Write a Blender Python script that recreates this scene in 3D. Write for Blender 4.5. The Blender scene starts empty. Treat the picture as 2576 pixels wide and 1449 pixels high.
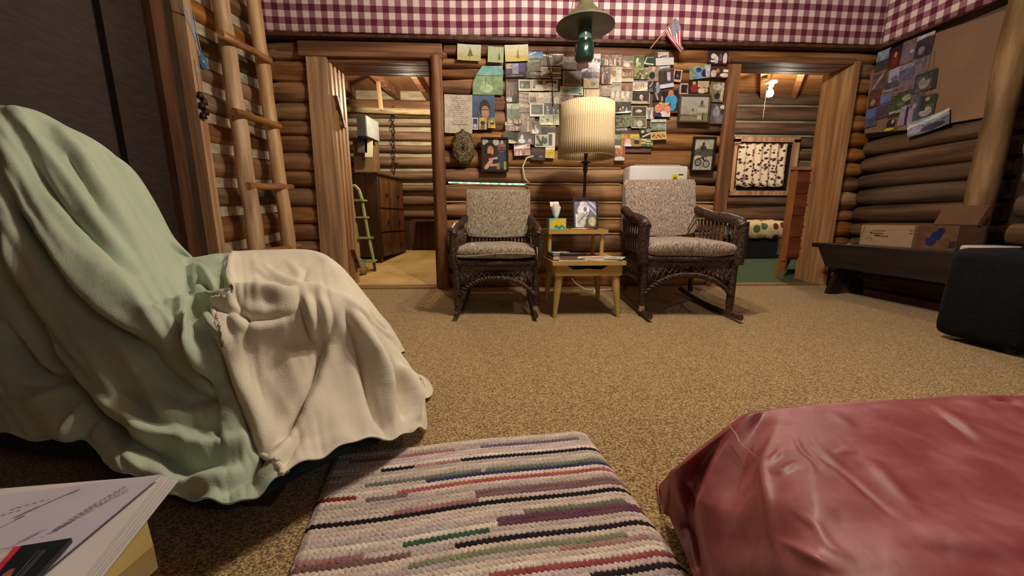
import bpy, math, random
import numpy as np
from mathutils import Vector, Matrix, noise as mnoise
random.seed(7); rng = np.random.default_rng(7)
SC = bpy.context.scene; COL = SC.collection
# ------------------------------------------------------------------ camera
W, H, F, HZ = 2576., 1449., 930., .65
PITCH = math.atan(174 / F); YAW = math.radians(2.65)
cam = bpy.data.cameras.new('camera'); camo = bpy.data.objects.new('camera', cam); COL.objects.link(camo)
cam.sensor_width = 36; cam.lens = 36 * F / W; cam.clip_start = .02
camo.location = (0, 0, HZ); camo.rotation_euler = (math.pi / 2 - PITCH, 0, -YAW); SC.camera = camo
# ------------------------------------------------------------------ look, world, lights
SC.view_settings.view_transform = 'Standard'; SC.view_settings.look = 'None'
SC.view_settings.gamma = 1; SC.view_settings.use_curve_mapping = False
SC.view_settings.exposure = 0.4
wd = bpy.data.worlds.new('world'); SC.world = wd; wd.use_nodes = True
wd.node_tree.nodes['Background'].inputs[0].default_value = (.5, .6, .7, 1)
wd.node_tree.nodes['Background'].inputs[1].default_value = .15
def lamp(name, loc, power, col, r=.05):
    l = bpy.data.lights.new(name, 'POINT'); l.energy = power; l.color = col; l.shadow_soft_size = r
    o = bpy.data.objects.new(name, l); o.location = loc; COL.objects.link(o); return o
def area(name, loc, target, power, col, sx, sy):
    l = bpy.data.lights.new(name, 'AREA'); l.shape = 'RECTANGLE'; l.size = sx; l.size_y = sy; l.energy = power; l.color = col
    o = bpy.data.objects.new(name, l); o.location = loc; COL.objects.link(o)
    o.rotation_euler = (Vector(target) - Vector(loc)).to_track_quat('-Z', 'Y').to_euler(); return o
WARM = (1, .87, .70)
lamp('ceiling_bulb', (.62, 1.75, 2.30), 62, WARM, .05)
lamp('ceiling_bulb', (1.0, 1.95, 2.32), 38, WARM, .05)
lamp('ceiling_bulb', (.80, 1.55, 2.34), 30, WARM, .05)
area('soft_fill', (1.9, -1.3, 1.75), (.6, 2.2, .6), 9, (.90, .95, 1), 2.2, 1.2)  # added soft fill light from behind the camera, no window modelled there
lamp('store_room_bulb', (-.95, 4.6, 1.95), 46, (1, .86, .64), .05)
lamp('bedroom_bulb_light', (3.30, 4.45, 2.00), 40, (1, .88, .72), .05)
# ------------------------------------------------------------------ projection helpers (pixel + a world plane -> world point)
cp, sp = math.cos(PITCH), math.sin(PITCH); cyw, syw = math.cos(YAW), math.sin(YAW)
def ray(px, py):
    a = (px - W / 2) / F; b = (H / 2 - py) / F
    y = cp + b * sp; z = -sp + b * cp
    return (a * cyw + y * syw, -a * syw + y * cyw, z)
def at(px, py, Y=None, X=None, Z=None):
    r = ray(px, py)
    t = Y / r[1] if Y is not None else X / r[0] if X is not None else (Z - HZ) / r[2]
    return Vector((r[0] * t, r[1] * t, HZ + r[2] * t))
# ------------------------------------------------------------------ materials
def lin(c):
    c = c / 255.; return c / 12.92 if c <= .04045 else ((c + .055) / 1.055) ** 2.4
def rgb(*c): return (lin(c[0]), lin(c[1]), lin(c[2]), 1)
MATS = {}
def mat(name, c1, c2=None, rough=.7, scale=(8, 8, 8), nscale=1.0, bump=0., rnd=0., metal=0., coord='Object', detail=6, spec=.4, sheen=0, c3=None, fine=0, contrast=(.35, .65)):
    if name in MATS: return MATS[name]
    m = bpy.data.materials.new(name); m.use_nodes = True; MATS[name] = m
    nt = m.node_tree; N = nt.nodes; L = nt.links; b = N['Principled BSDF']
    b.inputs['Roughness'].default_value = rough; b.inputs['Metallic'].default_value = metal
    b.inputs['Specular IOR Level'].default_value = spec
    if sheen: b.inputs['Sheen Weight'].default_value = sheen
    c2 = c2 or c1
    tc = N.new('ShaderNodeTexCoord'); mp = N.new('ShaderNodeMapping'); mp.inputs['Scale'].default_value = scale
    if rnd:
        oi = N.new('ShaderNodeObjectInfo'); mu = N.new('ShaderNodeVectorMath'); mu.operation = 'SCALE'
        cb = N.new('ShaderNodeCombineXYZ')
        for i in range(3): L.new(oi.outputs['Random'], cb.inputs[i])
        L.new(cb.outputs[0], mu.inputs[0]); mu.inputs['Scale'].default_value = 37.
        ad = N.new('ShaderNodeVectorMath'); L.new(tc.outputs[coord], ad.inputs[0]); L.new(mu.outputs[0], ad.inputs[1])
        L.new(ad.outputs[0], mp.inputs[0])
    else: L.new(tc.outputs[coord], mp.inputs[0])
    nz = N.new('ShaderNodeTexNoise'); nz.inputs['Scale'].default_value = nscale; nz.inputs['Detail'].default_value = detail
    L.new(mp.outputs[0], nz.inputs['Vector'])
    rp = N.new('ShaderNodeValToRGB'); L.new(nz.outputs['Fac'], rp.inputs[0])
    rp.color_ramp.elements[0].color = c1; rp.color_ramp.elements[1].color = c2
    rp.color_ramp.elements[0].position = contrast[0]; rp.color_ramp.elements[1].position = contrast[1]
    if c3:
        e = rp.color_ramp.elements.new((contrast[0] + contrast[1]) / 2); e.color = c3
    out = rp.outputs[0]
    if rnd:
        hs = N.new('ShaderNodeHueSaturation'); L.new(out, hs.inputs['Color'])
        mr = N.new('ShaderNodeMapRange'); L.new(oi.outputs['Random'], mr.inputs[0])
        mr.inputs[3].default_value = 1 - rnd; mr.inputs[4].default_value = 1 + rnd
        L.new(mr.outputs[0], hs.inputs['Value'])
        ms = N.new('ShaderNodeMath'); ms.operation = 'MULTIPLY'; ms.inputs[1].default_value = 7.3; L.new(oi.outputs['Random'], ms.inputs[0])
        mf = N.new('ShaderNodeMath'); mf.operation = 'FRACT'; L.new(ms.outputs[0], mf.inputs[0])
        mr2 = N.new('ShaderNodeMapRange'); L.new(mf.outputs[0], mr2.inputs[0])
        mr2.inputs[3].default_value = 1 - rnd * .8; mr2.inputs[4].default_value = 1 + rnd * .8
        L.new(mr2.outputs[0], hs.inputs['Saturation']); out = hs.outputs[0]
    L.new(out, b.inputs['Base Color'])
    if bump:
        bp = N.new('ShaderNodeBump'); bp.inputs['Strength'].default_value = min(1, bump); bp.inputs['Distance'].default_value = .01 * max(1, bump)
        if fine:
            n2 = N.new('ShaderNodeTexNoise'); n2.inputs['Scale'].default_value = fine; n2.inputs['Detail'].default_value = 3
            L.new(tc.outputs[coord], n2.inputs['Vector']); L.new(n2.outputs['Fac'], bp.inputs['Height'])
        else: L.new(nz.outputs['Fac'], bp.inputs['Height'])
        L.new(bp.outputs[0], b.inputs['Normal'])
    return m
def emat(name, c, s):
    if name in MATS: return MATS[name]
    m = bpy.data.materials.new(name); m.use_nodes = True; MATS[name] = m; b = m.node_tree.nodes['Principled BSDF']
    b.inputs['Base Color'].default_value = c; b.inputs['Emission Color'].default_value = c; b.inputs['Emission Strength'].default_value = s
    return m
def vcmat(name, rough=.6, bump=0, bscale=200, spec=.4, sheen=0, mottle=0, mscale=20, coat=0):
    if name in MATS: return MATS[name]
    m = bpy.data.materials.new(name); m.use_nodes = True; MATS[name] = m; nt = m.node_tree; N = nt.nodes; L = nt.links; b = N['Principled BSDF']
    b.inputs['Roughness'].default_value = rough; b.inputs['Specular IOR Level'].default_value = spec
    if sheen: b.inputs['Sheen Weight'].default_value = sheen
    a = N.new('ShaderNodeAttribute'); a.attribute_name = 'Col'; out = a.outputs['Color']
    if mottle:
        tc = N.new('ShaderNodeTexCoord'); nz = N.new('ShaderNodeTexNoise'); nz.inputs['Scale'].default_value = mscale; nz.inputs['Detail'].default_value = 5
        L.new(tc.outputs['Object'], nz.inputs['Vector']); mr = N.new('ShaderNodeMapRange'); L.new(nz.outputs['Fac'], mr.inputs[0])
        mr.inputs[1].default_value = .3; mr.inputs[2].default_value = .7; mr.inputs[3].default_value = 1 - mottle; mr.inputs[4].default_value = 1 + mottle
        hs = N.new('ShaderNodeHueSaturation'); L.new(out, hs.inputs['Color']); L.new(mr.outputs[0], hs.inputs['Value']); out = hs.outputs[0]
    L.new(out, b.inputs['Base Color'])
    if bump:
        tc = N.new('ShaderNodeTexCoord'); nz = N.new('ShaderNodeTexNoise'); nz.inputs['Scale'].default_value = bscale; nz.inputs['Detail'].default_value = 4
        L.new(tc.outputs['Object'], nz.inputs['Vector']); bp = N.new('ShaderNodeBump'); bp.inputs['Strength'].default_value = bump; bp.inputs['Distance'].default_value = .004
        L.new(nz.outputs['Fac'], bp.inputs['Height']); L.new(bp.outputs[0], b.inputs['Normal'])
    return m
def gingham(name, ax):
    m = bpy.data.materials.new(name); m.use_nodes = True; nt = m.node_tree; N = nt.nodes; L = nt.links; b = N['Principled BSDF']
    b.inputs['Roughness'].default_value = .9; b.inputs['Specular IOR Level'].default_value = .1
    tc = N.new('ShaderNodeTexCoord'); sx = N.new('ShaderNodeSeparateXYZ'); L.new(tc.outputs['UV'], sx.inputs[0])
    outs = []
    for i in (0, 1):
        mu = N.new('ShaderNodeMath'); mu.operation = 'MULTIPLY'; mu.inputs[1].default_value = 1 / .0980; L.new(sx.outputs[i], mu.inputs[0])
        fr = N.new('ShaderNodeMath'); fr.operation = 'FRACT'; L.new(mu.outputs[0], fr.inputs[0])
        gt = N.new('ShaderNodeMath'); gt.operation = 'GREATER_THAN'; gt.inputs[1].default_value = .5; L.new(fr.outputs[0], gt.inputs[0]); outs.append(gt)
    ad = N.new('ShaderNodeMath'); L.new(outs[0].outputs[0], ad.inputs[0]); L.new(outs[1].outputs[0], ad.inputs[1])
    hf = N.new('ShaderNodeMath'); hf.operation = 'MULTIPLY'; hf.inputs[1].default_value = .5; L.new(ad.outputs[0], hf.inputs[0])
    rp = N.new('ShaderNodeValToRGB'); rp.color_ramp.interpolation = 'CONSTANT'; L.new(hf.outputs[0], rp.inputs[0])
    rp.color_ramp.elements[0].color = rgb(218, 200, 198); rp.color_ramp.elements[1].color = rgb(92, 42, 56); rp.color_ramp.elements[1].position = .9
    e = rp.color_ramp.elements.new(.3); e.color = rgb(150, 106, 116)
    nz = N.new('ShaderNodeTexNoise'); nz.inputs['Scale'].default_value = 180; L.new(tc.outputs['Object'], nz.inputs['Vector'])
    mr = N.new('ShaderNodeMapRange'); L.new(nz.outputs['Fac'], mr.inputs[0]); mr.inputs[3].default_value = .7; mr.inputs[4].default_value = 1.3
    hs = N.new('ShaderNodeHueSaturation'); L.new(rp.outputs[0], hs.inputs['Color']); L.new(mr.outputs[0], hs.inputs['Value'])
    L.new(hs.outputs[0], b.inputs['Base Color']); return m
LG = dict(rough=.62, bump=1, rnd=.22, detail=7, nscale=1., contrast=(.28, .72), spec=.3)
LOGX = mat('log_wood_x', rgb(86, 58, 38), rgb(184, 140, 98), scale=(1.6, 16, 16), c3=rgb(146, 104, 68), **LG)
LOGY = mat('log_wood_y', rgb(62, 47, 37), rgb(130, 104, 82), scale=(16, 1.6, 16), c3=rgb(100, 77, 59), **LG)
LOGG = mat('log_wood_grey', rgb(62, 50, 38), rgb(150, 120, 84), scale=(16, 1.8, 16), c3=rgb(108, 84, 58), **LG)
LOGO = mat('log_wood_orange', rgb(84, 58, 38), rgb(164, 122, 84), scale=(16, 1.8, 16), c3=rgb(130, 92, 60), **LG)
LOGR1 = mat('log_wood_chinked', rgb(80, 58, 38), rgb(148, 112, 76), scale=(1.6, 16, 16), c3=rgb(116, 84, 56), **LG)
LOGR2 = mat('log_wood_dull', rgb(70, 54, 42), rgb(132, 104, 80), scale=(1.6, 16, 16), c3=rgb(104, 80, 60), **LG)
PINEZ = mat('pine_upright', rgb(148, 112, 78), rgb(198, 160, 120), rough=.55, scale=(22, 22, 1.2), nscale=1, bump=.3, rnd=.1, c3=rgb(176, 136, 96))
PINEZL = mat('pine_pole', rgb(156, 120, 84), rgb(212, 178, 134), rough=.5, scale=(20, 20, 2), nscale=1, bump=.5, rnd=.1, c3=rgb(188, 152, 110))
PINEY = mat('pine_rung', rgb(120, 78, 40), rgb(186, 134, 80), rough=.5, scale=(20, 2, 20), nscale=1, bump=.5, rnd=.1)
BROWNZ = mat('brown_upright', rgb(100, 70, 46), rgb(158, 118, 82), rough=.6, scale=(20, 20, 1.2), nscale=1, bump=.5, c3=rgb(124, 80, 48))
BROWNX = mat('brown_beam', rgb(90, 62, 46), rgb(146, 106, 80), rough=.6, scale=(1.2, 20, 20), nscale=1, bump=.6, c3=rgb(112, 72, 46))
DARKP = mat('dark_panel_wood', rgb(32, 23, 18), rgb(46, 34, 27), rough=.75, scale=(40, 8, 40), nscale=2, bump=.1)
DARKT = mat('dark_trim_wood', rgb(60, 36, 24), rgb(92, 58, 38), rough=.6, scale=(20, 20, 1.5), nscale=1, bump=.3)
DARKB = mat('dark_backing', rgb(40, 26, 17), rgb(56, 38, 24), rough=.9)
CHINK = mat('mortar_chinking', rgb(150, 138, 118), rgb(196, 186, 164), rough=.9, scale=(14, 14, 14), nscale=1, bump=.6, c3=rgb(178, 166, 144))
CHINK2 = mat('wood_strip_chinking', rgb(150, 128, 92), rgb(196, 176, 134), rough=.9, scale=(6, 30, 30), nscale=1, bump=.4)
CHINK3 = mat('dull_chinking', rgb(156, 144, 116), rgb(190, 176, 146), rough=.9, scale=(6, 30, 30), nscale=1, bump=.4)
# ------------------------------------------------------------------ mesh builder
class MB:
    def __init__(s): s.v = []; s.f = []; s.c = None; s.uv = None
    def add(s, vs, fs):
        n = len(s.v); s.v += [tuple(v) for v in vs]; s.f += [tuple(i + n for i in f) for f in fs]; return s
    def box(s, x0, x1, y0, y1, z0, z1, b=0.0):
        if b <= 0:
            vs = [(x, y, z) for z in (z0, z1) for y in (y0, y1) for x in (x0, x1)]
            return s.add(vs, [(0, 2, 3, 1), (4, 5, 7, 6), (0, 1, 5, 4), (2, 6, 7, 3), (0, 4, 6, 2), (1, 3, 7, 5)])
        bm = bmesh_box(x0, x1, y0, y1, z0, z1, b); return s.add(*bm)
    def obox(s, c, ux, uy, uz):   # oriented box: centre and half vectors
        c, ux, uy, uz = map(Vector, (c, ux, uy, uz))
        vs = [c + ux * i + uy * j + uz * k for k in (-1, 1) for j in (-1, 1) for i in (-1, 1)]
        return s.add(vs, [(0, 2, 3, 1), (4, 5, 7, 6), (0, 1, 5, 4), (2, 6, 7, 3), (0, 4, 6, 2), (1, 3, 7, 5)])
    def hull(s, bot, top):        # prism between two equal loops
        n = len(bot); vs = list(bot) + list(top)
        return s.add(vs, [tuple(range(n))[::-1], tuple(range(n, 2 * n))] + [(i, (i + 1) % n, n + (i + 1) % n, n + i) for i in range(n)])
    def tube(s, path, r, seg=10, cap=True, flat=1.0, up=None):
        P = [Vector(p) for p in path]; n = len(P); R = r if hasattr(r, '__len__') else [r] * n
        vs = []; fs = []; prev = None
        for i in range(n):
            t = (P[min(i + 1, n - 1)] - P[max(i - 1, 0)]).normalized()
            if prev is None:
                a = Vector(up) if up else (Vector((0, 0, 1)) if abs(t.z) < .9 else Vector((1, 0, 0)))
            else: a = prev
            a = (a - t * a.dot(t)).normalized(); bb = t.cross(a); prev = a
            for k in range(seg):
                th = 2 * math.pi * k / seg; vs.append(P[i] + (a * math.cos(th) + bb * math.sin(th) * flat) * R[i])
        for i in range(n - 1):
            for k in range(seg):
                k2 = (k + 1) % seg; fs.append((i * seg + k, i * seg + k2, (i + 1) * seg + k2, (i + 1) * seg + k))
        if cap: fs += [tuple(range(seg))[::-1], tuple(range((n - 1) * seg, n * seg))]
        return s.add(vs, fs)
    def lathe(s, prof, c=(0, 0, 0), seg=24, cap=True):
        return s.tube([(c[0], c[1], c[2] + z) for r, z in prof], [r for r, z in prof], seg, cap, up=(1, 0, 0)) if False else s._lathe(prof, c, seg)
    def _lathe(s, prof, c, seg):
        vs = []; fs = []; n = len(prof)
        for r, z in prof:
            for k in range(seg):
                th = 2 * math.pi * k / seg; vs.append((c[0] + r * math.cos(th), c[1] + r * math.sin(th), c[2] + z))
        for i in range(n - 1):
            for k in range(seg):
                k2 = (k + 1) % seg; fs.append((i * seg + k, i * seg + k2, (i + 1) * seg + k2, (i + 1) * seg + k))
        if prof[0][0] > 1e-4: fs.append(tuple(range(seg))[::-1])
        if prof[-1][0] > 1e-4: fs.append(tuple(range((n - 1) * seg, n * seg)))
        return s.add(vs, fs)
    def grid(s, pts):             # pts[i][j]
        n = len(pts); m = len(pts[0])
        return s.add([p for row in pts for p in row], [(i * m + j, i * m + j + 1, (i + 1) * m + j + 1, (i + 1) * m + j) for i in range(n - 1) for j in range(m - 1)])
    def build(s, name, m, parent=None, smooth=False, base=None):
        me = bpy.data.meshes.new(name)
        V = np.array(s.v, dtype=float)
        if parent is not None: o0 = Vector(parent.get('_o', (0, 0, 0)))
        elif base is not None: o0 = Vector(base)
        else: o0 = Vector(((V[:, 0].min() + V[:, 0].max()) / 2, (V[:, 1].min() + V[:, 1].max()) / 2, V[:, 2].min()))
        V = V - np.array(o0)
        me.from_pydata(V.tolist(), [], s.f); me.update()
        if smooth:
            me.polygons.foreach_set('use_smooth', [True] * len(me.polygons))
            if smooth != True: me.set_sharp_from_angle(angle=math.radians(smooth))
        if s.c is not None:
            a = me.color_attributes.new('Col', 'FLOAT_COLOR', 'POINT'); c = np.ones((len(s.v), 4)); c[:, :3] = np.asarray(s.c)[:, :3]; a.data.foreach_set('color', c.ravel())
        if s.uv is not None:
            ul = me.uv_layers.new(name='UVMap'); idx = np.zeros(len(me.loops), dtype=int); me.loops.foreach_get('vertex_index', idx)
            ul.data.foreach_set('uv', np.asarray(s.uv)[idx].ravel())
        if m is not None: me.materials.append(m)
        o = bpy.data.objects.new(name, me); COL.objects.link(o)
        if parent is not None: o.parent = parent; o['_o'] = tuple(o0)
        else: o.location = o0; o['_o'] = tuple(o0)
        return o
def bmesh_box(x0, x1, y0, y1, z0, z1, b):
    import bmesh
    bm = bmesh.new(); bmesh.ops.create_cube(bm, size=1)
    for v in bm.verts: v.co = Vector(((x0 + x1) / 2 + v.co.x * (x1 - x0), (y0 + y1) / 2 + v.co.y * (y1 - y0), (z0 + z1) / 2 + v.co.z * (z1 - z0)))
    bmesh.ops.bevel(bm, geom=list(bm.edges) + list(bm.verts), offset=b, segments=3, affect='EDGES', profile=.5)
    bm.verts.ensure_lookup_table(); r = ([tuple(v.co) for v in bm.verts], [tuple(v.index for v in f.verts) for f in bm.faces]); bm.free(); return r
def B(*a): return MB().box(*a)
def tag(o, label=None, cat=None, group=None, kind=None):
    if label: o['label'] = label
    if cat: o['category'] = cat
    if group: o['group'] = group
    if kind: o['kind'] = kind
    return o
def empty(name, loc, label, cat, group=None, rz=0):
    o = bpy.data.objects.new(name, None); COL.objects.link(o); o.location = loc; o.rotation_euler = (0, 0, rz); o.empty_display_size = .05
    o['_o'] = tuple(loc) if not rz else (0, 0, 0); return tag(o, label, cat, group)
def struct(mb, name, m, parent=None, **k):
    o = mb.build(name, m, parent, **k)
    if parent is None: o['kind'] = 'structure'
    return o
def log(parent, m, axis, a0, a1, d0, zb0, zt0, zb1=None, zt1=None, depth=.075, name='log', n=9, seg=14, rag=.5):
    """one log along x or y from a0 to a1; front face at d0 bulging; bottom/top heights at each end"""
    zb1 = zb0 if zb1 is None else zb1; zt1 = zt0 if zt1 is None else zt1
    pts = []; off = random.random() * 50
    for i in range(n + 1):
        t = i / n; a = a0 + (a1 - a0) * t; zb = zb0 + (zb1 - zb0) * t; zt = zt0 + (zt1 - zt0) * t
        zc = (zb + zt) / 2; rz = (zt - zb) / 2 * 1.01
        w = 1 + .05 * rag * (mnoise.noise(Vector((a * 2.2 + off, off, 0))))
        dz = .006 * rag * mnoise.noise(Vector((a * 1.7 + off, 3, off)))
        e = .80 if i in (0, n) else 1
        ring = []
        for k in range(seg):
            th = 2 * math.pi * k / seg
            c, s_ = math.cos(th), math.sin(th)
            c = math.copysign(abs(c) ** .75, c)
            q = w * e * (1 + .02 * rag * mnoise.noise(Vector((a * 3 + off, k * .9, off))))
            ring.append((c * depth * q, zc + dz + s_ * rz * (q if e == 1 else e)))
        sgn = 1
        for dd, z in ring:
            pts.append((a, d0 + depth - dd, z) if axis == 'x' else (d0 - depth + dd, a, z) if axis == 'yl' else (d0 + depth - dd, a, z))
    fs = []
    for i in range(n):
        for k in range(seg): k2 = (k + 1) % seg; fs.append((i * seg + k, i * seg + k2, (i + 1) * seg + k2, (i + 1) * seg + k))
    fs += [tuple(range(seg))[::-1], tuple(range(n * seg, (n + 1) * seg))]
    return MB().add(pts, fs).build(name, m, parent, smooth=60)
# ------------------------------------------------------------------ structure: floor, ceiling, hidden walls
CARPET = mat('brown_speckled_carpet', rgb(96, 74, 44), rgb(200, 174, 128), rough=.97, scale=(1, 1.25, 1), nscale=210, bump=.6, detail=2, spec=.05, c3=rgb(156, 128, 84), contrast=(.36, .62), sheen=.2)
fl = struct(B(-1.95, 3.55, -1.4, 3.62, -.05, 0), 'floor', CARPET)
WALLP = mat('plain_board_wall', rgb(96, 66, 42), rgb(132, 94, 60), rough=.7, scale=(2, 2, 14), nscale=1)
struct(B(-2.1, 3.7, -1.45, 3.6, 2.90, 2.96), 'ceiling', WALLP)
struct(B(-2.1, 3.7, -1.45, -1.38, 0, 2.9), 'wall_front', WALLP)
XL, XR, D = -1.93, 3.47, 3.5
zat = lambda px, py, Y=D: at(px, py, Y=Y).z
# back wall: dark backing added to block light + three runs of logs
wb = MB(); wb.box(-2.1, -1.45, D + .10, D + .24, 0, 2.9); wb.box(-.49, 2.13, D + .10, D + .24, 0, 2.9); wb.box(3.27, 3.75, D + .10, D + .24, 0, 2.9)
wb.box(-1.45, -.49, D + .10, D + .24, 2.06, 2.9); wb.box(2.13, 3.28, D + .10, D + .24, 2.06, 2.9)
wall_back = struct(wb, 'wall_back', DARKB)
def rows(parent, m, axis, a0, a1, d0, px, ys, **k):
    zs = [zat(px, y) for y in ys]
    for i in range(len(zs) - 1): log(parent, m, axis, a0, a1, d0, zs[i + 1], zs[i], **k)
rows(wall_back, LOGX, 'x', XL - .02, -1.50, D, 740, [104, 146, 200, 254, 300, 338, 382, 428, 471, 519, 563, 606, 645, 688, 727], n=4)
rows(wall_back, LOGX, 'x', -.48, 2.12, D, 1300, [143, 170, 196, 237, 276, 328, 373, 421, 460, 508, 550, 588, 635, 684, 728])
rows(wall_back, LOGX, 'x', 3.27, 3.52, D, 2160, [155, 193, 233, 286, 329, 370, 407, 444, 481, 528, 556, 596, 640, 684, 722], n=3)
log(wall_back, BROWNX, 'x', XL, -.40, D - .01, 2.005, 2.12, depth=.08)       # header logs above the doors
log(wall_back, BROWNX, 'x', -.42, 1.52, D - .03, 2.035, 2.125, depth=.08)
log(wall_back, LOGX, 'x', 1.50, 3.46, D - .01, 2.02, 2.14, depth=.08)
# pale strips pressed between some logs, and the daylight gap
st = MB()
for py, x0, x1 in ((421, -.1, 1.17), (462, .15, 1.17), (508, -.45, 2.1), (550, .1, 2.1), (588, -.45, 2.1)):
    z = zat(1300, py); st.tube([(x0 + (x1 - x0) * i / 8, D + .018, z + .002 * math.sin(i * 2)) for i in range(9)], .007, 6)
s_ = st.build('chinking_strip', CHINK2, wall_back); s_['kind'] = 'stuff'
g = MB(); za, zb_ = at(1127, 459, Y=D - .005), at(1322, 464, Y=D - .005)
vs = []
for i in range(21):
    p = za.lerp(zb_, i / 20); h = .005 + .003 * math.sin(i * 1.7) ** 2; vs += [p + Vector((0, 0, -h)), p + Vector((0, 0, h))]
g.add(vs, [(2 * i, 2 * i + 2, 2 * i + 3, 2 * i + 1) for i in range(20)])
gm = mat('daylight_in_gap', rgb(90, 200, 170), rgb(215, 235, 215), scale=(30, 1, 1), nscale=1, contrast=(.4, .6))
b_ = gm.node_tree.nodes['Principled BSDF']; gm.node_tree.links.new(gm.node_tree.nodes['Color Ramp'].outputs[0], b_.inputs['Emission Color']); b_.inputs['Emission Strength'].default_value = .8
g.build('daylight_gap', gm, wall_back)['label'] = 'bright turquoise slit of daylight between two logs'
# dark trim under the gingham
struct(B(XL, XR - .02, D - .09, D - .02, 2.115, 2.15), 'trim_1', DARKT)
struct(MB().obox(((XR - .05), 3.02, 2.12), (.03, 0, 0), (0, .42, .015), (0, 0, .016)), 'trim_2', DARKT)
# ------------------------------------------------------------------ left wall
wl = MB(); wl.box(XL - .17, XL - .09, 2.5, D + .1, 0, 2.9); wl.box(XL - .17, XL - .09, -1.4, 2.5, 0, 2.9)
wall_left = struct(wl, 'wall_left', DARKB)
BL = [((585, 38), (618, 72)), ((488, 66), (536, 98)), ((469, 140), (638, 208)), ((483, 208), (647, 275)), ((498, 290), (662, 338)), ((507, 370), (676, 391)), ((522, 459), (680, 463)), ((536, 534), (686, 524)), ((551, 628), (691, 597))]
lines = []
for (a, b) in BL:
    P, Q = at(*a, X=XL + .0), at(*b, X=XL + .0); sl = (Q.z - P.z) / (Q.y - P.y); lines.append((P.z + sl * (2.60 - P.y), P.z + sl * (3.5 - P.y)))
lines = lines[2:]
s0 = lines[0]; lines = [(s0[0] + .20 * k, s0[1] + .195 * k) for k in (4, 3, 2, 1)] + lines
while lines[-1][0] > .1: l = lines[-1]; lines.append((l[0] - .19, l[1] - .19))
kinds = [LOGO, LOGG, LOGO, LOGG, LOGO, LOGG, LOGO, LOGO, LOGG, LOGO, LOGG, LOGG, LOGO, LOGG]
for i in range(len(lines) - 1):
    (t0, t1), (b0, b1) = lines[i], lines[i + 1]
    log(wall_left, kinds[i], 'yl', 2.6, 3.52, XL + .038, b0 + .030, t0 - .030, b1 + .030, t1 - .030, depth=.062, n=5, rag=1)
for i, (t0, t1) in enumerate(lines):
    MB().add([(XL - x, y, (t0 if y < 3 else t1) + dz) for y in (2.58, 3.52) for x, dz in ((.09, -.05), (-.008, -.034), (-.008, .034), (.09, .05))], [(0, 1, 5, 4), (1, 2, 6, 5), (2, 3, 7, 6), (3, 0, 4, 7), (3, 2, 1, 0), (4, 5, 6, 7)]).build('chinking', CHINK, wall_left)
struct(B(XL - .06, XL + .10, 2.545, 2.61, 0, 2.9), 'trim_3', PINEZ)
struct(B(XL - .08, XL + .03, 2.46, 2.545, 0, 2.9), 'trim_4', DARKB)
struct(MB().hull([(XL - .05, 2.37, 0), (XL + .05, 2.37, 0), (XL + .05, 2.46, 0), (XL - .05, 2.46, 0)], [(XL - .05, 2.37, 2.9), (XL + .05, 2.37, 2.9), (XL + .05, 2.46, 2.9), (XL - .05, 2.46, 2.9)]), 'trim_5', DARKT)
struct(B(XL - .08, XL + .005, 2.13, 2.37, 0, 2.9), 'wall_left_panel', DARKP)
struct(B(XL - .08, XL - .03, 2.085, 2.13, 0, 2.9), 'gap_strip', mat('black_gap', rgb(20, 14, 12)))  # black strip in the gap between panels, its shade put into the colour
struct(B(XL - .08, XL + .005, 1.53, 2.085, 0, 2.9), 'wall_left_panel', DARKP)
struct(B(XL - .08, XL + .04, 1.44, 1.53, .9, 2.9), 'trim_7', mat('ochre_board', rgb(120, 84, 36), rgb(150, 108, 52), scale=(20, 20, 2)))
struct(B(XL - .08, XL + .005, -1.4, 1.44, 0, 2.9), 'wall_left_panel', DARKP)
# ------------------------------------------------------------------ right wall
wall_right = struct(B(XR + .09, XR + .2, -1.4, 3.7, 0, 2.9), 'wall_right', DARKB)
ys = [60, 104, 148, 192, 236, 282, 326, 373, 422, 463, 512, 560, 602, 648, 700]
zz = [at(2300, y, X=XR).z for y in ys]; zz = [z for z in zz]; zz[-1] = max(zz[-1], .1)
zz.append(0)
for i in range(len(zz) - 1):
    if zz[i] - zz[i + 1] < .03: continue
    j = random.uniform(-.01, .01)
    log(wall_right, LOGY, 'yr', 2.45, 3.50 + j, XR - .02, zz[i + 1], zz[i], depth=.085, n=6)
zr = [2.3, 2.05, 1.85, 1.64, 1.42, 1.21, 1.02, .83, .64, .46, .28, .12, 0]
for i in range(len(zr) - 1):
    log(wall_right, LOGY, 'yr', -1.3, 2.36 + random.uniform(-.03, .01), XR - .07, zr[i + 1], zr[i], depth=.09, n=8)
pt = MB().tube([(XR - .12, 2.47, z) for z in np.linspace(0, 2.9, 14)], [.072 + .005 * math.sin(i * 1.9) for i in range(14)], 14)
tag(pt.build('log_post', mat('post_bark_wood', rgb(92, 68, 42), rgb(150, 120, 82), scale=(12, 12, 2), nscale=1, bump=.6, c3=rgb(120, 92, 58)), None, smooth=60), 'upright round log post on the right wall beside the bare cardboard', 'post')
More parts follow.
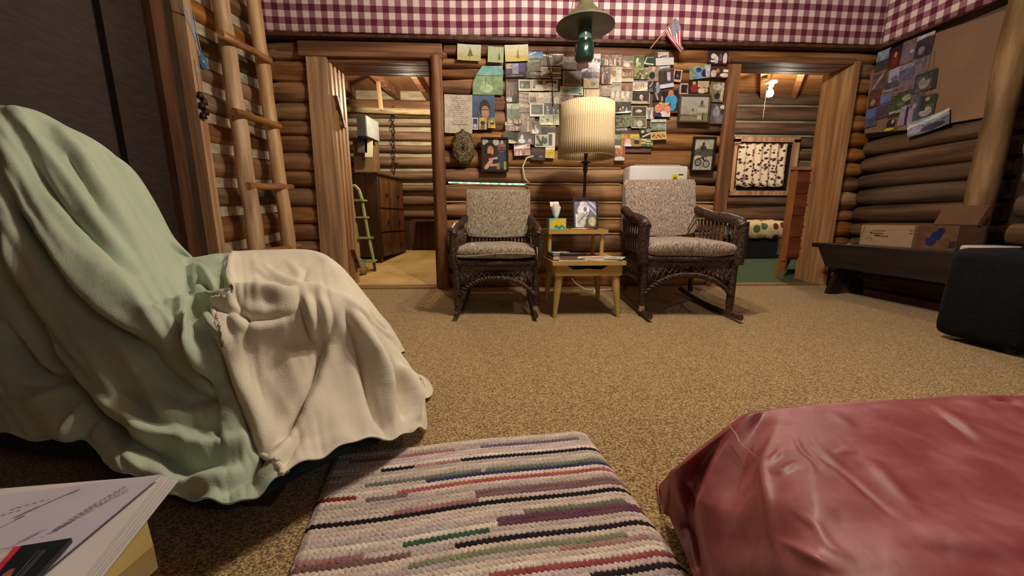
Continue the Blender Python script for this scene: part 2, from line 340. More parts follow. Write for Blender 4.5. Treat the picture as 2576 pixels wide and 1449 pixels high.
# ------------------------------------------------------------------ door 1 (left opening)
d1 = struct(MB().hull([(-1.60, D - .035, 0), (-1.385, D - .035, 0), (-1.385, D + .0, 0), (-1.60, D, 0)], [(-1.565, D - .035, 1.985), (-1.40, D - .035, 1.985), (-1.40, D, 1.985), (-1.565, D, 1.985)]), 'door_1', PINEZ)
for i in range(4):
    y0 = D + .002 + i * .075
    B(-1.50, -1.385 + .004 * i, y0, y0 + .045, 0, 1.995).build('jamb_board', PINEZ, d1)
    B(-1.50, -1.405 + .004 * i, y0 + .045, y0 + .075, 0, 1.99).build('jamb_strip', BROWNZ, d1)
MB().tube([(-.488, D - .02, z) for z in np.linspace(0, 2.0, 12)], [.052 + .003 * math.sin(i * 2.3) for i in range(12)], 14).build('door_post', BROWNZ, d1, smooth=60)
B(-.56, -.50, D + .02, D + .28, 0, 1.99).build('jamb', BROWNZ, d1)
B(-1.62, -.43, D - .05, D + .02, 1.985, 2.10, .008).build('lintel', BROWNX, d1)
B(-1.42, -.52, D + .0, D + .30, 1.955, 1.99).build('head_board', BROWNX, d1)
B(-1.40, -.52, D - .03, D + .14, 0, .012).build('threshold', mat('worn_threshold', rgb(110, 84, 50), rgb(150, 118, 74), scale=(3, 30, 30)), d1)
for (x, y0, y1, z0, z1) in ((-1.385, 3.52, 3.60, 1.46, 1.70), (-1.375, 3.6, 3.68, .17, .36)):
    hk = MB().hull([(x - .01, y0, z1), (x + .03, y0, z1), (x + .03, y0 + .05, z1), (x - .01, y0 + .05, z1)][::-1], [(x - .01, y1, z0), (x + .045, y1, z0), (x + .045, y1 + .05, z0), (x - .01, y1 + .05, z0)])
    hk.build('wooden_latch', BROWNX, d1)
# ------------------------------------------------------------------ door 2 (right opening)
d2 = struct(B(2.075, 2.185, D - .035, D, 0, 1.99), 'door_2', BROWNZ)
B(3.235, 3.275, D - .04, D + .31, 0, 2.03).build('jamb', PINEZ, d2)
B(2.13, 2.19, D + .0, D + .28, 0, 1.96).build('jamb', BROWNZ, d2)
B(2.10, 3.24, D - .02, D + .24, 2.015, 2.06).build('head_board', BROWNX, d2)
B(2.19, 3.24, D - .02, D + .12, 0, .010).build('threshold', MATS['worn_threshold'], d2)
# ------------------------------------------------------------------ gingham curtains
def curtain(name, pts2, z0f, z1, m, label, waves):
    mb = MB(); uv = []; n = len(pts2); L_ = 0; prev = None; G = []
    for i, (x, y) in enumerate(pts2):
        if prev: L_ += math.hypot(x - prev[0], y - prev[1])
        prev = (x, y)
        row = []
        for j in range(9):
            t = j / 8; z = z0f(i / (n - 1)) * (1 - t) + z1 * t
            w = waves * math.sin(L_ * 5 + .7 * math.sin(L_ * 3)) * (1.3 - t) * .5
            row.append((x + (w if name == 'c2' else 0), y + (w if name != 'c2' else 0), z)); uv.append((L_, z + .012 * math.sin(L_ * 1.6)))
        G.append(row)
    mb.grid(G); mb.uv = uv; o = mb.build('gingham_curtain', m, None, smooth=True)
    md = o.modifiers.new('thick', 'SOLIDIFY'); md.thickness = .002
    return tag(o, label, 'curtain')
curtain('c1', [(XL + .01 + (XR - XL - .06) * i / 110, D - .095) for i in range(111)], lambda t: 2.14, 2.86, gingham('gingham_cloth', 0), 'long burgundy and white checked curtain along the top of the back wall', .012)
curtain('c2', [(XR - .085 , D - .10 - .80 * i / 50) for i in range(51)], lambda t: 2.14 - .05 * t, 2.86, MATS.get('x') or gingham('gingham_cloth_side', 1), 'shorter burgundy checked curtain above the cardboard on the right wall', .012)
# ------------------------------------------------------------------ store room (behind door 1)
SL = .1; fz = lambda y: max(0.002, (y - 3.6) * SL)
YB = 5.6
struct(MB().hull([(-2.5, 3.55, -.05), (-.40, 3.55, -.05), (-.40, 5.8, -.05), (-2.5, 5.8, -.05)], [(-2.5, 3.6, .002), (-.40, 3.6, .002), (-.40, 5.8, fz(5.8)), (-2.5, 5.8, fz(5.8))]), 'floor_store', mat('pale_plywood_floor', rgb(176, 140, 82), rgb(214, 180, 116), rough=.5, scale=(3, 3, 3), nscale=1, c3=rgb(200, 164, 100)))
rw = struct(B(-2.6, -.3, YB + .1, YB + .2, 0, 3), 'wall_store_back', CHINK3)
def zrow(px, ys, Y): return [at(px, y, Y=Y).z for y in ys]
ys = [270, 302, 323, 358, 388, 424, 458, 490, 524, 556, 575]
zs = zrow(1050, [244] + ys, YB)
for i in range(len(zs) - 1):
    h = zs[i] - zs[i + 1]; log(rw, LOGR1, 'x', -2.5, -.42, YB, zs[i + 1] + .036, zs[i] - .030, depth=.07, n=6, rag=1)
B(-1.15, -.52, YB - .30, YB - .02, .62, .64).build('ledge', BROWNX, rw)
B(-1.42, -.44, YB - .04, YB + .02, .19, .62).build('low_board', DARKT, rw)
struct(B(-2.5, -2.4, 3.6, YB + .1, 0, 3), 'wall_store_left', mat('grey_boarding', rgb(96, 88, 70), rgb(130, 120, 96), scale=(2, 12, 2)))
wsr = struct(B(-.40, -.32, 3.8, YB + .1, 0, 3), 'wall_store_right', DARKB)
for i in range(14): log(wsr, LOGR1, 'yr', 3.85, YB, -.50, .0 + i * .18, .18 + i * .18, depth=.06, n=3)
cs = struct(B(-2.6, -.3, 3.55, 5.9, 2.42, 2.48), 'ceiling_store', mat('ceiling_board', rgb(112, 76, 46), rgb(140, 98, 62), scale=(6, 1, 1)))
for p0, p1 in (((935, 168), (1010, 242)), ((1036, 165), (1088, 250)), ((850, 185), (905, 250))):
    a = at(*p0, Z=2.40); b = at(*p1, Z=2.40); dv = (b - a).normalized(); a = a - dv * 1.5; b = a + dv * 6
    sl = (b - a).x / (b - a).y; a = Vector((a.x + (3.6 - a.y) * sl, 3.6, 2.36)); b = Vector((a.x + (YB - a.y + .1) * sl, YB + .1, 2.36))
    mid = (a + b) / 2; MB().obox(mid, (b - a) / 2, (.035, 0, 0), (0, 0, .06)).build('rafter', BROWNX, cs)
MB().tube([(-2.4, YB - .12, 2.13), (-1.4, YB - .12, 2.10), (-.45, YB - .1, 2.09)], .04, 10).build('peeled_pole', CHINK2, rw)
B(-2.4, -.42, YB - .05, YB + .1, 2.13, 2.24).build('plate_beam', BROWNX, rw)
# dresser in store room
WALN = mat('walnut_veneer', rgb(54, 34, 18), rgb(90, 58, 32), rough=.45, scale=(14, 14, 1.5), nscale=1, c3=rgb(70, 45, 24))
WALL_ = mat('walnut_front', rgb(74, 46, 24), rgb(118, 78, 44), rough=.45, scale=(14, 14, 1.5), nscale=1)
def at_floor(px, py):
    r = ray(px, py); t = (HZ + .36) / (SL * r[1] - r[2]); return Vector((r[0] * t, r[1] * t, HZ + r[2] * t))
c0 = at_floor(962, 661); c1 = at_floor(1021, 634); cl = Vector((c0.x - .62, c0.y + .02, 0)); ztop = at(965, 433, Y=c0.y).z
cab = empty('tall_dresser', (c0.x - .3, c0.y + .3, fz(c0.y)), 'dark walnut tall dresser inside the left doorway behind the green step ladder', 'dresser')
cb = Vector((c1.x - .62, c1.y - .02, 0)); zf = fz(c0.y) + .07
MB().hull([(c0.x, c0.y, zf), (c1.x, c1.y, zf), (cb.x, cb.y, zf), (cl.x, cl.y, zf)], [(c0.x, c0.y, ztop - .02), (c1.x, c1.y, ztop - .02), (cb.x, cb.y, ztop - .02), (cl.x, cl.y, ztop - .02)]).build('carcass', WALN, cab)
e = .015
MB().hull([(c0.x + e, c0.y - e, ztop - .02), (c1.x + e, c1.y + e, ztop - .02), (cb.x - e, cb.y + e, ztop - .02), (cl.x - e, cl.y - e, ztop - .02)], [(c0.x + e, c0.y - e, ztop), (c1.x + e, c1.y + e, ztop), (cb.x - e, cb.y + e, ztop), (cl.x - e, cl.y - e, ztop)]).build('top', WALN, cab)
fd = (Vector((c1.x, c1.y, 0)) - Vector((c0.x, c0.y, 0))); fn = Vector((fd.y, -fd.x, 0)).normalized()
hh = ztop - zf - .04
for z0, z1 in ((0.02, .30), (.32, .60), (.62, .97)):
    mid = Vector((c0.x, c0.y, zf)) + fd * .5 + fn * .006 + Vector((0, 0, hh * (z0 + z1) / 2))
    dr = MB().obox(mid, fd * .46, fn * .008, (0, 0, hh * (z1 - z0) / 2)).build('drawer', WALL_, cab)
    for t in (.28, .72):
        k = Vector((c0.x, c0.y, zf)) + fd * t + fn * .025 + Vector((0, 0, hh * (z0 + z1) / 2))
        MB().box(k.x - .008, k.x + .008, k.y - .03, k.y + .03, k.z - .008, k.z + .008).build('knob', DARKT, dr)
for P in (c0, c1, cl, cb):
    q = Vector((P.x + (.03 if P in (cl, cb) else -.03), P.y + .0, 0)); B(q.x - .03, q.x + .03, q.y - .02, q.y + .04, fz(q.y) - .005, zf + .002).build('foot', WALN, cab)
# green step ladder
GRN = mat('pale_green_enamel', rgb(150, 160, 96), rgb(178, 184, 122), rough=.4, scale=(9, 9, 9), nscale=1)
fL, fR = at_floor(898, 690), at_floor(941, 663); yl = 4.25
tl = empty('step_ladder', (-1.62, yl, fz(yl)), 'pale green metal step ladder leaning beside the walnut dresser', 'ladder')
def lad(px, py, Y): return at(px, py, Y=Y)
Lp = [lad(905, 672, yl), lad(898, 590, yl + .02), lad(888, 520, yl + .05), lad(880, 470, yl + .07)]
Rp = [lad(941, 660, yl), lad(928, 600, yl + .02), lad(918, 545, yl + .04), lad(910, 500, yl + .06), lad(903, 478, yl + .07), lad(893, 467, yl + .07), lad(881, 470, yl + .07)]
MB().tube([tuple(p) for p in Lp], .018, 8).build('left_rail', GRN, tl, smooth=60); MB().tube([tuple(p) for p in Rp], .018, 8).build('right_rail', GRN, tl, smooth=60)
for (x0, x1, py) in ((887, 916, 503), (892, 922, 546), (897, 933, 598), (906, 942, 656)):
    a, b = lad(x0, py, yl), lad(x1, py - 1, yl)
    MB().box(a.x, b.x, yl - .05, yl + .10, a.z - .012, a.z + .006).build('tread', GRN, tl)
for p in (Lp[0], Rp[0]): MB().tube([tuple(p), (p.x + .01, p.y - .02, fz(p.y) + .0)], .016, 8).build('foot', DARKT, tl)
p = at_floor(906, 690)
tag(MB()._lathe([(.02, 0), (.075, .01), (.085, .06), (.07, .11), (.035, .14), (.03, .17), (.01, .175)], (p.x - .0, p.y, p.z), 12).build('burlap_sack', mat('burlap', rgb(110, 90, 60), rgb(160, 136, 96), scale=(30, 30, 30), bump=.8), None, smooth=True), 'small lumpy burlap sack used as a doorstop at the foot of the step ladder', 'sack')
# electrical panel and odds hung on store room left
ep = empty('electrical_panel', tuple(at(905, 340, Y=4.8)), 'grey metal electrical box with a hinged door high in the left doorway', 'electrical box')
a, b = at(896, 290, Y=4.8), at(921, 342, Y=4.8); c = at(951, 345, Y=5.12)
GREY = mat('grey_panel_paint', rgb(150, 158, 154), rgb(172, 178, 172), rough=.35, scale=(5, 5, 5), metal=.3)
MB().hull([(a.x, 4.8, b.z), (b.x, 4.8, b.z), (c.x, 5.12, b.z - .01), (a.x, 5.12, b.z)], [(a.x, 4.8, a.z), (b.x, 4.8, a.z), (c.x, 5.12, a.z), (a.x, 5.12, a.z)]).build('box', mat('shaded_grey_metal', rgb(60, 60, 52), rough=.5), ep)  # near side coloured darker for the shade it stands in
v = Vector((c.x - b.x, .32, 0)); n_ = Vector((v.y, -v.x, 0)).normalized()
MB().obox(Vector(((b.x + c.x) / 2, 4.96, (a.z + b.z) / 2)) + n_ * .008, v * .5, n_ * .008, (0, 0, (a.z - b.z) / 2)).build('door', GREY, ep)
MB().obox(Vector((c.x - .04, 5.06, (a.z + b.z) / 2)) + n_ * .025, v * .04, n_ * .006, (0, 0, .02)).build('latch', DARKT, ep)
p = at(955, 240, Y=5.0); tag(MB().obox(p, (.02, 0, 0), (0, .02, 0), (-.01, 0, .17)).build('hanging_batten', PINEZ, None), 'short pine batten hanging from the rafters in the left doorway', 'batten')
def chain(pa, pb, Y, label):
    A, Bp = at(*pa, Y=Y), at(*pb, Y=Y); n = 22; mb = MB()
    ct = empty('hanging_chain', tuple(A), label, 'chain')
    for i in range(n):
        q = A.lerp(Bp, (i + .5) / n) + Vector((.006 * math.sin(i), 0, 0)); l = (A - Bp).length / n * .62
        ring = [(q.x + (.016 * math.cos(t) if i % 2 == 0 else 0), q.y + (.016 * math.cos(t) if i % 2 else 0), q.z + l * math.sin(t)) for t in np.linspace(0, 2 * math.pi, 11)]
        MB().tube(ring, .006, 5, cap=False).build('chain_link', mat('rusty_iron', rgb(40, 30, 24), rgb(66, 50, 38), rough=.5, scale=(30, 30, 30), metal=.4), ct)
chain((988, 268), (992, 430), YB - .06, 'dark iron chain hanging down the chinked log wall above the dresser')
for pp, lb in (((992, 291), 'upper bright nail head beside the iron chain'), ((995, 405), 'lower bright nail head beside the iron chain')):
    q = at(pp[0] + 3, pp[1], Y=YB - .05); tag(MB().tube([(q.x - .03, q.y, q.z), (q.x + .03, q.y, q.z)], .008, 6).build('nail', mat('bright_steel', rgb(190, 190, 180), rough=.3, metal=.8), None), lb, 'nail')
TOOLM = MATS['rusty_iron']
q = at(878, 385, Y=4.6); q.x = min(q.x, -2.36)
tag(MB().tube([(q.x + .03 * math.cos(t), q.y, q.z + .17 * math.sin(t)) for t in np.linspace(0, 2 * math.pi, 17)], .012, 6, cap=False).build('animal_trap', TOOLM, None, smooth=True), 'dark iron loop hanging left of the electrical box', 'iron loop')
for (px, py, w, h, nm, c, lb) in ((928, 368, .045, .13, 'paper_tag', (206, 196, 160), 'cream folded paper hanging under the electrical box'), (921, 392, .16, .16, 'cardboard_box', (120, 96, 62), 'brown cardboard box standing on the walnut dresser'), (912, 355, .06, .14, 'hanging_cloth', (70, 66, 52), 'dark olive rag hanging behind the folded paper')):
    q = at(px, py, Y=5.0 if nm != 'cardboard_box' else 5.1)
    if nm == 'cardboard_box':
        o = MB().box(q.x - w, q.x + w * .6, 5.1, 5.35, ztop, q.z + .22); o = o.build(nm, mat('brown_cardboard', rgb(112, 84, 54), rgb(132, 102, 68), rough=.85, scale=(3, 3, 3)), None)
    else: o = MB().obox(q, (w, 0, 0), (0, .01, 0), (.01, 0, h)).build(nm, mat(nm, rgb(*c), rgb(*[min(255, k + 20) for k in c]), scale=(9, 9, 9)), None)
    tag(o, lb, {'paper_tag': 'paper', 'cardboard_box': 'box', 'hanging_cloth': 'rag'}[nm])
# ------------------------------------------------------------------ bedroom (behind door 2)
struct(MB().hull([(1.6, 3.55, -.05), (5.6, 3.55, -.05), (5.6, 5.8, -.05), (1.6, 5.8, -.05)], [(1.6, 3.6, .002), (5.6, 3.6, .002), (5.6, 5.8, fz(5.8)), (1.6, 5.8, fz(5.8))]), 'floor_bedroom', mat('green_carpet', rgb(62, 82, 62), rgb(92, 112, 88), rough=.95, scale=(1, 1, 1), nscale=90, spec=.05))
bw = struct(MB().box(1.5, 5.7, YB + .1, YB + .2, 0, 3.4), 'wall_bedroom_back', CHINK3)
zs = zrow(1900, [150, 190, 225, 262, 303, 338, 372, 402, 440, 482, 520, 560, 600, 650], YB)
for i in range(len(zs) - 1): log(bw, LOGR2, 'x', 1.6, 5.5, YB, zs[i + 1] + .018, zs[i] - .018, depth=.07, n=8, rag=1)
struct(B(5.5, 5.6, 3.6, YB + .1, 0, 3.4), 'wall_bedroom_right', WALLP); struct(B(1.5, 1.6, 3.8, YB + .1, 0, 3.4), 'wall_bedroom_left', WALLP)
pine_c = mat('pine_ceiling', rgb(170, 112, 62), rgb(208, 152, 92), rough=.5, scale=(1, 9, 1), nscale=1)
cbm = MB().hull([(1.5, 3.75, 2.40), (5.7, 3.75, 2.30), (5.7, 5.8, 2.42), (1.5, 5.8, 2.52)], [(1.5, 3.75, 2.46), (5.7, 3.75, 2.36), (5.7, 5.8, 2.48), (1.5, 5.8, 2.58)])
cbm = struct(cbm, 'ceiling_bedroom', pine_c)
for i, dx in enumerate((0, .45, .9, 1.35, 1.8)):
    a = Vector((1.75 + dx, 3.85, 2.35 - i * .01)); b = Vector((3.0 + dx, YB, 2.43 - i * .012)); MB().obox((a + b) / 2, (b - a) / 2, (.03, -.015, 0), (0, 0, .045)).build('rafter', pine_c, cbm)
# bulb
bp = at(1937, 232, Y=4.6)
bu = empty('pull_chain_bulb', tuple(bp), 'bare glowing bulb with a pull string on the bedroom ceiling', 'light bulb')
MB()._lathe([(.001, -.055), (.028, -.048), (.040, -.02), (.036, .008), (.018, .035), (.014, .05)], tuple(bp), 16).build('bulb', emat('lit_bulb', (1, .90, .74, 1), 26), bu, smooth=True)
MB()._lathe([(.02, .05), (.03, .055), (.032, .09), (.065, .10), (.065, .115)], tuple(bp), 16).build('socket', mat('white_porcelain', rgb(170, 160, 140), rough=.5), bu, smooth=40)
MB().tube([(bp.x, bp.y, bp.z + .11), (bp.x, bp.y, 2.40)], .012, 8).build('stem', MATS['white_porcelain'], bu)
MB().tube([(bp.x - .045, bp.y, bp.z + .1), (bp.x - .05, bp.y, bp.z - .3)], .0022, 5).build('pull_string', mat('tan_string', rgb(70, 56, 42)), bu)
MATS['lit_bulb'].use_nodes = True
# window with curtain
w0, w1 = at(1846, 347, Y=YB), at(1990, 492, Y=YB); 
wn = struct(MB().box(w0.x, w1.x, YB - .035, YB + .02, w1.z, w1.z + .07), 'window_1', PINEZ)
B(w0.x, w0.x + .09, YB - .04, YB + .02, w1.z + .05, w0.z - .02).build('window_frame', PINEZ, wn); B(w1.x - .09, w1.x, YB - .04, YB + .02, w1.z + .05, w0.z - .02).build('window_frame', PINEZ, wn)
B(w0.x, w1.x, YB - .04, YB + .02, w0.z - .06, w0.z + .01).build('window_frame', PINEZ, wn)
B(w0.x + .08, w1.x - .08, YB - .005, YB + .01, w1.z + .06, w0.z - .05).build('pane', mat('dark_night_glass', rgb(24, 24, 26), rough=.08), wn)
def printed_cloth():
    m = bpy.data.materials.new('printed_cotton'); m.use_nodes = True; nt = m.node_tree; N = nt.nodes; L = nt.links; b = N['Principled BSDF']; b.inputs['Roughness'].default_value = .9
    tc = N.new('ShaderNodeTexCoord'); vo = N.new('ShaderNodeTexVoronoi'); vo.inputs['Scale'].default_value = 19; mp = N.new('ShaderNodeMapping'); mp.inputs['Scale'].default_value = (1, 0, 1.1)
    L.new(tc.outputs['Object'], mp.inputs[0]); L.new(mp.outputs[0], vo.inputs['Vector'])
    nz = N.new('ShaderNodeTexNoise'); nz.inputs['Scale'].default_value = 45; L.new(mp.outputs[0], nz.inputs['Vector'])
    ad = N.new('ShaderNodeMath'); ad.operation = 'MULTIPLY_ADD'; ad.inputs[1].default_value = .5; L.new(nz.outputs['Fac'], ad.inputs[0]); L.new(vo.outputs['Distance'], ad.inputs[2])
    rp = N.new('ShaderNodeValToRGB'); L.new(ad.outputs[0], rp.inputs[0]); rp.color_ramp.elements[0].position = .60; rp.color_ramp.elements[0].color = rgb(58, 34, 34)
    rp.color_ramp.elements[1].position = .68; rp.color_ramp.elements[1].color = rgb(216, 200, 174); L.new(rp.outputs[0], b.inputs['Base Color']); return m
a, b = at(1860, 361, Y=YB - .08), at(1970, 470, Y=YB - .08)
G = [[(a.x + (b.x - a.x) * i / 70, YB - .085 + .016 * math.sin(i * .55 + .4 * math.sin(j * .5)), a.z + (b.z - a.z) * j / 10 + .008 * math.sin(i * .3) * j / 10) for j in range(11)] for i in range(71)]
co = MB().grid(G).build('window_curtain', printed_cloth(), None, smooth=True); md = co.modifiers.new('t', 'SOLIDIFY'); md.thickness = .003
tag(co, 'cream cotton curtain with brown printed shapes over the bedroom window', 'curtain')
cr = tag(MB().tube([(a.x - .06, YB - .085, a.z), (b.x + .06, YB - .085, a.z)], .006, 8).build('curtain_rod', DARKT, None), 'thin dark rod carrying the printed bedroom curtain', 'curtain rod')
# bed
q0, q1 = at(1810, 535, Y=4.75), at(1968, 572, Y=4.75)
bd = empty('bed', (2.9, 5.1, fz(4.8)), 'low bed with a dark base under the bedroom window', 'bed')
zb0 = fz(4.9); ztb = at(1900, 600, Y=4.8).z
B(2.0, 3.80, 4.82, 5.48, zb0 + .0, ztb).build('base', mat('dark_bed_base', rgb(30, 30, 32), rgb(44, 44, 46), scale=(3, 3, 3)), bd)
B(2.0, 3.82, 4.78, 5.50, ztb, .56, .03).build('mattress', mat('mattress_ticking', rgb(150, 140, 118), rgb(170, 160, 136)), bd, smooth=40)
def quilt_mat():
    m = bpy.data.materials.new('patterned_quilt'); m.use_nodes = True; nt = m.node_tree; N = nt.nodes; L = nt.links; b = N['Principled BSDF']; b.inputs['Roughness'].default_value = .9
    tc = N.new('ShaderNodeTexCoord'); mp = N.new('ShaderNodeMapping'); mp.inputs['Scale'].default_value = (1, 1, 1); L.new(tc.outputs['Object'], mp.inputs[0])
    vo = N.new('ShaderNodeTexVoronoi'); vo.inputs['Scale'].default_value = 8; vo.inputs['Randomness'].default_value = .45; L.new(mp.outputs[0], vo.inputs['Vector'])
    lt = N.new('ShaderNodeMath'); lt.operation = 'LESS_THAN'; lt.inputs[1].default_value = .42; L.new(vo.outputs['Distance'], lt.inputs[0])
    sr = N.new('ShaderNodeSeparateColor'); L.new(vo.outputs['Color'], sr.inputs[0])
    rp = N.new('ShaderNodeValToRGB'); rp.color_ramp.interpolation = 'CONSTANT'; L.new(sr.outputs[0], rp.inputs[0])
    rp.color_ramp.elements[0].color = rgb(74, 98, 58); rp.color_ramp.elements[1].color = rgb(98, 34, 32); rp.color_ramp.elements[1].position = .45
    e = rp.color_ramp.elements.new(.85); e.color = rgb(160, 84, 50)
    mx = N.new('ShaderNodeMix'); mx.data_type = 'RGBA'; L.new(lt.outputs[0], mx.inputs[0]); mx.inputs[6].default_value = rgb(206, 188, 142); L.new(rp.outputs[0], mx.inputs[7])
    L.new(mx.outputs[2], b.inputs['Base Color']); return m
G = [[(1.98 + 1.86 * i / 60, y + .006 * math.sin(i * .8), z + .010 * math.sin(i * .9 + k)) for k, (y, z) in enumerate(((4.765, ztb + .01), (4.76, .45), (4.76, .54), (4.775, .58), (4.82, .60), (5.0, .62), (5.25, .615), (5.5, .61)))] for i in range(61)]
qo = MB().grid(G).build('quilt', quilt_mat(), None, smooth=True); md = qo.modifiers.new('t', 'SOLIDIFY'); md.thickness = .01
tag(qo, 'cream quilt with green and dark red round patches over the bedroom bed', 'quilt')
# bedroom dresser
RD = mat('reddish_cherry_wood', rgb(92, 44, 28), rgb(132, 70, 44), rough=.4, scale=(2, 14, 14), nscale=1); RDL = mat('cherry_edge', rgb(150, 96, 56), rgb(180, 122, 74), rough=.4, scale=(14, 14, 2), nscale=1)
p0 = at_floor(1968, 700); zt = at(1985, 420, Y=p0.y).z
dr = empty('bedroom_dresser', (p0.x + .35, p0.y + .2, fz(p0.y)), 'reddish wooden chest of drawers on splayed legs inside the right doorway', 'dresser')
x0 = p0.x - .04; yA = p0.y; zq = p0.z + .20
sh_ = .40
MB().hull([(x0, yA, zq), (x0 + .75, yA, zq), (x0 + .75 + sh_, yA + .42, zq), (x0 + sh_, yA + .42, zq)], [(x0, yA, zt - .03), (x0 + .75, yA, zt - .03), (x0 + .75 + sh_, yA + .42, zt - .03), (x0 + sh_, yA + .42, zt - .03)]).build('carcass', RD, dr)
MB().hull([(x0 - .05, yA - .03, zt - .03), (x0 + .8, yA - .03, zt - .03), (x0 + .8 + sh_, yA + .44, zt - .03), (x0 - .05 + sh_, yA + .44, zt - .03)], [(x0 - .05, yA - .03, zt), (x0 + .8, yA - .03, zt), (x0 + .8 + sh_, yA + .44, zt), (x0 - .05 + sh_, yA + .44, zt)]).build('top', mat('pale_top', rgb(150, 112, 84), rgb(176, 136, 104)), dr)
B(x0 - .004, x0 + .045, yA - .012, yA + .03, zq - .01, zt - .03).build('stile', RDL, dr)
nd = 4
for i in range(nd):
    za = zq + .02 + (zt - .06 - zq) * i / nd; zb = zq + .01 + (zt - .06 - zq) * (i + 1) / nd
    d_ = B(x0 + .055, x0 + .72, yA - .012, yA + .01, za, zb - .012, .004).build('drawer', RD, dr)
    for kx in (.18, .56): B(x0 + kx, x0 + kx + .05, yA - .03, yA - .012, (za + zb) / 2 - .008, (za + zb) / 2 + .008).build('handle', DARKT, d_)
for kx, sgn in ((0.0, -1), (.70, 1), (.36, -1), (1.05, 1)):
    for ky in ((0,) if kx in (0.0, .70) else (.37,)):
        MB().hull([(x0 + kx + sgn * .035, yA + ky, fz(yA)), (x0 + kx + sgn * .035 + .04, yA + ky, fz(yA)), (x0 + kx + sgn * .035 + .04, yA + ky + .04, fz(yA + ky)), (x0 + kx + sgn * .035, yA + ky + .04, fz(yA + ky))], [(x0 + kx - .01, yA + ky, zq), (x0 + kx + .07, yA + ky, zq), (x0 + kx + .07, yA + ky + .04, zq), (x0 + kx - .01, yA + ky + .04, zq)]).build('leg', RDL, dr)
# ------------------------------------------------------------------ pole ladder
ld = empty('pole_ladder', (-1.75, 3.05, 0), 'peeled pine pole ladder with round rungs standing against the left log wall', 'ladder')
def rail(p0, p1, ztop, r0, r1):
    a, b = at(*p0, X=-1.79), at(*p1, X=-1.73); d = (b - a) / (b.z - a.z); n = 16; P = []
    for i in range(n + 1):
        z = .0 + (ztop) * i / n; q = a + d * (z - a.z); P.append((q.x + .004 * math.sin(i * 2.1), q.y + .004 * math.cos(i * 1.7), z))
    return P, [r0 + (r1 - r0) * i / n + .002 * math.sin(i * 2.7) for i in range(n + 1)]
Pl, Rl = rail((555, 0), (648, 635), 2.85, .056, .046); Pr, Rr = rail((637, 0), (728, 620), 2.85, .055, .044)
MB().tube(Pl, Rl, 14).build('rail', PINEZL, ld, smooth=60); MB().tube(Pr, Rr, 14).build('rail', PINEZL, ld, smooth=60)
for (a, b) in (((560, 88), (679, 152)), ((594, 283), (703, 317)), ((628, 468), (734, 470)), ((664, 635), (752, 618))):
    P, Q = at(*a, X=-1.715), at(*b, X=-1.715); dv = (Q - P).normalized(); P = P - dv * .02; 
    MB().tube([P.lerp(Q, i / 6) + Vector((0, 0, .003 * math.sin(i * 2))) for i in range(7)], [.025, .027, .026, .024, .025, .024, .022], 12).build('rung', PINEY, ld, smooth=60)
for z in (.10, 2.66):
    P, Q = Vector((-1.70, 2.78, z)), Vector((-1.70, 3.36, z)); MB().tube([P.lerp(Q, i / 5) for i in range(6)], .025, 12).build('rung', PINEY, ld, smooth=60)
# hanging things near the ladder
q = at(482, 30, X=XL + .09)
MB_ = MB(); P0, P1 = at(470, 20, X=XL + .10), at(508, 150, X=XL + .10)
ho = empty('dream_catcher', tuple(P0), 'blue and clear glass ornament hanging on strings beside the board at the ladder wall', 'ornament')
for k in range(5):
    a = P0 + Vector((0, .03 * k - .06, 0)); MB().tube([a.lerp(P1, t) + Vector((.0, .012 * math.sin(t * 3 + k), 0)) for t in np.linspace(0, 1, 6)], .003, 5).build('string', mat('blue_string', rgb(90, 110, 150), rough=.4), ho)
MB()._lathe([(.001, -.06), (.018, -.05), (.026, -.02), (.022, .01), (.008, .03), (.004, .05)], tuple(P1), 10).build('glass_drop', mat('blue_glass', rgb(40, 90, 140), rgb(90, 130, 160), rough=.08, scale=(20, 20, 20)), ho, smooth=True)
MB()._lathe([(.002, -.05), (.02, -.03), (.016, 0), (.004, .03)], tuple(at(492, 170, X=XL + .09)), 10).build('glass_drop', mat('clear_bead', rgb(150, 160, 150), rough=.1), ho, smooth=True)
A, Bq = at(488, 150, X=XL + .10), at(502, 240, X=XL + .10)
hb = empty('hanging_bells', tuple(A), 'dark cluster of small bells hanging on a cord left of the ladder', 'bells')
MB().tube([A, Bq], .003, 5).build('cord', DARKT, hb)
for k in range(5):
    c = Bq + Vector((.01, .025 * (k % 2) - .01, -.03 * k)); MB()._lathe([(.001, .02), (.014, .015), (.018, 0), (.021, -.018), (.001, -.018)], tuple(c), 10).build('bell', TOOLM, hb, smooth=True)
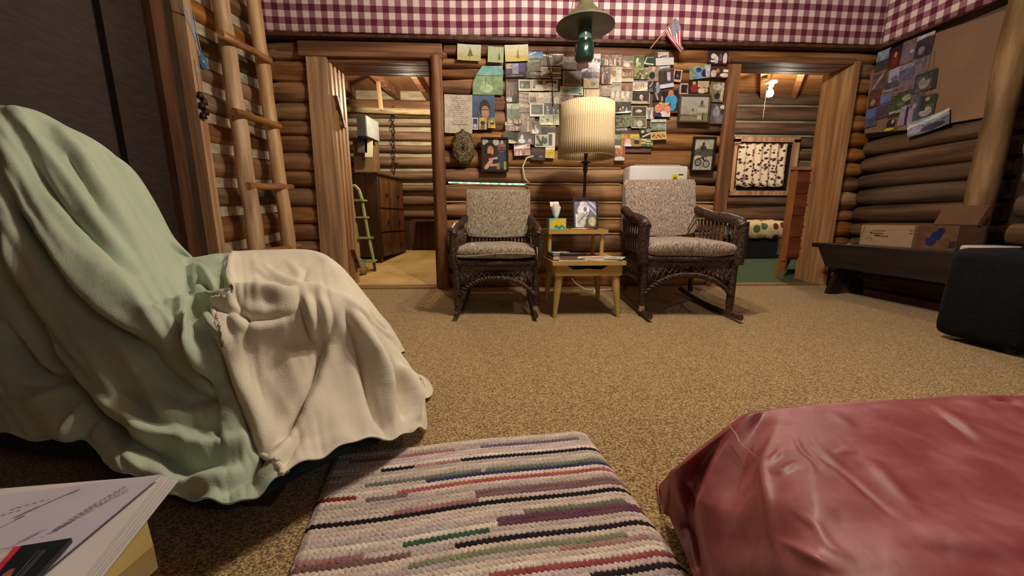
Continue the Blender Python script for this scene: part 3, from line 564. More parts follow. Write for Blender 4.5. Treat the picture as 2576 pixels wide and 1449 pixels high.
# ------------------------------------------------------------------ wicker rocking chairs
WICK = mat('dark_brown_wicker', rgb(34, 22, 16), rgb(84, 62, 48), rough=.38, scale=(60, 60, 60), nscale=1, bump=.8, spec=.6, c3=rgb(56, 38, 28))
def cushion_mat(name, a, b, c):
    m = mat(name, rgb(*a), rgb(*b), rough=.95, scale=(260, 60, 60), nscale=1, bump=.8, detail=3, c3=rgb(*c), contrast=(.34, .64), sheen=.3, spec=.05); return m
CUSH1 = cushion_mat('grey_brown_tweed', (92, 82, 68), (196, 184, 162), (150, 138, 118))
CUSH2 = cushion_mat('rosy_brown_tweed', (98, 82, 74), (200, 184, 170), (154, 136, 122))
FOAM = mat('old_yellow_foam', rgb(160, 112, 50), rgb(190, 140, 70), rough=.9, scale=(9, 9, 9))
CHROME = mat('chrome_cap', rgb(200, 196, 190), rough=.25, metal=.8)
def wrap_tube(path, r, amp=.003, step=.009, seg=10):
    P = [Vector(p) for p in path]; L = [0]
    for i in range(1, len(P)): L.append(L[-1] + (P[i] - P[i - 1]).length)
    n = max(4, int(L[-1] / step * 2)); Q = []; R = []
    for i in range(n + 1):
        d = L[-1] * i / n; k = max(j for j in range(len(L)) if L[j] <= d + 1e-9); k = min(k, len(P) - 2)
        Q.append(P[k].lerp(P[k + 1], (d - L[k]) / max(1e-6, L[k + 1] - L[k]))); R.append(r + (amp if i % 2 else 0))
    return MB().tube(Q, R, seg)
def loft_cushion(cx, w, y0, y1, z0, z1, sag=.0, n=16, tilt=0, puff=.03, crown=0, rnd_=.03):
    """boxy soft cushion, x width w, y0..y1, z0..z1"""
    mb = MB(); m = 28; G = []
    for i in range(n + 1):
        u = i / n * 2 - 1; ew = (1 - abs(u) ** 10) ** .5 if abs(u) < 1 else 0
        x = cx + u * w / 2; ring = []
        e = max(.0, 1 - abs(u) ** 8) ; 
        for k in range(m):
            th = 2 * math.pi * k / m; c, s = math.cos(th), math.sin(th)
            cc = math.copysign(abs(c) ** .45, c); ss = math.copysign(abs(s) ** .5, s)
            hz = (z1 - z0) / 2 * (.62 + .38 * e) ; hy = (y1 - y0) / 2 * (.90 + .10 * e)
            y = (y0 + y1) / 2 + cc * hy; z = (z0 + z1) / 2 + ss * hz + (crown * (1 - u * u) if s > 0 else 0) - sag * (1 - u * u)
            z += .006 * mnoise.noise(Vector((x * 9, y * 9, z * 9 + cx)))
            ring.append((x, y + .005 * mnoise.noise(Vector((x * 8, 5, z * 9))), z + tilt * (y - y0)))
        G.append(ring)
    vs = [p for r in G for p in r]; fs = [(i * m + k, i * m + (k + 1) % m, (i + 1) * m + (k + 1) % m, (i + 1) * m + k) for i in range(n) for k in range(m)]
    fs += [tuple(range(m))[::-1], tuple(range(n * m, (n + 1) * m))]
    return mb.add(vs, fs)
def rocker(loc, rz, s, cm, label, variant):
    c = empty('rocking_chair', loc, label, 'chair', None, rz); c.scale = (s, s, s)
    for sx in (-1, 1):
        X = .265 * sx
        wrap_tube([(X, -.27, .07), (X, -.27, .30), (X * 1.02, -.275, .58)], .021).build('front_leg', WICK, c, smooth=True)
        MB().tube([(X, -.27, .035), (X, -.27, .075)], .02, 10).build('foot_cap', CHROME if (variant == 1 and sx == 1) or (variant == 2 and sx == -1) else WICK, c, smooth=40)
        wrap_tube([(X * .93, .25, .06), (X * .93, .27, .36), (X * .85, .36, .80)], .017).build('back_leg', WICK, c, smooth=True)
        # rocker runner
        P = [(X * .97, y, .018 + .30 * (y) ** 2 * .35 + (.0)) for y in np.linspace(-.42, .46, 15)]
        MB().tube([(p[0], p[1], p[2] + .0) for p in P], .019, 8, flat=.8).build('rocker', WICK, c, smooth=60)
        # arm: wrapped roll from front post to back
        P = [(X * 1.04, -.30, .545), (X * 1.05, -.27, .575), (X * 1.06, -.12, .60), (X * 1.03, .08, .615), (X * .98, .30, .66)]
        wrap_tube(P, .022 if variant == 1 else .028, .003, .010, 12).build('arm', WICK, c, smooth=True)
        # rolled front of arm (wrapped panel)
        wrap_tube([(X * 1.07, -.285, .58), (X * 1.08, -.285, .45), (X * 1.05, -.28, .33)], .020 if variant == 1 else .030, .004, .012, 12).build('arm_roll', WICK, c, smooth=True)
        lat = MB()
        for k in range(9):
            y = -.22 + k * .055
            lat.tube([(X * 1.02, y, .36), (X * 1.05, y + .03, .48), (X * 1.03, y + .01, .59)], .0055, 5)
            lat.tube([(X * 1.02, y + .05, .36), (X * 1.03, y + .02, .47), (X * 1.03, y + .06, .60)], .0045, 5)
        lo = lat.build('arm_weave', WICK, c, smooth=True); lo['kind'] = 'stuff'
        la = MB()
        for k in range(8):
            y = -.24 + k * .06; la.tube([(X, y, .34), (X, y + .06, .24), (X, y + .03, .19)], .005, 5); la.tube([(X, y + .06, .34), (X, y, .24), (X, y + .03, .19)], .005, 5)
        la.tube([(X, -.26, .17), (X, -.1, .215), (X, .1, .215), (X, .26, .18)], .011, 8)
        lo = la.build('side_lattice', WICK, c, smooth=True); lo['kind'] = 'stuff'
    wrap_tube([(-.27, -.275, .365), (0, -.285, .36), (.27, -.275, .365)], .019).build('seat_rail', WICK, c, smooth=True)
    wrap_tube([(-.25, .26, .365), (.25, .26, .365)], .017).build('seat_rail', WICK, c, smooth=True)
    B(-.255, .255, -.26, .26, .35, .372).build('seat_frame', WICK, c)
    # dark woven apron between seat rail and arch
    ap = MB(); G = []
    for i in range(41):
        u = i / 40 * 2 - 1; x = u * .25; zl = .285 - .10 * abs(u) ** 2.2 - .02
        G.append([(x, -.278 + .003 * ((i + j) % 2), .37 + (zl + .05 - .37) * j / 8) for j in range(9)])
    sh = ap.grid(G).build('apron', WICK, c, smooth=True); md = sh.modifiers.new('t', 'SOLIDIFY'); md.thickness = .006
    br = MB()
    for st_ in range(3):
        P = []
        for i in range(73):
            u = i / 72 * 2 - 1; x = u * .262; z = .262 - .12 * abs(u) ** 2.4; ph = i * .75 + st_ * 2.094
            P.append((x, -.283 + .008 * math.cos(ph), z + .010 * math.sin(ph)))
        br.tube(P, .0085, 6)
    br.build('braided_arch', WICK, c, smooth=True)
    lt = MB()
    for sx in (-1, 1):
        for k in range(6):
            x0 = sx * (.25 - k * .035); lt.tube([(x0, -.276, .30 + .004 * k), (x0 - sx * .05, -.276, .20 + .012 * k)], .0045, 5); lt.tube([(x0 - sx * .05, -.276, .31), (x0, -.276, .17 + .014 * k)], .0045, 5)
    lo = lt.build('apron_lattice', WICK, c, smooth=True); lo['kind'] = 'stuff'
    wrap_tube([(-.25, .26, .20), (.25, .26, .20)], .013).build('stretcher', WICK, c, smooth=True)
    # back frame + low spindles
    bf = MB()
    for k in range(15):
        x = -.20 + k * .40 / 14; bf.tube([(x, .262, .37), (x + .014, .272, .44), (x, .285, .52)], .0055, 5); bf.tube([(x + .02, .262, .37), (x, .272, .44), (x + .014, .285, .52)], .0045, 5)
    bf.tube([(-.22, .285, .51), (.22, .285, .51)], .012, 8); bf.tube([(-.21, .27, .455), (.21, .27, .455)], .009, 8)
    lo = bf.build('back_weave', WICK, c, smooth=True); lo['kind'] = 'stuff'
    if variant == 2: B(-.215, .235, .262, .27, .40, .60).build('foam_lining', FOAM, c)
    # cushions
    if variant == 1:
        loft_cushion(0, .545, -.31, .22, .385, .47, crown=.012).build('seat_cushion', cm, c, smooth=True)
        MB().tube([(x, -.315 + .02 * (abs(x) / .27) ** 8, .425 + .016 * math.sin(x * 7) - .02 * (x > 0) * x * 4) for x in np.linspace(-.262, .262, 30)], .0055, 6).build('piping', cm, c, smooth=True)
        MB().tube([(.268 - .0, -.30 + .02 * math.sin(t), .427 + .038 * math.cos(t)) for t in np.linspace(0, 2 * math.pi, 14)], .005, 6).build('piping', cm, c, smooth=True)
        tg = MB().add([(-.17, -.24, .475), (-.13, -.25, .472), (-.165, -.235, .495)], [(0, 1, 2)]).build('white_label', mat('white_tag', rgb(230, 225, 215)), c); md = tg.modifiers.new('t', 'SOLIDIFY'); md.thickness = .001
    else:
        loft_cushion(.005, .555, -.31, .22, .365, .455, crown=.022).build('seat_cushion', cm, c, smooth=True)
    # back cover: rounded slab leaning back
    wbk = .262; G = []
    z0, z1 = (.515, .885) if variant == 1 else (.50, .885)
    nz_ = 14
    for i in range(nz_ + 1):
        t = i / nz_; z = z0 + (z1 - z0) * t; yc = .255 + .32 * (z - .5)
        th = .030 * (1 - max(0, (t - .9) / .1) ** 2 * .7) ; th = max(th, .010)
        hw = wbk * (.965 + .035 * t) * (1 - .03 * max(0, (t - .93) / .07)); ring = []
        if i == 0: hw *= .93; th *= .8
        m = 40
        for k in range(m):
            a = 2 * math.pi * k / m; cc = math.copysign(abs(math.cos(a)) ** .28, math.cos(a)); ss = math.copysign(abs(math.sin(a)) ** .5, math.sin(a))
            x = cc * hw; zz_ = z - (.03 if variant == 2 else .012) * (1 - (x / hw) ** 2) * (1 - t) ** 3
            ring.append((x, yc + ss * th + .006 * mnoise.noise(Vector((x * 7, z * 7, variant))), zz_))
        G.append(ring)
    vs = [p for r in G for p in r]; m = 40
    fs = [(i * m + k, i * m + (k + 1) % m, (i + 1) * m + (k + 1) % m, (i + 1) * m + k) for i in range(nz_) for k in range(m)] + [tuple(range(m))[::-1], tuple(range(nz_ * m, (nz_ + 1) * m))]
    bc = MB().add(vs, fs).build('back_cushion', cm, c, smooth=50)
    hem = [(-.235, .20, .60), (-.225, .215, .545), (-.19, .212, .523), (0, .216, .508), (.19, .212, .523), (.225, .215, .545), (.235, .20, .60)] if variant == 1 else [(-.25, .22, .60), (-.20, .216, .60)]
    if variant == 1: MB().tube(hem, .006, 6).build('hem_fold', cm, c, smooth=True)
    else: MB().tube([(.17, .208, .52), (.19, .214, .56), (.22, .225, .61), (.235, .235, .64)], .004, 6).build('tie_cord', WICK, c, smooth=True)
    return c
rocker((.018, 2.72, .0), math.radians(-2), 1.0, CUSH1, 'left wicker rocking chair with grey tweed cushions and loose piping on the seat', 1)
rocker((1.305, 2.66, .0), math.radians(-5.5), 1.09, CUSH2, 'right wicker rocking chair with rosy tweed cushions in front of the white heater', 2)
# ------------------------------------------------------------------ step end table
BL_ = mat('blonde_wood', rgb(168, 138, 76), rgb(204, 174, 108), rough=.4, scale=(2, 18, 18), nscale=1, c3=rgb(190, 158, 92)); BLL = mat('blonde_leg', rgb(164, 132, 72), rgb(200, 168, 104), rough=.4, scale=(18, 18, 2), nscale=1)
BLD = mat('shadowed_inside', rgb(60, 44, 26), rgb(74, 54, 32), rough=.7)
tb = empty('step_end_table', (.60, 2.55, 0), 'two tier blonde wood end table with splayed tapered legs between the rocking chairs', 'table')
YF = 2.38; zt0, zt1 = .352, .378
tp = MB().hull([(.372, YF - .02, zt0), (.855, YF - .02, zt0), (.875, 2.90, zt0), (.345, 2.90, zt0)], [(.372, YF - .02, zt1), (.855, YF - .02, zt1), (.875, 2.90, zt1), (.345, 2.90, zt1)]).build('tabletop', BL_, tb)
# front panel with scooped cut-out
xs = np.linspace(.395, .832, 41); top = []
for x in xs:
    u = (x - .395) / (.832 - .395); 
    if .18 < u < .80: w = (u - .18) / .62; d = .030 * min(1, w / .16, (1 - w) / .16) ** .7 - .006 * math.exp(-((w - .5) / .18) ** 2)
    else: d = 0
    top.append(zt0 - d)
z0 = .282; bot = [(x, YF, z0) for x in xs]; n = len(xs)
vs = [(x, YF, z0) for x in xs] + [(x, YF, t) for x, t in zip(xs, top)] + [(x, YF + .02, z0) for x in xs] + [(x, YF + .02, t) for x, t in zip(xs, top)]
fs = []
for i in range(n - 1): fs += [(i, i + 1, n + i + 1, n + i), (2 * n + i + 1, 2 * n + i, 3 * n + i, 3 * n + i + 1), (n + i, n + i + 1, 3 * n + i + 1, 3 * n + i), (i + 1, i, 2 * n + i, 2 * n + i + 1)]
fs += [(0, n, 3 * n, 2 * n), (n - 1, 3 * n - 1, 4 * n - 1, 2 * n - 1)]
MB().add(vs, fs).build('drawer_front', BL_, tb)
MB().box(.385, .400, YF + .02, 2.86, .285, zt0).box(.828, .845, YF + .02, 2.86, .285, zt0).box(.385, .845, 2.85, 2.87, .285, zt0).box(.40, .83, YF + .02, 2.86, .283, .293).build('apron_box', BL_, tb)
for (x, y, dx, dy) in ((.425, 2.42, -.03, -.04), (.805, 2.42, .02, -.04), (.43, 2.83, -.03, .03), (.80, 2.83, .02, .03)):
    P = [Vector((x, y, .285)).lerp(Vector((x + dx, y + dy, 0)), i / 6) for i in range(7)]
    MB().tube(P, [.029, .028, .025, .022, .019, .016, .013], 14).build('leg', BLL, tb, smooth=60)
sh = MB().hull([(.378, 2.60, .545), (.800, 2.60, .545), (.805, 2.90, .545), (.37, 2.90, .545)], [(.378, 2.60, .576), (.800, 2.60, .576), (.805, 2.90, .576), (.37, 2.90, .576)]).build('upper_shelf', BL_, tb)
for x in (.388, .765):
    for y in (2.63, 2.87): MB().tube([(x, y, zt1), (x + .002, y, .546)], [.016, .013], 10).build('shelf_post', BLL, tb, smooth=60)
# ------------------------------------------------------------------ things on the table
tbx = empty('tissue_box', (.44, 2.64, .576), 'small yellow and turquoise tissue box on the upper shelf of the end table', 'tissue box')
a, b = at(1382, 549, Y=2.62), at(1424, 576, Y=2.62); wx0, wx1, zt = a.x, b.x, a.z
nx, nz2 = 40, 26; V = []; C_ = []; Fc = []
for j in range(nz2 + 1):
    for i in range(nx + 1):
        u, v = i / nx, j / nz2; V.append((wx0 + (wx1 - wx0) * u, 2.62, .577 + (zt - .577) * v))
        c = (lin(120), lin(190), lin(185)); 
        if .05 < u < .97 and .08 < v < .95 and not (v > .62 and u < .28 * (v - .62) / .33 + .02): c = (lin(232), lin(200), lin(50))
        if ((u - .62) / .34) ** 2 + ((v - .22 - .08 * math.sin(u * 19)) / .13) ** 2 < 1: c = (lin(60), lin(140), lin(130))
        if ((u - .4) / .1) ** 2 + ((v - .16) / .05) ** 2 < 1: c = (lin(90), lin(160), lin(150))
        C_.append(c)
mb = MB().add(V, [(j * (nx + 1) + i, j * (nx + 1) + i + 1, (j + 1) * (nx + 1) + i + 1, (j + 1) * (nx + 1) + i) for j in range(nz2) for i in range(nx)])
n0 = len(mb.v); mb.box(wx0, wx1, 2.6205, 2.74, .577, zt); mb.c = C_ + [(lin(110), lin(180), lin(178))] * (len(mb.v) - n0); mb.build('printed_box', vcmat('printed_card', .5), tbx)
cx = (wx0 + wx1) / 2
tis = MB(); G = []
for i in range(25):
    a_ = 2 * math.pi * i / 24; col = []
    for j in range(7):
        t = j / 6; r = .010 + .042 * t * (1 - .45 * t) * (1 + .45 * math.sin(a_ * 3 + 1)); hgt = t * .115 * (1 - .28 * (math.sin(a_ * 2 + .6) > 0) * t) 
        col.append((cx - .002 + r * math.cos(a_) - .012 * t, 2.68 + r * .6 * math.sin(a_), zt + hgt))
    G.append(col)
ts = tis.grid(G).build('tissue', mat('tissue_paper', rgb(226, 220, 214), rgb(236, 230, 226), rough=.9), tbx, smooth=True); md = ts.modifiers.new('t', 'SOLIDIFY'); md.thickness = .001
# ------------------------------------------------------------------ printed pictures: a small painter writing vertex colours
def S(*c): return np.array([lin(c[0]), lin(c[1]), lin(c[2])])
def paint(w, h, ops, seed=0, nx=None):
    """w,h in metres -> (nx, ny, colours (ny+1,nx+1,3)); u right, v up, 0..1"""
    nx = nx or int(min(80, max(22, w / .0024))); ny = int(min(80, max(12, nx * h / w)))
    u, v = np.meshgrid(np.linspace(0, 1, nx + 1), np.linspace(0, 1, ny + 1)); im = np.zeros((ny + 1, nx + 1, 3)); r = np.random.default_rng(seed)
    def sm(n):
        k = r.random((n + 2, n + 2)); x = u * n; y = v * n; xi = x.astype(int); yi = y.astype(int); fx = x - xi; fy = y - yi
        return (k[yi, xi] * (1 - fx) * (1 - fy) + k[yi, xi + 1] * fx * (1 - fy) + k[yi + 1, xi] * (1 - fx) * fy + k[yi + 1, xi + 1] * fx * fy)
    for op in ops:
        t = op[0]
        if t == 'bg': im[:] = op[1]
        elif t == 'grad': im[:] = op[1] + (op[2] - op[1]) * v[..., None]          # bottom, top
        elif t == 'band':                                                          # v0 v1 col wobble
            wob = op[4] * (sm(5) - .5) if len(op) > 4 else 0; m = (v > op[1] + wob) & (v < op[2] + wob); im[m] = op[3]
        elif t == 'r': m = (u > op[1]) & (u < op[3]) & (v > op[2]) & (v < op[4]); im[m] = op[5]
        elif t == 'e': m = ((u - op[1]) / op[3]) ** 2 + ((v - op[2]) / op[4]) ** 2 < 1; im[m] = op[5]
        elif t == 'tri': m = (v > op[2]) & (v < op[4]) & (np.abs(u - op[1]) < op[3] * (op[4] - v) / (op[4] - op[2])); im[m] = op[5]
        elif t == 'l':                                                             # x0 y0 x1 y1 width col
            x0, y0, x1, y1, wd, c = op[1:]; dx, dy = x1 - x0, y1 - y0; q = np.clip(((u - x0) * dx + (v - y0) * dy) / (dx * dx + dy * dy + 1e-9), 0, 1)
            m = np.hypot(u - x0 - q * dx, (v - y0 - q * dy) * h / w) < wd; im[m] = c
        elif t == 'ppl':                                                           # n, base, height, cols
            n_, b0, hh = op[1], op[2], op[3]
            for i in range(n_):
                cx = (i + .5 + .8 * (r.random() - .5)) / n_ * (op[6] if len(op) > 6 else .9) + (op[7] if len(op) > 7 else .05); hw = .33 / n_; top = b0 + hh * (.55 + .55 * r.random()); c = op[4][r.integers(len(op[4]))]
                m = ((u - cx) / hw) ** 2 + ((v - b0) / (top - b0 - .02)) ** 2 < 1; im[m & (v > b0 - .02)] = c
                m = ((u - cx) / (hw * .6)) ** 2 + ((v - top) / (hw * .7 * w / h)) ** 2 < 1; im[m] = op[5]
        elif t == 'mot': im *= (1 + op[1] * (sm(op[2]) - .5) * 2)[..., None]
        elif t == 'spk': im *= (1 + op[1] * (r.random(u.shape) - .5) * 2)[..., None]
        elif t == 'brd':                                                           # border fraction l b r t colour
            m = (u < op[1]) | (v < op[2]) | (u > 1 - op[3]) | (v > 1 - op[4]); im[m] = op[5]
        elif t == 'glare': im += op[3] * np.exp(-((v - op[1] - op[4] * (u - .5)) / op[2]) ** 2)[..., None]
    return nx, ny, np.clip(im, 0.0, 1)
PR = vcmat('photo_print', .42, spec=.4); PM = vcmat('matt_print', .9, spec=.1)
def sheet(name, O, ux, uz, nrm, w, h, ops, seed=0, curl=0., m=None, thick=.0015, parent=None, cut=None, nx=None, curlx=0.):
    """printed sheet: O lower-left corner, ux/uz unit axes, nrm facing the room"""
    nx, ny, im = paint(w, h, ops, seed, nx); V = []; O = Vector(O); ux = Vector(ux); uz = Vector(uz); nr = Vector(nrm)
    for j in range(ny + 1):
        for i in range(nx + 1):
            u, v = i / nx, j / ny; c = curl * (2 * u - 1) ** 2 * .5 + curlx * (1 - v) ** 2
            uu = u
            if cut: uu = max(u, cut(v))
            V.append(O + ux * (w * uu) + uz * (h * v) + nr * c)
    mb = MB().add(V, [(j * (nx + 1) + i, j * (nx + 1) + i + 1, (j + 1) * (nx + 1) + i + 1, (j + 1) * (nx + 1) + i) for j in range(ny) for i in range(nx)])
    bd = [i for i in range(nx + 1)] + [j * (nx + 1) + nx for j in range(1, ny + 1)] + [ny * (nx + 1) + i for i in range(nx - 1, -1, -1)] + [j * (nx + 1) for j in range(ny - 1, 0, -1)]
    k0 = len(mb.v); mb.v += [tuple(Vector(q) - nr * thick) for q in mb.v[:k0]]; nb = len(bd)
    mb.f += [(bd[i], k0 + bd[i], k0 + bd[(i + 1) % nb], bd[(i + 1) % nb]) for i in range(nb)] + [tuple(k0 + q for q in f[::-1]) for f in mb.f[:nx * ny]]
    mb.c = np.vstack([im.reshape(-1, 3), np.tile(S(190, 184, 170), (k0, 1))]); return mb.build(name, m or PR, parent)
def frame_bars(par, O, ux, uz, nr, w, h, t, d, m):
    O, ux, uz, nr = map(Vector, (O, ux, uz, nr))
    for a, b in (((0, 0), (w, t)), ((0, h - t), (w, h)), ((0, t), (t, h - t)), ((w - t, t), (w, h - t))):
        c = O + ux * (a[0] + b[0]) / 2 + uz * (a[1] + b[1]) / 2 + nr * d / 2
        MB().obox(c, ux * (b[0] - a[0]) / 2, nr * d / 2, uz * (b[1] - a[1]) / 2).build('frame_bar', m, par)
BLK = mat('black_frame', rgb(26, 22, 22), rgb(38, 32, 30), rough=.4)
NB = (0, -1, 0)
# framed photograph on the table
fr = empty('framed_photograph', (.69, 2.66, .577), 'black framed pale photo of an old stone cross standing on the end table', 'framed photo')
A, Bq = at(1442, 576, Y=2.655), at(1508, 497, Y=2.655); up = Vector((.0, .22, 1)).normalized(); ux = Vector((1, 0, 0)); nr = Vector((0, -1, .22)).normalized()
w = Bq.x - A.x; h = (Bq.z - A.z); O = Vector((A.x - .004, 2.645, .579))
MB().obox(O + ux * w / 2 + up * h / 2 - nr * .006, ux * w / 2, nr * .004, up * h / 2).build('backing', BLK, fr)
frame_bars(fr, O, ux, up, nr, w, h, .010, .012, BLK)
W_ = S(236, 236, 240)
sheet('photo', O + ux * .008 + up * .008, ux, up, nr, w - .016, h - .016, [('grad', S(110, 108, 112), S(120, 116, 150)), ('l', .55, 1, 1, .7, .05, S(200, 200, 225)), ('l', .5, .9, 1, .45, .03, S(205, 205, 228)), ('e', .42, .62, .26, .22, W_), ('e', .42, .85, .16, .12, S(214, 214, 224)), ('r', .08, .0, .45, .5, S(220, 222, 220)), ('e', .35, .3, .22, .25, S(196, 200, 196)), ('r', .5, .02, .98, .32, S(84, 92, 74)), ('e', .8, .22, .16, .16, S(196, 190, 150)), ('e', .5, .66, .08, .08, S(120, 112, 116)), ('l', .2, .2, .6, .55, .03, S(130, 132, 130)), ('mot', .35, 12), ('spk', .12)], 3, parent=fr)
MB().obox((O.x + w / 2 - .05, 2.695, .62), (.01, 0, 0), (0, .025, -.035), (0, .003, .003)).build('easel_leg', BLK, fr)
P, Q = at(1438, 579, Y=2.625), at(1490, 577, Y=2.615)
for k, (a, b, c, lb) in enumerate(((1437, 1478, (226, 214, 186), 'cream pencil lying before the framed photo on the end table'), (1450, 1496, (190, 60, 44), 'red and white pen lying before the framed photo on the end table'))):
    a_, b_ = at(a, 578, Y=2.62 - .0 * k), at(b, 576, Y=2.60 + .012 * k); a_.z = b_.z = .581 + .001 * k
    a_.y = 2.607 + .010 * k; b_.y = 2.612 + .016 * k
    tag(MB().tube([a_, a_.lerp(b_, .9), b_], [.0045, .0045, .001], 8).build('pencil' if k == 0 else 'pen', mat('pen_%d' % k, rgb(*c), rough=.4), None, smooth=True), lb, 'pencil' if k == 0 else 'pen')
# magazines and papers on lower top
zc = zt1 + .001
def flat(name, x0, y0, w, d, rz, t, c1, c2, label, cat, ops=None):
    global zc
    ca, sa = math.cos(rz), math.sin(rz); ux = Vector((ca, sa, 0)); uy = Vector((-sa, ca, 0))
    o = sheet(name, Vector((x0, y0, zc + t)), ux, uy, (0, 0, 1), w, d, ops or [('bg', S(*c1)), ('r', .1, .1, .9, .6, S(*c2)), ('mot', .3, 6)], 5, thick=t, nx=30)
    zc += t + .0008; return tag(o, label, cat)
flat('newspaper', .42, 2.40, .40, .26, -.06, .004, (206, 186, 168), (170, 150, 138), 'open newspaper spread across the lower tier of the end table', 'newspaper', [('bg', S(214, 194, 178)), ('r', .05, .1, .45, .85, S(196, 170, 156)), ('r', .55, .1, .93, .85, S(200, 178, 162)), ('l', .5, 0, .5, 1, .004, S(120, 100, 90)), ('mot', .3, 14)])
flat('magazine', .58, 2.42, .22, .16, .25, .004, (220, 206, 196), (180, 130, 110), 'loose folded paper lying over the newspaper on the end table', 'magazine')
flat('leaflet', .72, 2.42, .12, .14, -.5, .006, (206, 208, 206), (150, 150, 150), 'grey white folded leaflet at the right edge of the end table', 'leaflet')
zc = zt1 + .006
flat('magazine', .385, 2.42, .16, .22, .05, .014, (190, 176, 170), (150, 60, 60), 'white and red magazine at the bottom of the pile on the end table', 'magazine')
flat('magazine', .39, 2.43, .16, .20, -.1, .012, (120, 30, 36), (60, 40, 60), 'dark red glossy magazine in the middle of the end table pile', 'magazine')
flat('magazine', .385, 2.44, .15, .19, .12, .012, (70, 72, 70), (190, 190, 186), 'grey striped magazine on top of the end table pile', 'magazine')
rm = MB(); bx = bmesh_box(.43, .60, 2.405, 2.445, zt1 + .030, zt1 + .052, .008); rm.add(*bx)
tag(rm.build('remote_control', mat('black_plastic', rgb(22, 22, 24), rgb(34, 34, 36), rough=.35), None, smooth=40), 'black oblong remote control resting against the magazine pile', 'remote control')
# ------------------------------------------------------------------ table lamp
lm = empty('table_lamp', (.668, 2.80, .577), 'table lamp with a pale ribbed drum shade and slim dark stem behind the framed photo', 'lamp')
SHD = mat('ribbed_shade_cloth', rgb(204, 176, 122), rgb(232, 208, 158), rough=.85, scale=(1, 1, 1.5), nscale=6)
lx, ly = .668, 2.80
n = 300; G = []
for i in range(n + 1):
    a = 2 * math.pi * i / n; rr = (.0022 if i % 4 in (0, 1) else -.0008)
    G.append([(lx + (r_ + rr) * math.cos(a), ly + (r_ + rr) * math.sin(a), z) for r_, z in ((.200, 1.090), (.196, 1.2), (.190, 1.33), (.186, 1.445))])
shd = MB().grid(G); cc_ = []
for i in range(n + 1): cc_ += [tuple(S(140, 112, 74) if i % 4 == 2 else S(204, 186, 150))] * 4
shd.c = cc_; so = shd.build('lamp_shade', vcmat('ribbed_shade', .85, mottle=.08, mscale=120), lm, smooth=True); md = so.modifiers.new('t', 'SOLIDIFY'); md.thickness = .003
for zz_, r_ in ((1.09, .2), (1.445, .186)): MB().tube([(lx + r_ * math.cos(a), ly + r_ * math.sin(a), zz_) for a in np.linspace(0, 2 * math.pi, 49)], .004, 6, cap=False).build('shade_rim', mat('rim_tape', rgb(196, 164, 104)), lm, smooth=True)
IRON = mat('dark_iron_lamp', rgb(30, 24, 22), rgb(50, 42, 38), rough=.4, scale=(20, 20, 20), spec=.6)
MB()._lathe([(.085, 0), (.085, .012), (.05, .025), (.018, .04), (.012, .10), (.016, .14), (.011, .18), (.011, .40), (.017, .42), (.017, .47), (.034, .475), (.034, .482), (.012, .50), (.012, .56)], (lx, ly, .577), 20).build('stem', IRON, lm, smooth=40)
for s in (-1, 1): MB().tube([(lx + s * .006, ly, 1.10), (lx + s * .02, ly, 1.14), (lx + s * .045, ly, 1.20), (lx + s * .05, ly, 1.30), (lx + s * .02, ly, 1.40), (lx, ly, 1.42)], .003, 6).build('harp', IRON, lm)
MB()._lathe([(.012, 1.12), (.02, 1.15), (.034, 1.20), (.03, 1.235), (.001, 1.25)], (lx, ly, 0), 14).build('bulb', mat('unlit_bulb', rgb(220, 216, 206), rough=.3), lm, smooth=True)
for k in range(3):
    a = k * 2.094; MB().tube([(lx, ly, 1.42), (lx + .185 * math.cos(a), ly + .185 * math.sin(a), 1.43)], .003, 5).build('spider_arm', IRON, lm)
# ------------------------------------------------------------------ heater
ht = empty('wall_heater', (1.43, 3.36, .53), 'white metal wall heater with a slotted top grille behind the right rocking chair', 'heater')
WHT = mat('white_enamel', rgb(206, 204, 206), rgb(218, 216, 216), rough=.35, scale=(4, 4, 4))
x0, x1 = 1.175, 1.70; y0, y1 = 3.29, 3.47; z0, z1 = .53, 1.075
MB().add(*bmesh_box(x0, x1, y0, y1, z0, z1 + .03, .022)).build('cabinet', WHT, ht, smooth=50)
MB().box(x0 + .06, x1 - .06, y0 + .03, y1 - .03, z1 + .029, z1 + .033).build('grille_tray', mat('grille_grey', rgb(90, 90, 88), rough=.4), ht)
gr = MB()
for i in range(23): xx = x0 + .07 + i * (x1 - x0 - .14) / 22; gr.box(xx - .003, xx + .003, y0 + .03, y1 - .03, z1 + .03, z1 + .042)
for j in range(3): yy = y0 + .06 + j * .035; gr.box(x0 + .06, x1 - .06, yy - .003, yy + .003, z1 + .036, z1 + .041)
go = gr.build('grille', WHT, ht); go['kind'] = 'stuff'
a = at(1690, 452, Y=y0); Z0, Z1 = at(1690, 461, Y=y0).z, at(1690, 437, Y=y0).z
sheet('sticker', (1.555, y0 - .002, Z0 - .02), (1, 0, 0), (0, 0, 1), NB, .10, Z1 - Z0 + .02, [('bg', S(226, 222, 190)), ('r', .0, .0, .52, .94, S(216, 200, 30)), ('e', .26, .5, .22, .25, S(120, 120, 30)), ('r', .56, .84, .98, .98, S(60, 58, 40)), ('r', .6, .1, .95, .2, S(120, 116, 90)), ('r', .6, .4, .95, .46, S(120, 116, 90)), ('r', .6, .6, .95, .66, S(120, 116, 90))], 1, parent=ht, nx=30)
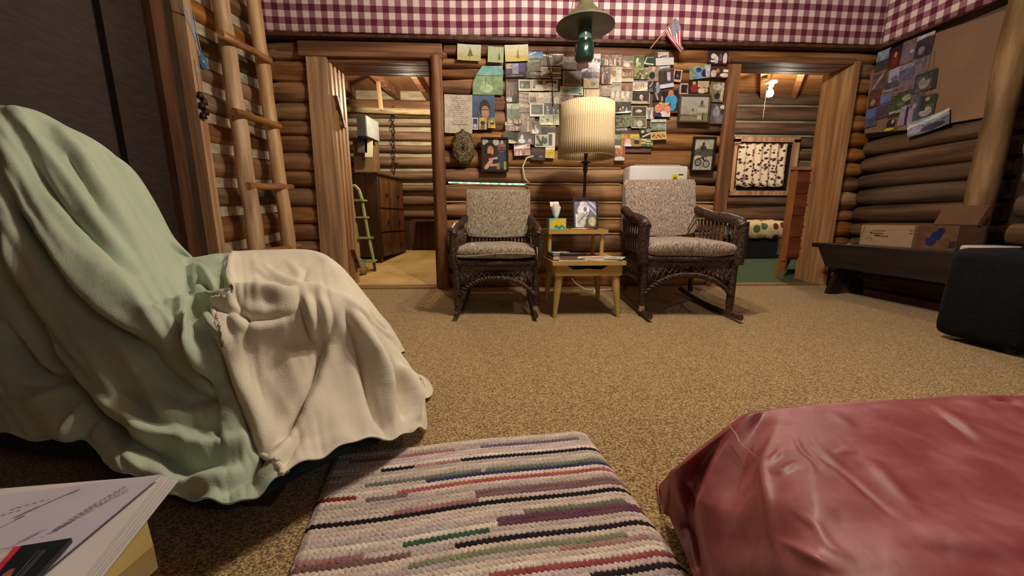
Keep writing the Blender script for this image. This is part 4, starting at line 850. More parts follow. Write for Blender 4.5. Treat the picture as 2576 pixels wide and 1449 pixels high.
# cords
WC = mat('white_cord', rgb(206, 196, 170), rgb(224, 214, 190), rough=.5)
pts = [at(1342, 393, Y=3.47), at(1325, 397, Y=3.47), at(1315, 420, Y=3.46), at(1320, 450, Y=3.46), at(1332, 462, Y=3.455)]
tag(MB().tube(pts, .008, 8).build('white_cord', WC, None, smooth=True), 'white cord looping down the logs below the framed collage photographs', 'cord')
pts = [at(1340, 421.5, Y=3.475), at(1500, 421, Y=3.475), at(1576, 420, Y=3.475)]
pts = [at(x, y, Y=3.33) if i < 5 else at(x, y, Z=.01) for i, (x, y) in enumerate(((1488, 695), (1492, 712), (1500, 722), (1512, 732), (1520, 737), (1500, 735), (1540, 738), (1565, 736), (1590, 730)))]
tag(MB().tube([(.72, 3.42, .10), (.76, 3.38, .05), (.83, 3.32, .012), (.92, 3.25, .012), (1.02, 3.28, .010), (1.15, 3.35, .010), (1.25, 3.42, .012)], .006, 8).build('power_cord', WC, None, smooth=True), 'white power cord on the carpet behind the end table', 'cord')
MB_p = B(.88, .93, 3.22, 3.25, .0, .028); tag(MB_p.build('cord_plug', WC, None), 'small white plug lying on the carpet behind the end table', 'plug')
# ------------------------------------------------------------------ camping lantern
ln = empty('camping_lantern', (.655, 2.9, 1.78), 'dark green camping lantern with a wide flared hood hanging under the gingham', 'lantern')
GE = mat('green_enamel', rgb(12, 32, 27), rgb(20, 46, 38), rough=.18, spec=.8); GH = mat('hood_enamel', rgb(66, 66, 52), rgb(96, 92, 70), rough=.32, scale=(6, 6, 6), spec=.7)
lc = (.655, 2.9, 0)
MB()._lathe([(.002, 1.775), (.062, 1.778), (.068, 1.79), (.068, 1.872), (.060, 1.885), (.02, 1.895), (.002, 1.896)], lc, 28).build('fuel_tank', GE, ln, smooth=40)
MB()._lathe([(.05, 1.885), (.052, 1.90), (.052, 1.905)], lc, 24).build('collar', GE, ln, smooth=40)
MB()._lathe([(.044, 1.905), (.048, 1.93), (.048, 1.985), (.042, 2.01)], lc, 24).build('glass_globe', mat('frosted_globe', rgb(70, 96, 84), rough=.1, spec=.8), ln, smooth=40)
MB()._lathe([(.207, 1.990), (.205, 1.996), (.15, 2.04), (.09, 2.09), (.055, 2.13), (.05, 2.15), (.045, 2.15), (.05, 2.125), (.085, 2.083), (.145, 2.033), (.203, 1.988)], lc, 36).build('hood', GH, ln, smooth=50)
MB()._lathe([(.048, 2.14), (.05, 2.19), (.03, 2.22), (.012, 2.24), (.002, 2.24)], lc, 20).build('chimney', GE, ln, smooth=40)
MB().tube([(lc[0] + .10 * math.cos(t), 2.9, 2.05 + .26 * math.sin(t)) for t in np.linspace(.15, math.pi - .15, 20)], .003, 6).build('bail_handle', TOOLM, ln)
MB().tube([(lc[0], 2.9, 2.31), (lc[0], 2.9, 2.9)], .004, 6).build('hanging_wire', TOOLM, ln)
MB().tube([(lc[0] + .07, 2.86, 1.86), (lc[0] + .09, 2.85, 1.86)], .008, 8).build('pump_knob', TOOLM, ln)
# ------------------------------------------------------------------ flag
fg = empty('small_flag', tuple(at(1637, 122, Y=3.36)), 'small American flag on a wooden stick leaning over the gingham edge', 'flag')
p0, p1 = at(1636, 122, Y=3.36), at(1700, 44, Y=3.34); MB().tube([p0, p1], .0045, 8).build('stick', PINEZ, fg)
nu, nv = 56, 40; V = []; C_ = []
a0, a1, b0, b1 = at(1698, 44, Y=3.335), at(1669, 83, Y=3.335), at(1718, 72, Y=3.33), at(1712, 130, Y=3.32)
for j in range(nv + 1):
    for i in range(nu + 1):
        u, v = i / nu, j / nv           # u along hoist (top->bottom), v along fly
        P = a0.lerp(a1, u).lerp(Vector(b0).lerp(Vector(b1) + Vector((-.0, 0, 0)), u), 1) * 0
        top = a0.lerp(at(1722, 118, Y=3.31), v); bot = a1.lerp(at(1711, 131, Y=3.33), v); P = top.lerp(bot, u) + Vector((.012 * math.sin(v * 5 + u * 3), -.02 * math.sin(u * 7 + v * 4), 0))
        V.append(P)
        st_i = int(min(12, u * 13)); c = S(150, 40, 56) if st_i % 2 == 0 else S(226, 206, 210)
        if v < .42 and u < .54:
            c = S(40, 44, 84)
            if ((u * 18 + (int(v * 20) % 2) * .5) % 1 - .5) ** 2 + ((v * 20) % 1 - .5) ** 2 < .09: c = S(216, 212, 222)
        C_.append(c)
mb = MB().add(V, [(j * (nu + 1) + i, j * (nu + 1) + i + 1, (j + 1) * (nu + 1) + i + 1, (j + 1) * (nu + 1) + i) for j in range(nv) for i in range(nu)]); mb.c = C_
fo = mb.build('flag_cloth', vcmat('flag_cloth', .85), fg, smooth=True); md = fo.modifiers.new('t', 'SOLIDIFY'); md.thickness = .001
# ------------------------------------------------------------------ pictures on the back wall
CR = S(214, 206, 186); SK = S(200, 150, 124)
def A_group(bg=(96, 84, 76), fg=((196, 186, 174), (160, 146, 134), (70, 62, 58)), n=5, sk=(206, 176, 158), base=.05, hh=.55, brd=0, g=None):
    o = [('grad', S(*bg) * .8, S(*bg) * 1.2), ('mot', .5, 7), ('ppl', n, base, hh, [S(*f) for f in fg], S(*sk))]
    return o + ([('glare', .5, .15, .35, .3)] if g else []) + [('mot', .45, 13), ('mot', .3, 7), ('spk', .3)] + ([('brd', brd, brd, brd, brd, CR)] if brd else [])
def A_land(sky=(196, 192, 182), gr=(104, 98, 84), hz=.55, mid=(70, 70, 60), brd=0, g=None, ex=()):
    o = [('bg', S(*gr)), ('band', hz, 1.1, S(*sky)), ('band', hz - .06, hz + .05, S(*mid), .16)] + list(ex) + [('mot', .4, 12), ('mot', .3, 6), ('spk', .22)]
    return o + ([('glare', g, .12, .8, .4)] if g is not None else []) + ([('brd', brd, brd, brd, brd, CR)] if brd else [])
def A_pol(c=(36, 42, 34), ex=(), b=.1, bb=.2): return [('bg', S(*c)), ('mot', .6, 6)] + list(ex) + [('spk', .1), ('brd', b, bb, b, b, CR)]
def A_tree(top=(206, 204, 192), bot=(186, 178, 130), tx=.55, tc=(120, 112, 60), s=.28, hz=.4):
    return [('grad', S(*bot), S(*top)), ('band', 0, hz, S(*bot), .1), ('tri', tx, hz - .12, s * .5, hz + .18, S(*tc)), ('tri', tx, hz + .02, s * .35, hz + .42, S(*tc)), ('r', tx - .02, hz - .2, tx + .02, hz, S(*tc)), ('mot', .12, 14), ('spk', .06)]
GRP = 'snapshots pinned on the brown board'
PH = []   # x0,y0,x1,y1,rot,layer,ops,label,category
def ph(x0, y0, x1, y1, rot, lay, ops, label, cat='photo', curl=.006, m=None, name='photo'): PH.append((x0, y0, x1, y1, rot, lay, ops, label, cat, curl, m, name))
K = lambda x, y, rx, ry, *c: ('e', x, y, rx, ry, S(*c))
R_ = lambda a, b, c, d, *k: ('r', a, b, c, d, S(*k))
ph(1150, 111, 1210, 153, -2, 0, A_tree(), 'pale yellow drawing of a bushy tree, left of three at the top', 'drawing', .01, PM, 'drawing')
ph(1227, 117, 1267, 158, -2, 0, A_tree((172, 180, 150), (164, 176, 134), .72, (104, 110, 70), .2, .3), 'grey green drawing of a small fir, middle of three at the top', 'drawing', .01, PM, 'drawing')
ph(1270, 112, 1329, 156, 3, 1, A_tree((206, 202, 180), (190, 176, 112), .55, (140, 116, 70), .14, .35), 'cream drawing with yellow ground and brown stump, right of three at the top', 'drawing', .01, PM, 'drawing')
ph(1188, 165, 1265, 239, 0, 1, [('grad', S(128, 150, 118), S(140, 164, 130)), ('band', .66, 1.1, S(128, 176, 172), .05), ('band', .655, .675, S(86, 122, 96)), K(.45, .22, .22, .14, 172, 196, 156), K(.4, .38, .1, .1, 160, 188, 146), ('l', .42, .35, .44, .55, .012, S(84, 110, 80)), ('mot', .25, 9), ('mot', .15, 20)], 'green and turquoise map sheet with a slanted torn corner', 'map', .012, PM, 'map')
ph(1117, 238, 1189, 336, -1, 1, [('bg', S(196, 190, 172)), ('mot', .12, 8)] + [('r', .22 + .05 * (i % 3), .9 - .052 * i, .7 + .08 * ((i * 7) % 4 - 1), .914 - .052 * i, S(136, 126, 108)) for i in range(14)] + [K(.42, .955, .018, .014, 40, 36, 30), ('mot', .2, 22)], 'large curling typed white sheet tacked beside the left doorway', 'paper', .02, PM, 'typed_sheet')
ph(1187, 239, 1245, 325, 0, 0, [('grad', S(46, 60, 84), S(70, 92, 122)), K(.55, .62, .24, .26, 34, 28, 24), K(.58, .50, .17, .2, 164, 124, 100), ('r', .44, .56, .72, .60, S(70, 50, 42)), K(.55, .28, .16, .1, 150, 110, 84), ('mot', .2, 9)], 'blue poster of a dark-haired face behind three small cards', 'poster', .004, None, 'poster')
ph(1188, 296, 1203, 326, 0, 2, [('bg', S(40, 50, 120)), K(.5, .3, .3, .2, 190, 180, 190), ('brd', .12, .08, .12, .08, S(220, 216, 206))], 'small white-edged blue card at the lower left of the blue poster', 'card', 0, None, 'card')
ph(1205, 296, 1224, 326, 0, 2, [('bg', S(196, 168, 84)), K(.5, .55, .35, .18, 60, 46, 30), K(.5, .2, .3, .2, 120, 90, 60), ('mot', .4, 6)], 'small yellow card with a dark figure in the middle of the blue poster foot', 'card', 0, None, 'card')
ph(1228, 295, 1246, 323, 0, 2, [('grad', S(196, 156, 60), S(110, 126, 80)), K(.55, .45, .3, .16, 40, 44, 30), K(.5, .6, .12, .08, 226, 200, 110), ('mot', .4, 6)], 'small green and yellow card at the right foot of the blue poster', 'card', 0, None, 'card')
# brown board group (collage)
D1 = (58, 52, 44); D2 = (40, 38, 36)
ph(1330, 127, 1366, 150, 2, 1, [('grad', S(120, 150, 178), S(48, 88, 140)), ('l', .0, .5, .5, .85, .02, S(230, 236, 240)), ('band', 0, .15, S(70, 74, 70), .1), ('mot', .2, 6)], 'blue sky snapshot curling beside the cream tree drawing')
ph(1325, 148, 1360, 181, 6, 0, A_land((128, 128, 108), (94, 92, 66), .7, (84, 84, 66)), 'olive green meadow snapshot below the blue sky one')
ph(1271, 157, 1324, 196, 2, 1, [('bg', S(52, 44, 70)), R_(.05, .6, .32, .95, 150, 144, 130), R_(.32, .25, .62, .95, 140, 136, 170), R_(.62, .35, .95, .95, 60, 50, 96), R_(.05, .1, .95, .25, 46, 36, 36), ('l', .2, .12, .8, .14, .012, S(170, 150, 140)), ('mot', .5, 9), ('brd', .05, .06, .05, .06, S(40, 30, 28))], 'dark violet street snapshot in a brown mount under the cream drawing')
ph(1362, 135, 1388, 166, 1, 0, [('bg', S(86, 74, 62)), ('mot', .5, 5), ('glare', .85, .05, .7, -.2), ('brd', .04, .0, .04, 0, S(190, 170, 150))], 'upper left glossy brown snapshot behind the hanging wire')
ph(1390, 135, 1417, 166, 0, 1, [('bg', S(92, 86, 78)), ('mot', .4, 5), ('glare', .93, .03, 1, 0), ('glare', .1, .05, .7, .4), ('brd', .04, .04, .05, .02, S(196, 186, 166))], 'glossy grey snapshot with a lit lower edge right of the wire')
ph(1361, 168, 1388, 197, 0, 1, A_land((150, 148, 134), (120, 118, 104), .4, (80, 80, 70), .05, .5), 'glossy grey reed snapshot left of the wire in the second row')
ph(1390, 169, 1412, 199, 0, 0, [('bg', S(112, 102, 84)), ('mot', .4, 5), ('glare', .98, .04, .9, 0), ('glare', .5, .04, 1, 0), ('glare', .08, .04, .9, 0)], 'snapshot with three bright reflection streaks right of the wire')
ph(1318, 179, 1334, 198, 0, 0, A_land((90, 92, 70), (60, 62, 44), .5, (50, 54, 36)), 'tiny dark green snapshot right of the violet mounted one')
ph(1334, 181, 1360, 199, -4, 0, A_land((120, 116, 102), (110, 104, 92), .5, (90, 84, 74)), 'small grey rock snapshot above the row of white-edged squares')
ph(1304, 200, 1336, 229, 0, 1, A_pol((46, 54, 38), (K(.3, .5, .12, .2, 140, 150, 110), K(.7, .4, .1, .15, 100, 112, 80))), 'white-edged square of dark green foliage, left of three squares')
ph(1337, 200, 1368, 229, 0, 2, A_pol((74, 76, 62), (K(.25, .7, .3, .3, 140, 146, 140), K(.65, .35, .35, .22, 232, 230, 206))), 'white-edged square with a bright slanting glare, middle of three squares')
ph(1369, 200, 1403, 229, 0, 1, A_pol((72, 76, 58), (K(.5, .45, .46, .26, 236, 234, 208),)), 'white-edged square with a diamond glare, right of three squares')
ph(1273, 206, 1301, 258, 1, 0, [('grad', S(70, 64, 54), S(112, 96, 80)), ('l', .3, .2, .35, .9, .04, S(150, 134, 110)), ('l', .6, .3, .5, .9, .05, S(140, 122, 98)), K(.3, .15, .28, .12, 190, 190, 186), K(.75, .2, .25, .2, 52, 54, 52), ('mot', .4, 6)], 'tall brown woodland snapshot at the left edge of the board')
ph(1305, 231, 1330, 296, 0, 0, [('grad', S(110, 92, 78), S(172, 152, 126))] + [('l', 0, .15 + .16 * i, 1, .1 + .16 * i, .05, S(96, 76, 60)) for i in range(6)] + [('mot', .4, 6)], 'tall tan ridged hillside snapshot near the left edge of the board')
ph(1330, 232, 1351, 261, 0, 1, A_land((184, 166, 138), (104, 92, 60), .5, (120, 104, 70), .07), 'narrow white-edged tan snapshot with a dark bush')
ph(1352, 232, 1380, 261, 0, 0, A_land((190, 176, 150), (166, 152, 124), .4, (150, 134, 104)), 'washed out tan field snapshot above the dark people one')
ph(1381, 231, 1409, 261, 0, 1, A_group((150, 134, 112), ((120, 104, 88), (186, 172, 150)), 4, brd=.05), 'pale tan snapshot of upright posts below the diamond glare')
ph(1409, 217, 1466, 241, 0, 1, [('bg', S(196, 196, 168)), K(.28, .5, .2, .25, 150, 156, 124), K(.66, .55, .26, .34, 96, 150, 146), R_(.8, .1, .95, .3, 60, 66, 56), ('mot', .3, 7), ('brd', .03, .06, .03, .06, S(206, 204, 178))], 'wide pale snapshot with a turquoise oval above the lampshade')
ph(1275, 260, 1306, 296, 1, 1, [('bg', S(108, 122, 108)), ('band', .62, 1.1, S(168, 176, 152)), ('l', .36, .2, .34, .62, .035, S(50, 56, 46)), K(.4, .75, .04, .07, 50, 56, 50), ('mot', .2, 6)], 'green lake snapshot with one standing figure at the left edge')
ph(1307, 262, 1334, 284, 0, 1, A_land((172, 152, 134), (104, 86, 72), .6, (84, 70, 58)), 'brown hazy hills snapshot beside the standing figure one')
ph(1333, 260, 1368, 294, 0, 2, A_pol((34, 44, 36), (K(.5, .5, .25, .2, 66, 84, 70),), .09, .17), 'white-edged square of almost black green at the middle left')
ph(1367, 259, 1407, 290, 0, 1, A_group((44, 48, 44), ((160, 140, 112), (52, 54, 66), (104, 112, 120)), 4), 'dark snapshot of crouching people beside the nearly black square')
ph(1357, 288, 1406, 315, 1, 2, [('bg', S(176, 176, 134)), K(.42, .5, .08, .15, 70, 80, 50), ('l', .72, .1, .72, 1, .015, S(60, 60, 46)), ('l', .8, .1, .8, 1, .015, S(60, 60, 46)), K(.4, .1, .3, .12, 234, 232, 214), ('mot', .4, 8), ('brd', .02, .04, .02, .04, CR)], 'yellowish picnic snapshot with a glare under the crouching people')
ph(1275, 290, 1312, 312, 2, 1, A_group((104, 90, 76), ((190, 176, 150), (150, 128, 118)), 5), 'small brown campsite snapshot at the left edge of the board')
ph(1271, 306, 1312, 330, 2, 2, [('bg', S(132, 108, 110)), K(.3, .85, .5, .2, 196, 186, 160), K(.75, .75, .25, .2, 70, 60, 54), ('ppl', 7, .1, .35, [S(190, 160, 158), S(120, 90, 94)], S(206, 184, 170)), ('mot', .3, 9)], 'pinkish crowd snapshot by a pale boat at the left edge')
ph(1309, 285, 1345, 333, 0, 1, A_group((120, 102, 84), ((196, 180, 150), (90, 76, 66), (166, 146, 124)), 4, hh=.7), 'brown crowd snapshot left of the boy in white stripes')
ph(1334, 304, 1361, 337, 0, 2, [('bg', S(96, 84, 66)), K(.48, .6, .16, .2, 44, 34, 28), K(.48, .58, .11, .12, 190, 150, 120), K(.48, .18, .3, .3, 214, 206, 190)] + [('r', .36, .1 + .09 * i, .6, .13 + .09 * i, S(74, 56, 56)) for i in range(4)] + [('mot', .2, 6)], 'snapshot of a boy in a white shirt with dark stripes')
ph(1361, 312, 1398, 337, 1, 1, [('bg', S(62, 52, 42)), R_(.05, .7, .5, .95, 142, 136, 80), R_(.55, .65, .95, .95, 150, 150, 70), ('mot', .5, 7)], 'dark snapshot with two yellow patches beside the striped boy')
ph(1265, 331, 1303, 361, -4, 3, [('bg', S(56, 56, 42)), ('mot', .6, 12), K(.45, .12, .46, .16, 206, 196, 150), ('spk', .2)], 'dark green wood snapshot with a cream canoe at the lower left corner')
ph(1300, 333, 1343, 363, -2, 2, [('bg', S(70, 58, 60)), K(.3, .5, .09, .3, 206, 206, 216), K(.3, .25, .2, .2, 190, 190, 204), K(.75, .3, .1, .16, 160, 154, 154), ('mot', .3, 9)], 'dusky snapshot of a person in white robes right of the canoe')
ph(1346, 338, 1379, 370, 0, 3, [('bg', S(160, 166, 146)), ('l', .15, .85, .45, .25, .08, S(36, 46, 32)), ('l', .6, .8, .5, .2, .07, S(50, 62, 42)), K(.75, .5, .2, .25, 70, 86, 58), K(.3, .15, .3, .1, 66, 80, 56), ('mot', .3, 7), ('brd', .05, .06, .06, .06, S(210, 208, 190))], 'white-edged snapshot of a dark spreading plant near the lampshade')
ph(1378, 334, 1396, 370, 0, 2, [('bg', S(64, 60, 52)), R_(.6, 0, .75, 1, 200, 196, 176), ('mot', .3, 4), ('brd', .08, .1, .3, .1, S(206, 200, 186))], 'narrow white-edged dark snapshot beside the spreading plant')
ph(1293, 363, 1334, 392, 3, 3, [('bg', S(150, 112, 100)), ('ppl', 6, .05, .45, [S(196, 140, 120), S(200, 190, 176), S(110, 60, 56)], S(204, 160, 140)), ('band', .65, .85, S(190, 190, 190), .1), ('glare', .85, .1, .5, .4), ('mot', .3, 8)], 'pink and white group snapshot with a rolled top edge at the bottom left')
ph(1336, 372, 1371, 403, -2, 2, [('bg', S(54, 46, 46)), R_(.05, .65, .95, .9, 84, 50, 44), K(.35, .3, .12, .14, 20, 20, 22), K(.7, .3, .15, .1, 110, 106, 108), ('mot', .3, 6)], 'black and maroon cassette-like card at the bottom of the board', 'card')
ph(1372, 370, 1395, 398, -2, 3, [('bg', S(200, 186, 92)), ('band', .75, 1.1, S(220, 216, 190), .1), ('r', .25, .45, .8, .5, S(160, 146, 70)), ('mot', .12, 6)], 'yellow sticky note with a white scrap at the bottom of the board', 'note', .006, PM, 'note')
ph(1408, 240, 1442, 264, 0, 2, A_group((160, 132, 112), ((206, 170, 150), (190, 160, 140)), 3, (60, 46, 44), hh=.5), 'snapshot of dark heads with raised arms just above the lampshade')
ph(1440, 242, 1460, 266, 4, 1, A_group((62, 50, 48), ((206, 160, 140), (150, 120, 110)), 2), 'small dark close-up snapshot next to the blue lake above the lampshade')
ph(1457, 247, 1505, 268, 0, 2, [('bg', S(112, 148, 160)), ('band', .7, 1.1, S(150, 176, 182), .2), ('l', .1, .35, .8, .5, .02, S(66, 80, 86)), K(.5, .3, .05, .2, 50, 50, 54), ('mot', .3, 8), ('brd', .03, .05, .03, .05, S(200, 196, 180))], 'blue lake snapshot with a post directly above the lampshade')
ph(1414, 142, 1450, 176, 0, 0, A_land((150, 138, 140), (112, 102, 104), .5, (90, 80, 84)), 'mauve grey misty snapshot left of the lantern tank')
ph(1416, 178, 1462, 216, 0, 1, [('bg', S(104, 96, 90)), ('mot', .3, 8), ('brd', .1, .12, .0, .0, S(150, 136, 110))], 'large dull grey snapshot in the shadow below the lantern')
ph(1463, 172, 1487, 200, 3, 1, A_land((74, 74, 84), (60, 58, 66), .5, (50, 48, 56), 0, .95), 'dark slate snapshot with a pale top edge below the lantern')
ph(1489, 132, 1510, 158, 0, 0, [('bg', S(204, 196, 204)), K(.4, .3, .1, .2, 104, 96, 104), K(.8, .2, .2, .2, 110, 104, 112), ('mot', .15, 5)], 'white snowfield snapshot with faint figures right of the lantern tank')
ph(1480, 157, 1509, 182, 0, 1, A_land((200, 194, 200), (182, 176, 184), .4, (160, 154, 162)), 'pale lilac snow snapshot below the white snowfield')
ph(1487, 181, 1508, 208, 0, 0, [('grad', S(118, 96, 104), S(150, 132, 140)), K(.3, .35, .12, .15, 190, 176, 180), ('mot', .3, 5)], 'dusky purple mist snapshot under the pale lilac one')
ph(1468, 197, 1506, 223, 0, 2, [('bg', S(196, 184, 148)), K(.65, .45, .2, .18, 120, 140, 144), K(.15, .7, .2, .3, 206, 190, 140), ('mot', .3, 8)], 'cream rocky snapshot with a small blue pool right of the lantern shadow')
ph(1469, 222, 1507, 243, 1, 1, [('bg', S(200, 176, 138)), ('l', .15, .2, .12, .9, .02, S(96, 70, 50)), ('mot', .25, 9), ('band', -.1, .05, S(60, 50, 40))], 'tan sand snapshot with a thin dark post below the cream rocky one')
ph(1511, 137, 1564, 167, 0, 0, A_group((124, 104, 92), ((206, 192, 176), (184, 160, 144), (86, 72, 66)), 8, hh=.6), 'wide sepia group of many people, top of the right-hand board')
ph(1513, 167, 1539, 213, 0, 1, A_group((110, 92, 80), ((206, 188, 164), (90, 74, 64)), 3, hh=.65), 'tall sepia snapshot of seated people under the wide group')
ph(1539, 166, 1564, 207, 0, 1, [('grad', S(214, 206, 190), S(166, 142, 124)), R_(.45, .1, .85, .95, 190, 190, 180), R_(.1, .35, .42, .7, 150, 120, 84), K(.6, .8, .08, .06, 130, 140, 118), ('mot', .25, 6)], 'tall pale snapshot with a white upright shape beside the seated people')
ph(1566, 140, 1593, 175, 0, 0, [('grad', S(150, 132, 120), S(120, 102, 96)), K(.4, .35, .3, .2, 210, 196, 178), R_(.1, .5, .9, .62, 196, 186, 176), ('mot', .45, 6)], 'brown snapshot with a bright round form right of the wide group')
ph(1565, 175, 1593, 207, 0, 1, A_group((112, 88, 76), ((206, 186, 168), (196, 160, 146)), 7, base=.5, hh=.35) + [('band', -.1, .3, S(196, 186, 160), .15), ('band', .3, .5, S(130, 118, 76), .1)], 'snapshot of a long table of people above tan grass')
ph(1594, 139, 1619, 168, 0, 1, [('grad', S(108, 122, 72), S(78, 98, 66)), K(.4, .4, .12, .4, 204, 206, 170), K(.6, .25, .15, .12, 196, 196, 150), ('mot', .5, 7), ('brd', .02, .04, .02, .02, S(190, 196, 150))], 'green garden snapshot with a person in pale clothes')
ph(1619, 140, 1648, 167, 3, 0, [('bg', S(52, 56, 46)), ('l', .1, .3, .3, .85, .05, S(174, 184, 140)), ('l', .1, .3, .8, .15, .06, S(196, 200, 170)), ('l', .3, .85, .8, .85, .03, S(140, 150, 112)), ('mot', .3, 6)], 'dark snapshot with a pale tent outline near the top right')
ph(1594, 169, 1631, 201, 0, 1, A_group((120, 124, 88), ((60, 64, 84), (190, 186, 140), (80, 84, 70)), 4, hh=.45), 'yellow green snapshot of people standing below the garden one')
ph(1631, 167, 1656, 205, 0, 2, [('bg', S(150, 132, 116)), K(.4, .4, .28, .24, 42, 46, 40), K(.5, .85, .2, .15, 206, 170, 160), ('mot', .35, 6)], 'beige snapshot of a curled black dog')
ph(1534, 206, 1562, 229, 0, 0, [('grad', S(178, 168, 146), S(150, 144, 132)), ('l', .1, .4, .9, .75, .04, S(112, 106, 88)), ('mot', .15, 4)], 'smooth grey beige dune snapshot in the centre right of the board')
ph(1508, 213, 1535, 243, 0, 0, [('bg', S(146, 126, 116)), K(.45, .8, .25, .12, 186, 174, 160), ('mot', .35, 6)], 'dull pinkish brown snapshot left of the dune one')
ph(1563, 208, 1592, 231, 0, 0, [('grad', S(112, 76, 64), S(150, 124, 110)), K(.5, .35, .2, .25, 184, 120, 96), ('mot', .3, 5)], 'reddish brown interior snapshot right of the dune one')
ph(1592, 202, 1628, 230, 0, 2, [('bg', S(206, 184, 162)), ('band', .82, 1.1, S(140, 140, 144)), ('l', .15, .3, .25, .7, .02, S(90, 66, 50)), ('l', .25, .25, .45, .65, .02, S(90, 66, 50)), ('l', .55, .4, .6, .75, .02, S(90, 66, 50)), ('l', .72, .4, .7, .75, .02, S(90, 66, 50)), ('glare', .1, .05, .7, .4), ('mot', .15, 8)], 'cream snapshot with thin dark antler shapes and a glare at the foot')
ph(1628, 204, 1650, 233, 0, 1, [('bg', S(60, 60, 58)), ('l', .3, .5, .6, .9, .04, S(190, 190, 180)), K(.4, .2, .25, .15, 96, 96, 104), ('mot', .5, 6)], 'dark grey snapshot between the antler one and the person in grey')
ph(1535, 228, 1590, 257, 0, 2, [('bg', S(150, 142, 128))] + [('r', .05 + .22 * i, .35, .2 + .22 * i, .95, S(206, 206, 190)) for i in range(4)] + [('ppl', 3, .0, .5, [S(60, 50, 46), S(200, 170, 150), S(176, 172, 170)], S(206, 166, 146)), ('mot', .2, 8)], 'snapshot of people sitting before bright windows')
ph(1588, 232, 1633, 262, 0, 2, [('bg', S(62, 52, 48)), R_(.05, .06, .9, .25, 196, 176, 130), K(.55, .6, .1, .22, 196, 176, 176), R_(.57, .2, .63, .55, 190, 166, 160), ('mot', .3, 7), ('brd', .03, .05, .03, .02, S(200, 190, 160))], 'cream-edged dark snapshot of a pale figure on a tan floor')
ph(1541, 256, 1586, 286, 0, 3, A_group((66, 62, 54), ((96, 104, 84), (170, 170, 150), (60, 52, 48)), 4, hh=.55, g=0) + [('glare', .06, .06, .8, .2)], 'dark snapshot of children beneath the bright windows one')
ph(1506, 242, 1536, 264, 0, 0, A_group((92, 82, 74), ((130, 120, 108), (70, 62, 58)), 4), 'shadowy brown snapshot just right of the blue lake above the lampshade')
ph(1589, 267, 1626, 294, 0, 3, A_pol((74, 66, 56), (K(.5, .55, .2, .14, 206, 200, 180), K(.35, .5, .08, .1, 180, 176, 160)), .04, .05), 'old grey snapshot of two white animals')
ph(1589, 293, 1625, 323, 0, 2, A_pol((104, 106, 90), (K(.55, .4, .2, .28, 190, 188, 162), K(.25, .45, .12, .3, 150, 150, 126)), .03, .06), 'old faded grey green snapshot of seated people')
ph(1625, 270, 1645, 300, 2, 2, A_group((150, 142, 140), ((70, 60, 90), (206, 200, 200)), 2, hh=.6), 'small violet and white snapshot left of the three smiling faces')
ph(1550, 288, 1589, 320, 6, 2, [('bg', S(112, 112, 88)), ('mot', .8, 11), ('mot', .5, 18), ('spk', .4)], 'snapshot of pebbles curling beside the lampshade')
ph(1637, 300, 1674, 329, 1, 3, [('bg', S(120, 132, 120)), ('band', .75, 1.1, S(196, 200, 190), .05), ('band', .66, .76, S(48, 54, 50)), R_(.4, .2, .95, .62, 150, 156, 142), ('mot', .35, 9), ('brd', .02, .0, .02, .03, S(200, 200, 190))], 'grey green dock snapshot below the three smiling faces')
ph(1549, 319, 1577, 339, 0, 1, A_land((150, 158, 150), (60, 66, 60), .5, (84, 92, 88)), 'blue grey snapshot just above the yellow playroom one')
ph(1547, 338, 1564, 367, 0, 1, A_land((160, 160, 140), (96, 98, 90), .6, (120, 122, 108)), 'small faded snapshot at the left of the yellow playroom one')
ph(1562, 336, 1612, 369, 0, 3, [('bg', S(160, 128, 62)), R_(.45, .65, .95, .95, 196, 186, 92), R_(.02, .6, .15, .9, 190, 180, 90), K(.25, .7, .1, .16, 206, 140, 110), K(.35, .3, .16, .3, 226, 176, 176), K(.35, .08, .18, .14, 216, 206, 226), K(.8, .62, .1, .16, 196, 150, 130), K(.78, .35, .14, .18, 46, 44, 44), ('mot', .2, 8)], 'yellow playroom snapshot of two small children')
ph(1609, 321, 1637, 346, 4, 4, [('bg', S(50, 52, 42)), K(.3, .6, .16, .14, 196, 190, 140), ('l', .3, .1, .95, .4, .06, S(196, 196, 176)), K(.75, .7, .2, .2, 140, 146, 124), ('mot', .4, 7)], 'dark snapshot with a pale diagonal boat above the surf one')
ph(1609, 345, 1642, 369, -3, 2, [('bg', S(90, 100, 76)), ('band', .55, .75, S(190, 190, 140), .2), ('band', .25, .4, S(196, 190, 150), .2), ('mot', .6, 8)], 'green and cream surf snapshot at the bottom right')
ph(1637, 331, 1675, 352, 4, 4, [('bg', S(196, 164, 104))] + [('e', .15 + .1 * i, .45 + .15 * math.sin(i * 2.3), .04, .13, S(76, 56, 36)) for i in range(8)] + [('mot', .2, 10), ('brd', .02, .04, .02, .04, S(206, 180, 124))], 'orange tan snapshot of tiny dark figures at the lower right corner')
ph(1547, 366, 1571, 404, 0, 4, [('bg', S(150, 96, 60)), K(.45, .6, .34, .28, 190, 130, 92), K(.3, .95, .5, .12, 220, 216, 206), K(.3, .65, .06, .04, 110, 60, 36), K(.6, .65, .06, .04, 110, 60, 36), K(.45, .47, .12, .05, 120, 50, 36), K(.5, .1, .5, .18, 206, 204, 204), ('mot', .25, 6)], 'portrait snapshot with copper hair and white collar at the lampshade edge')
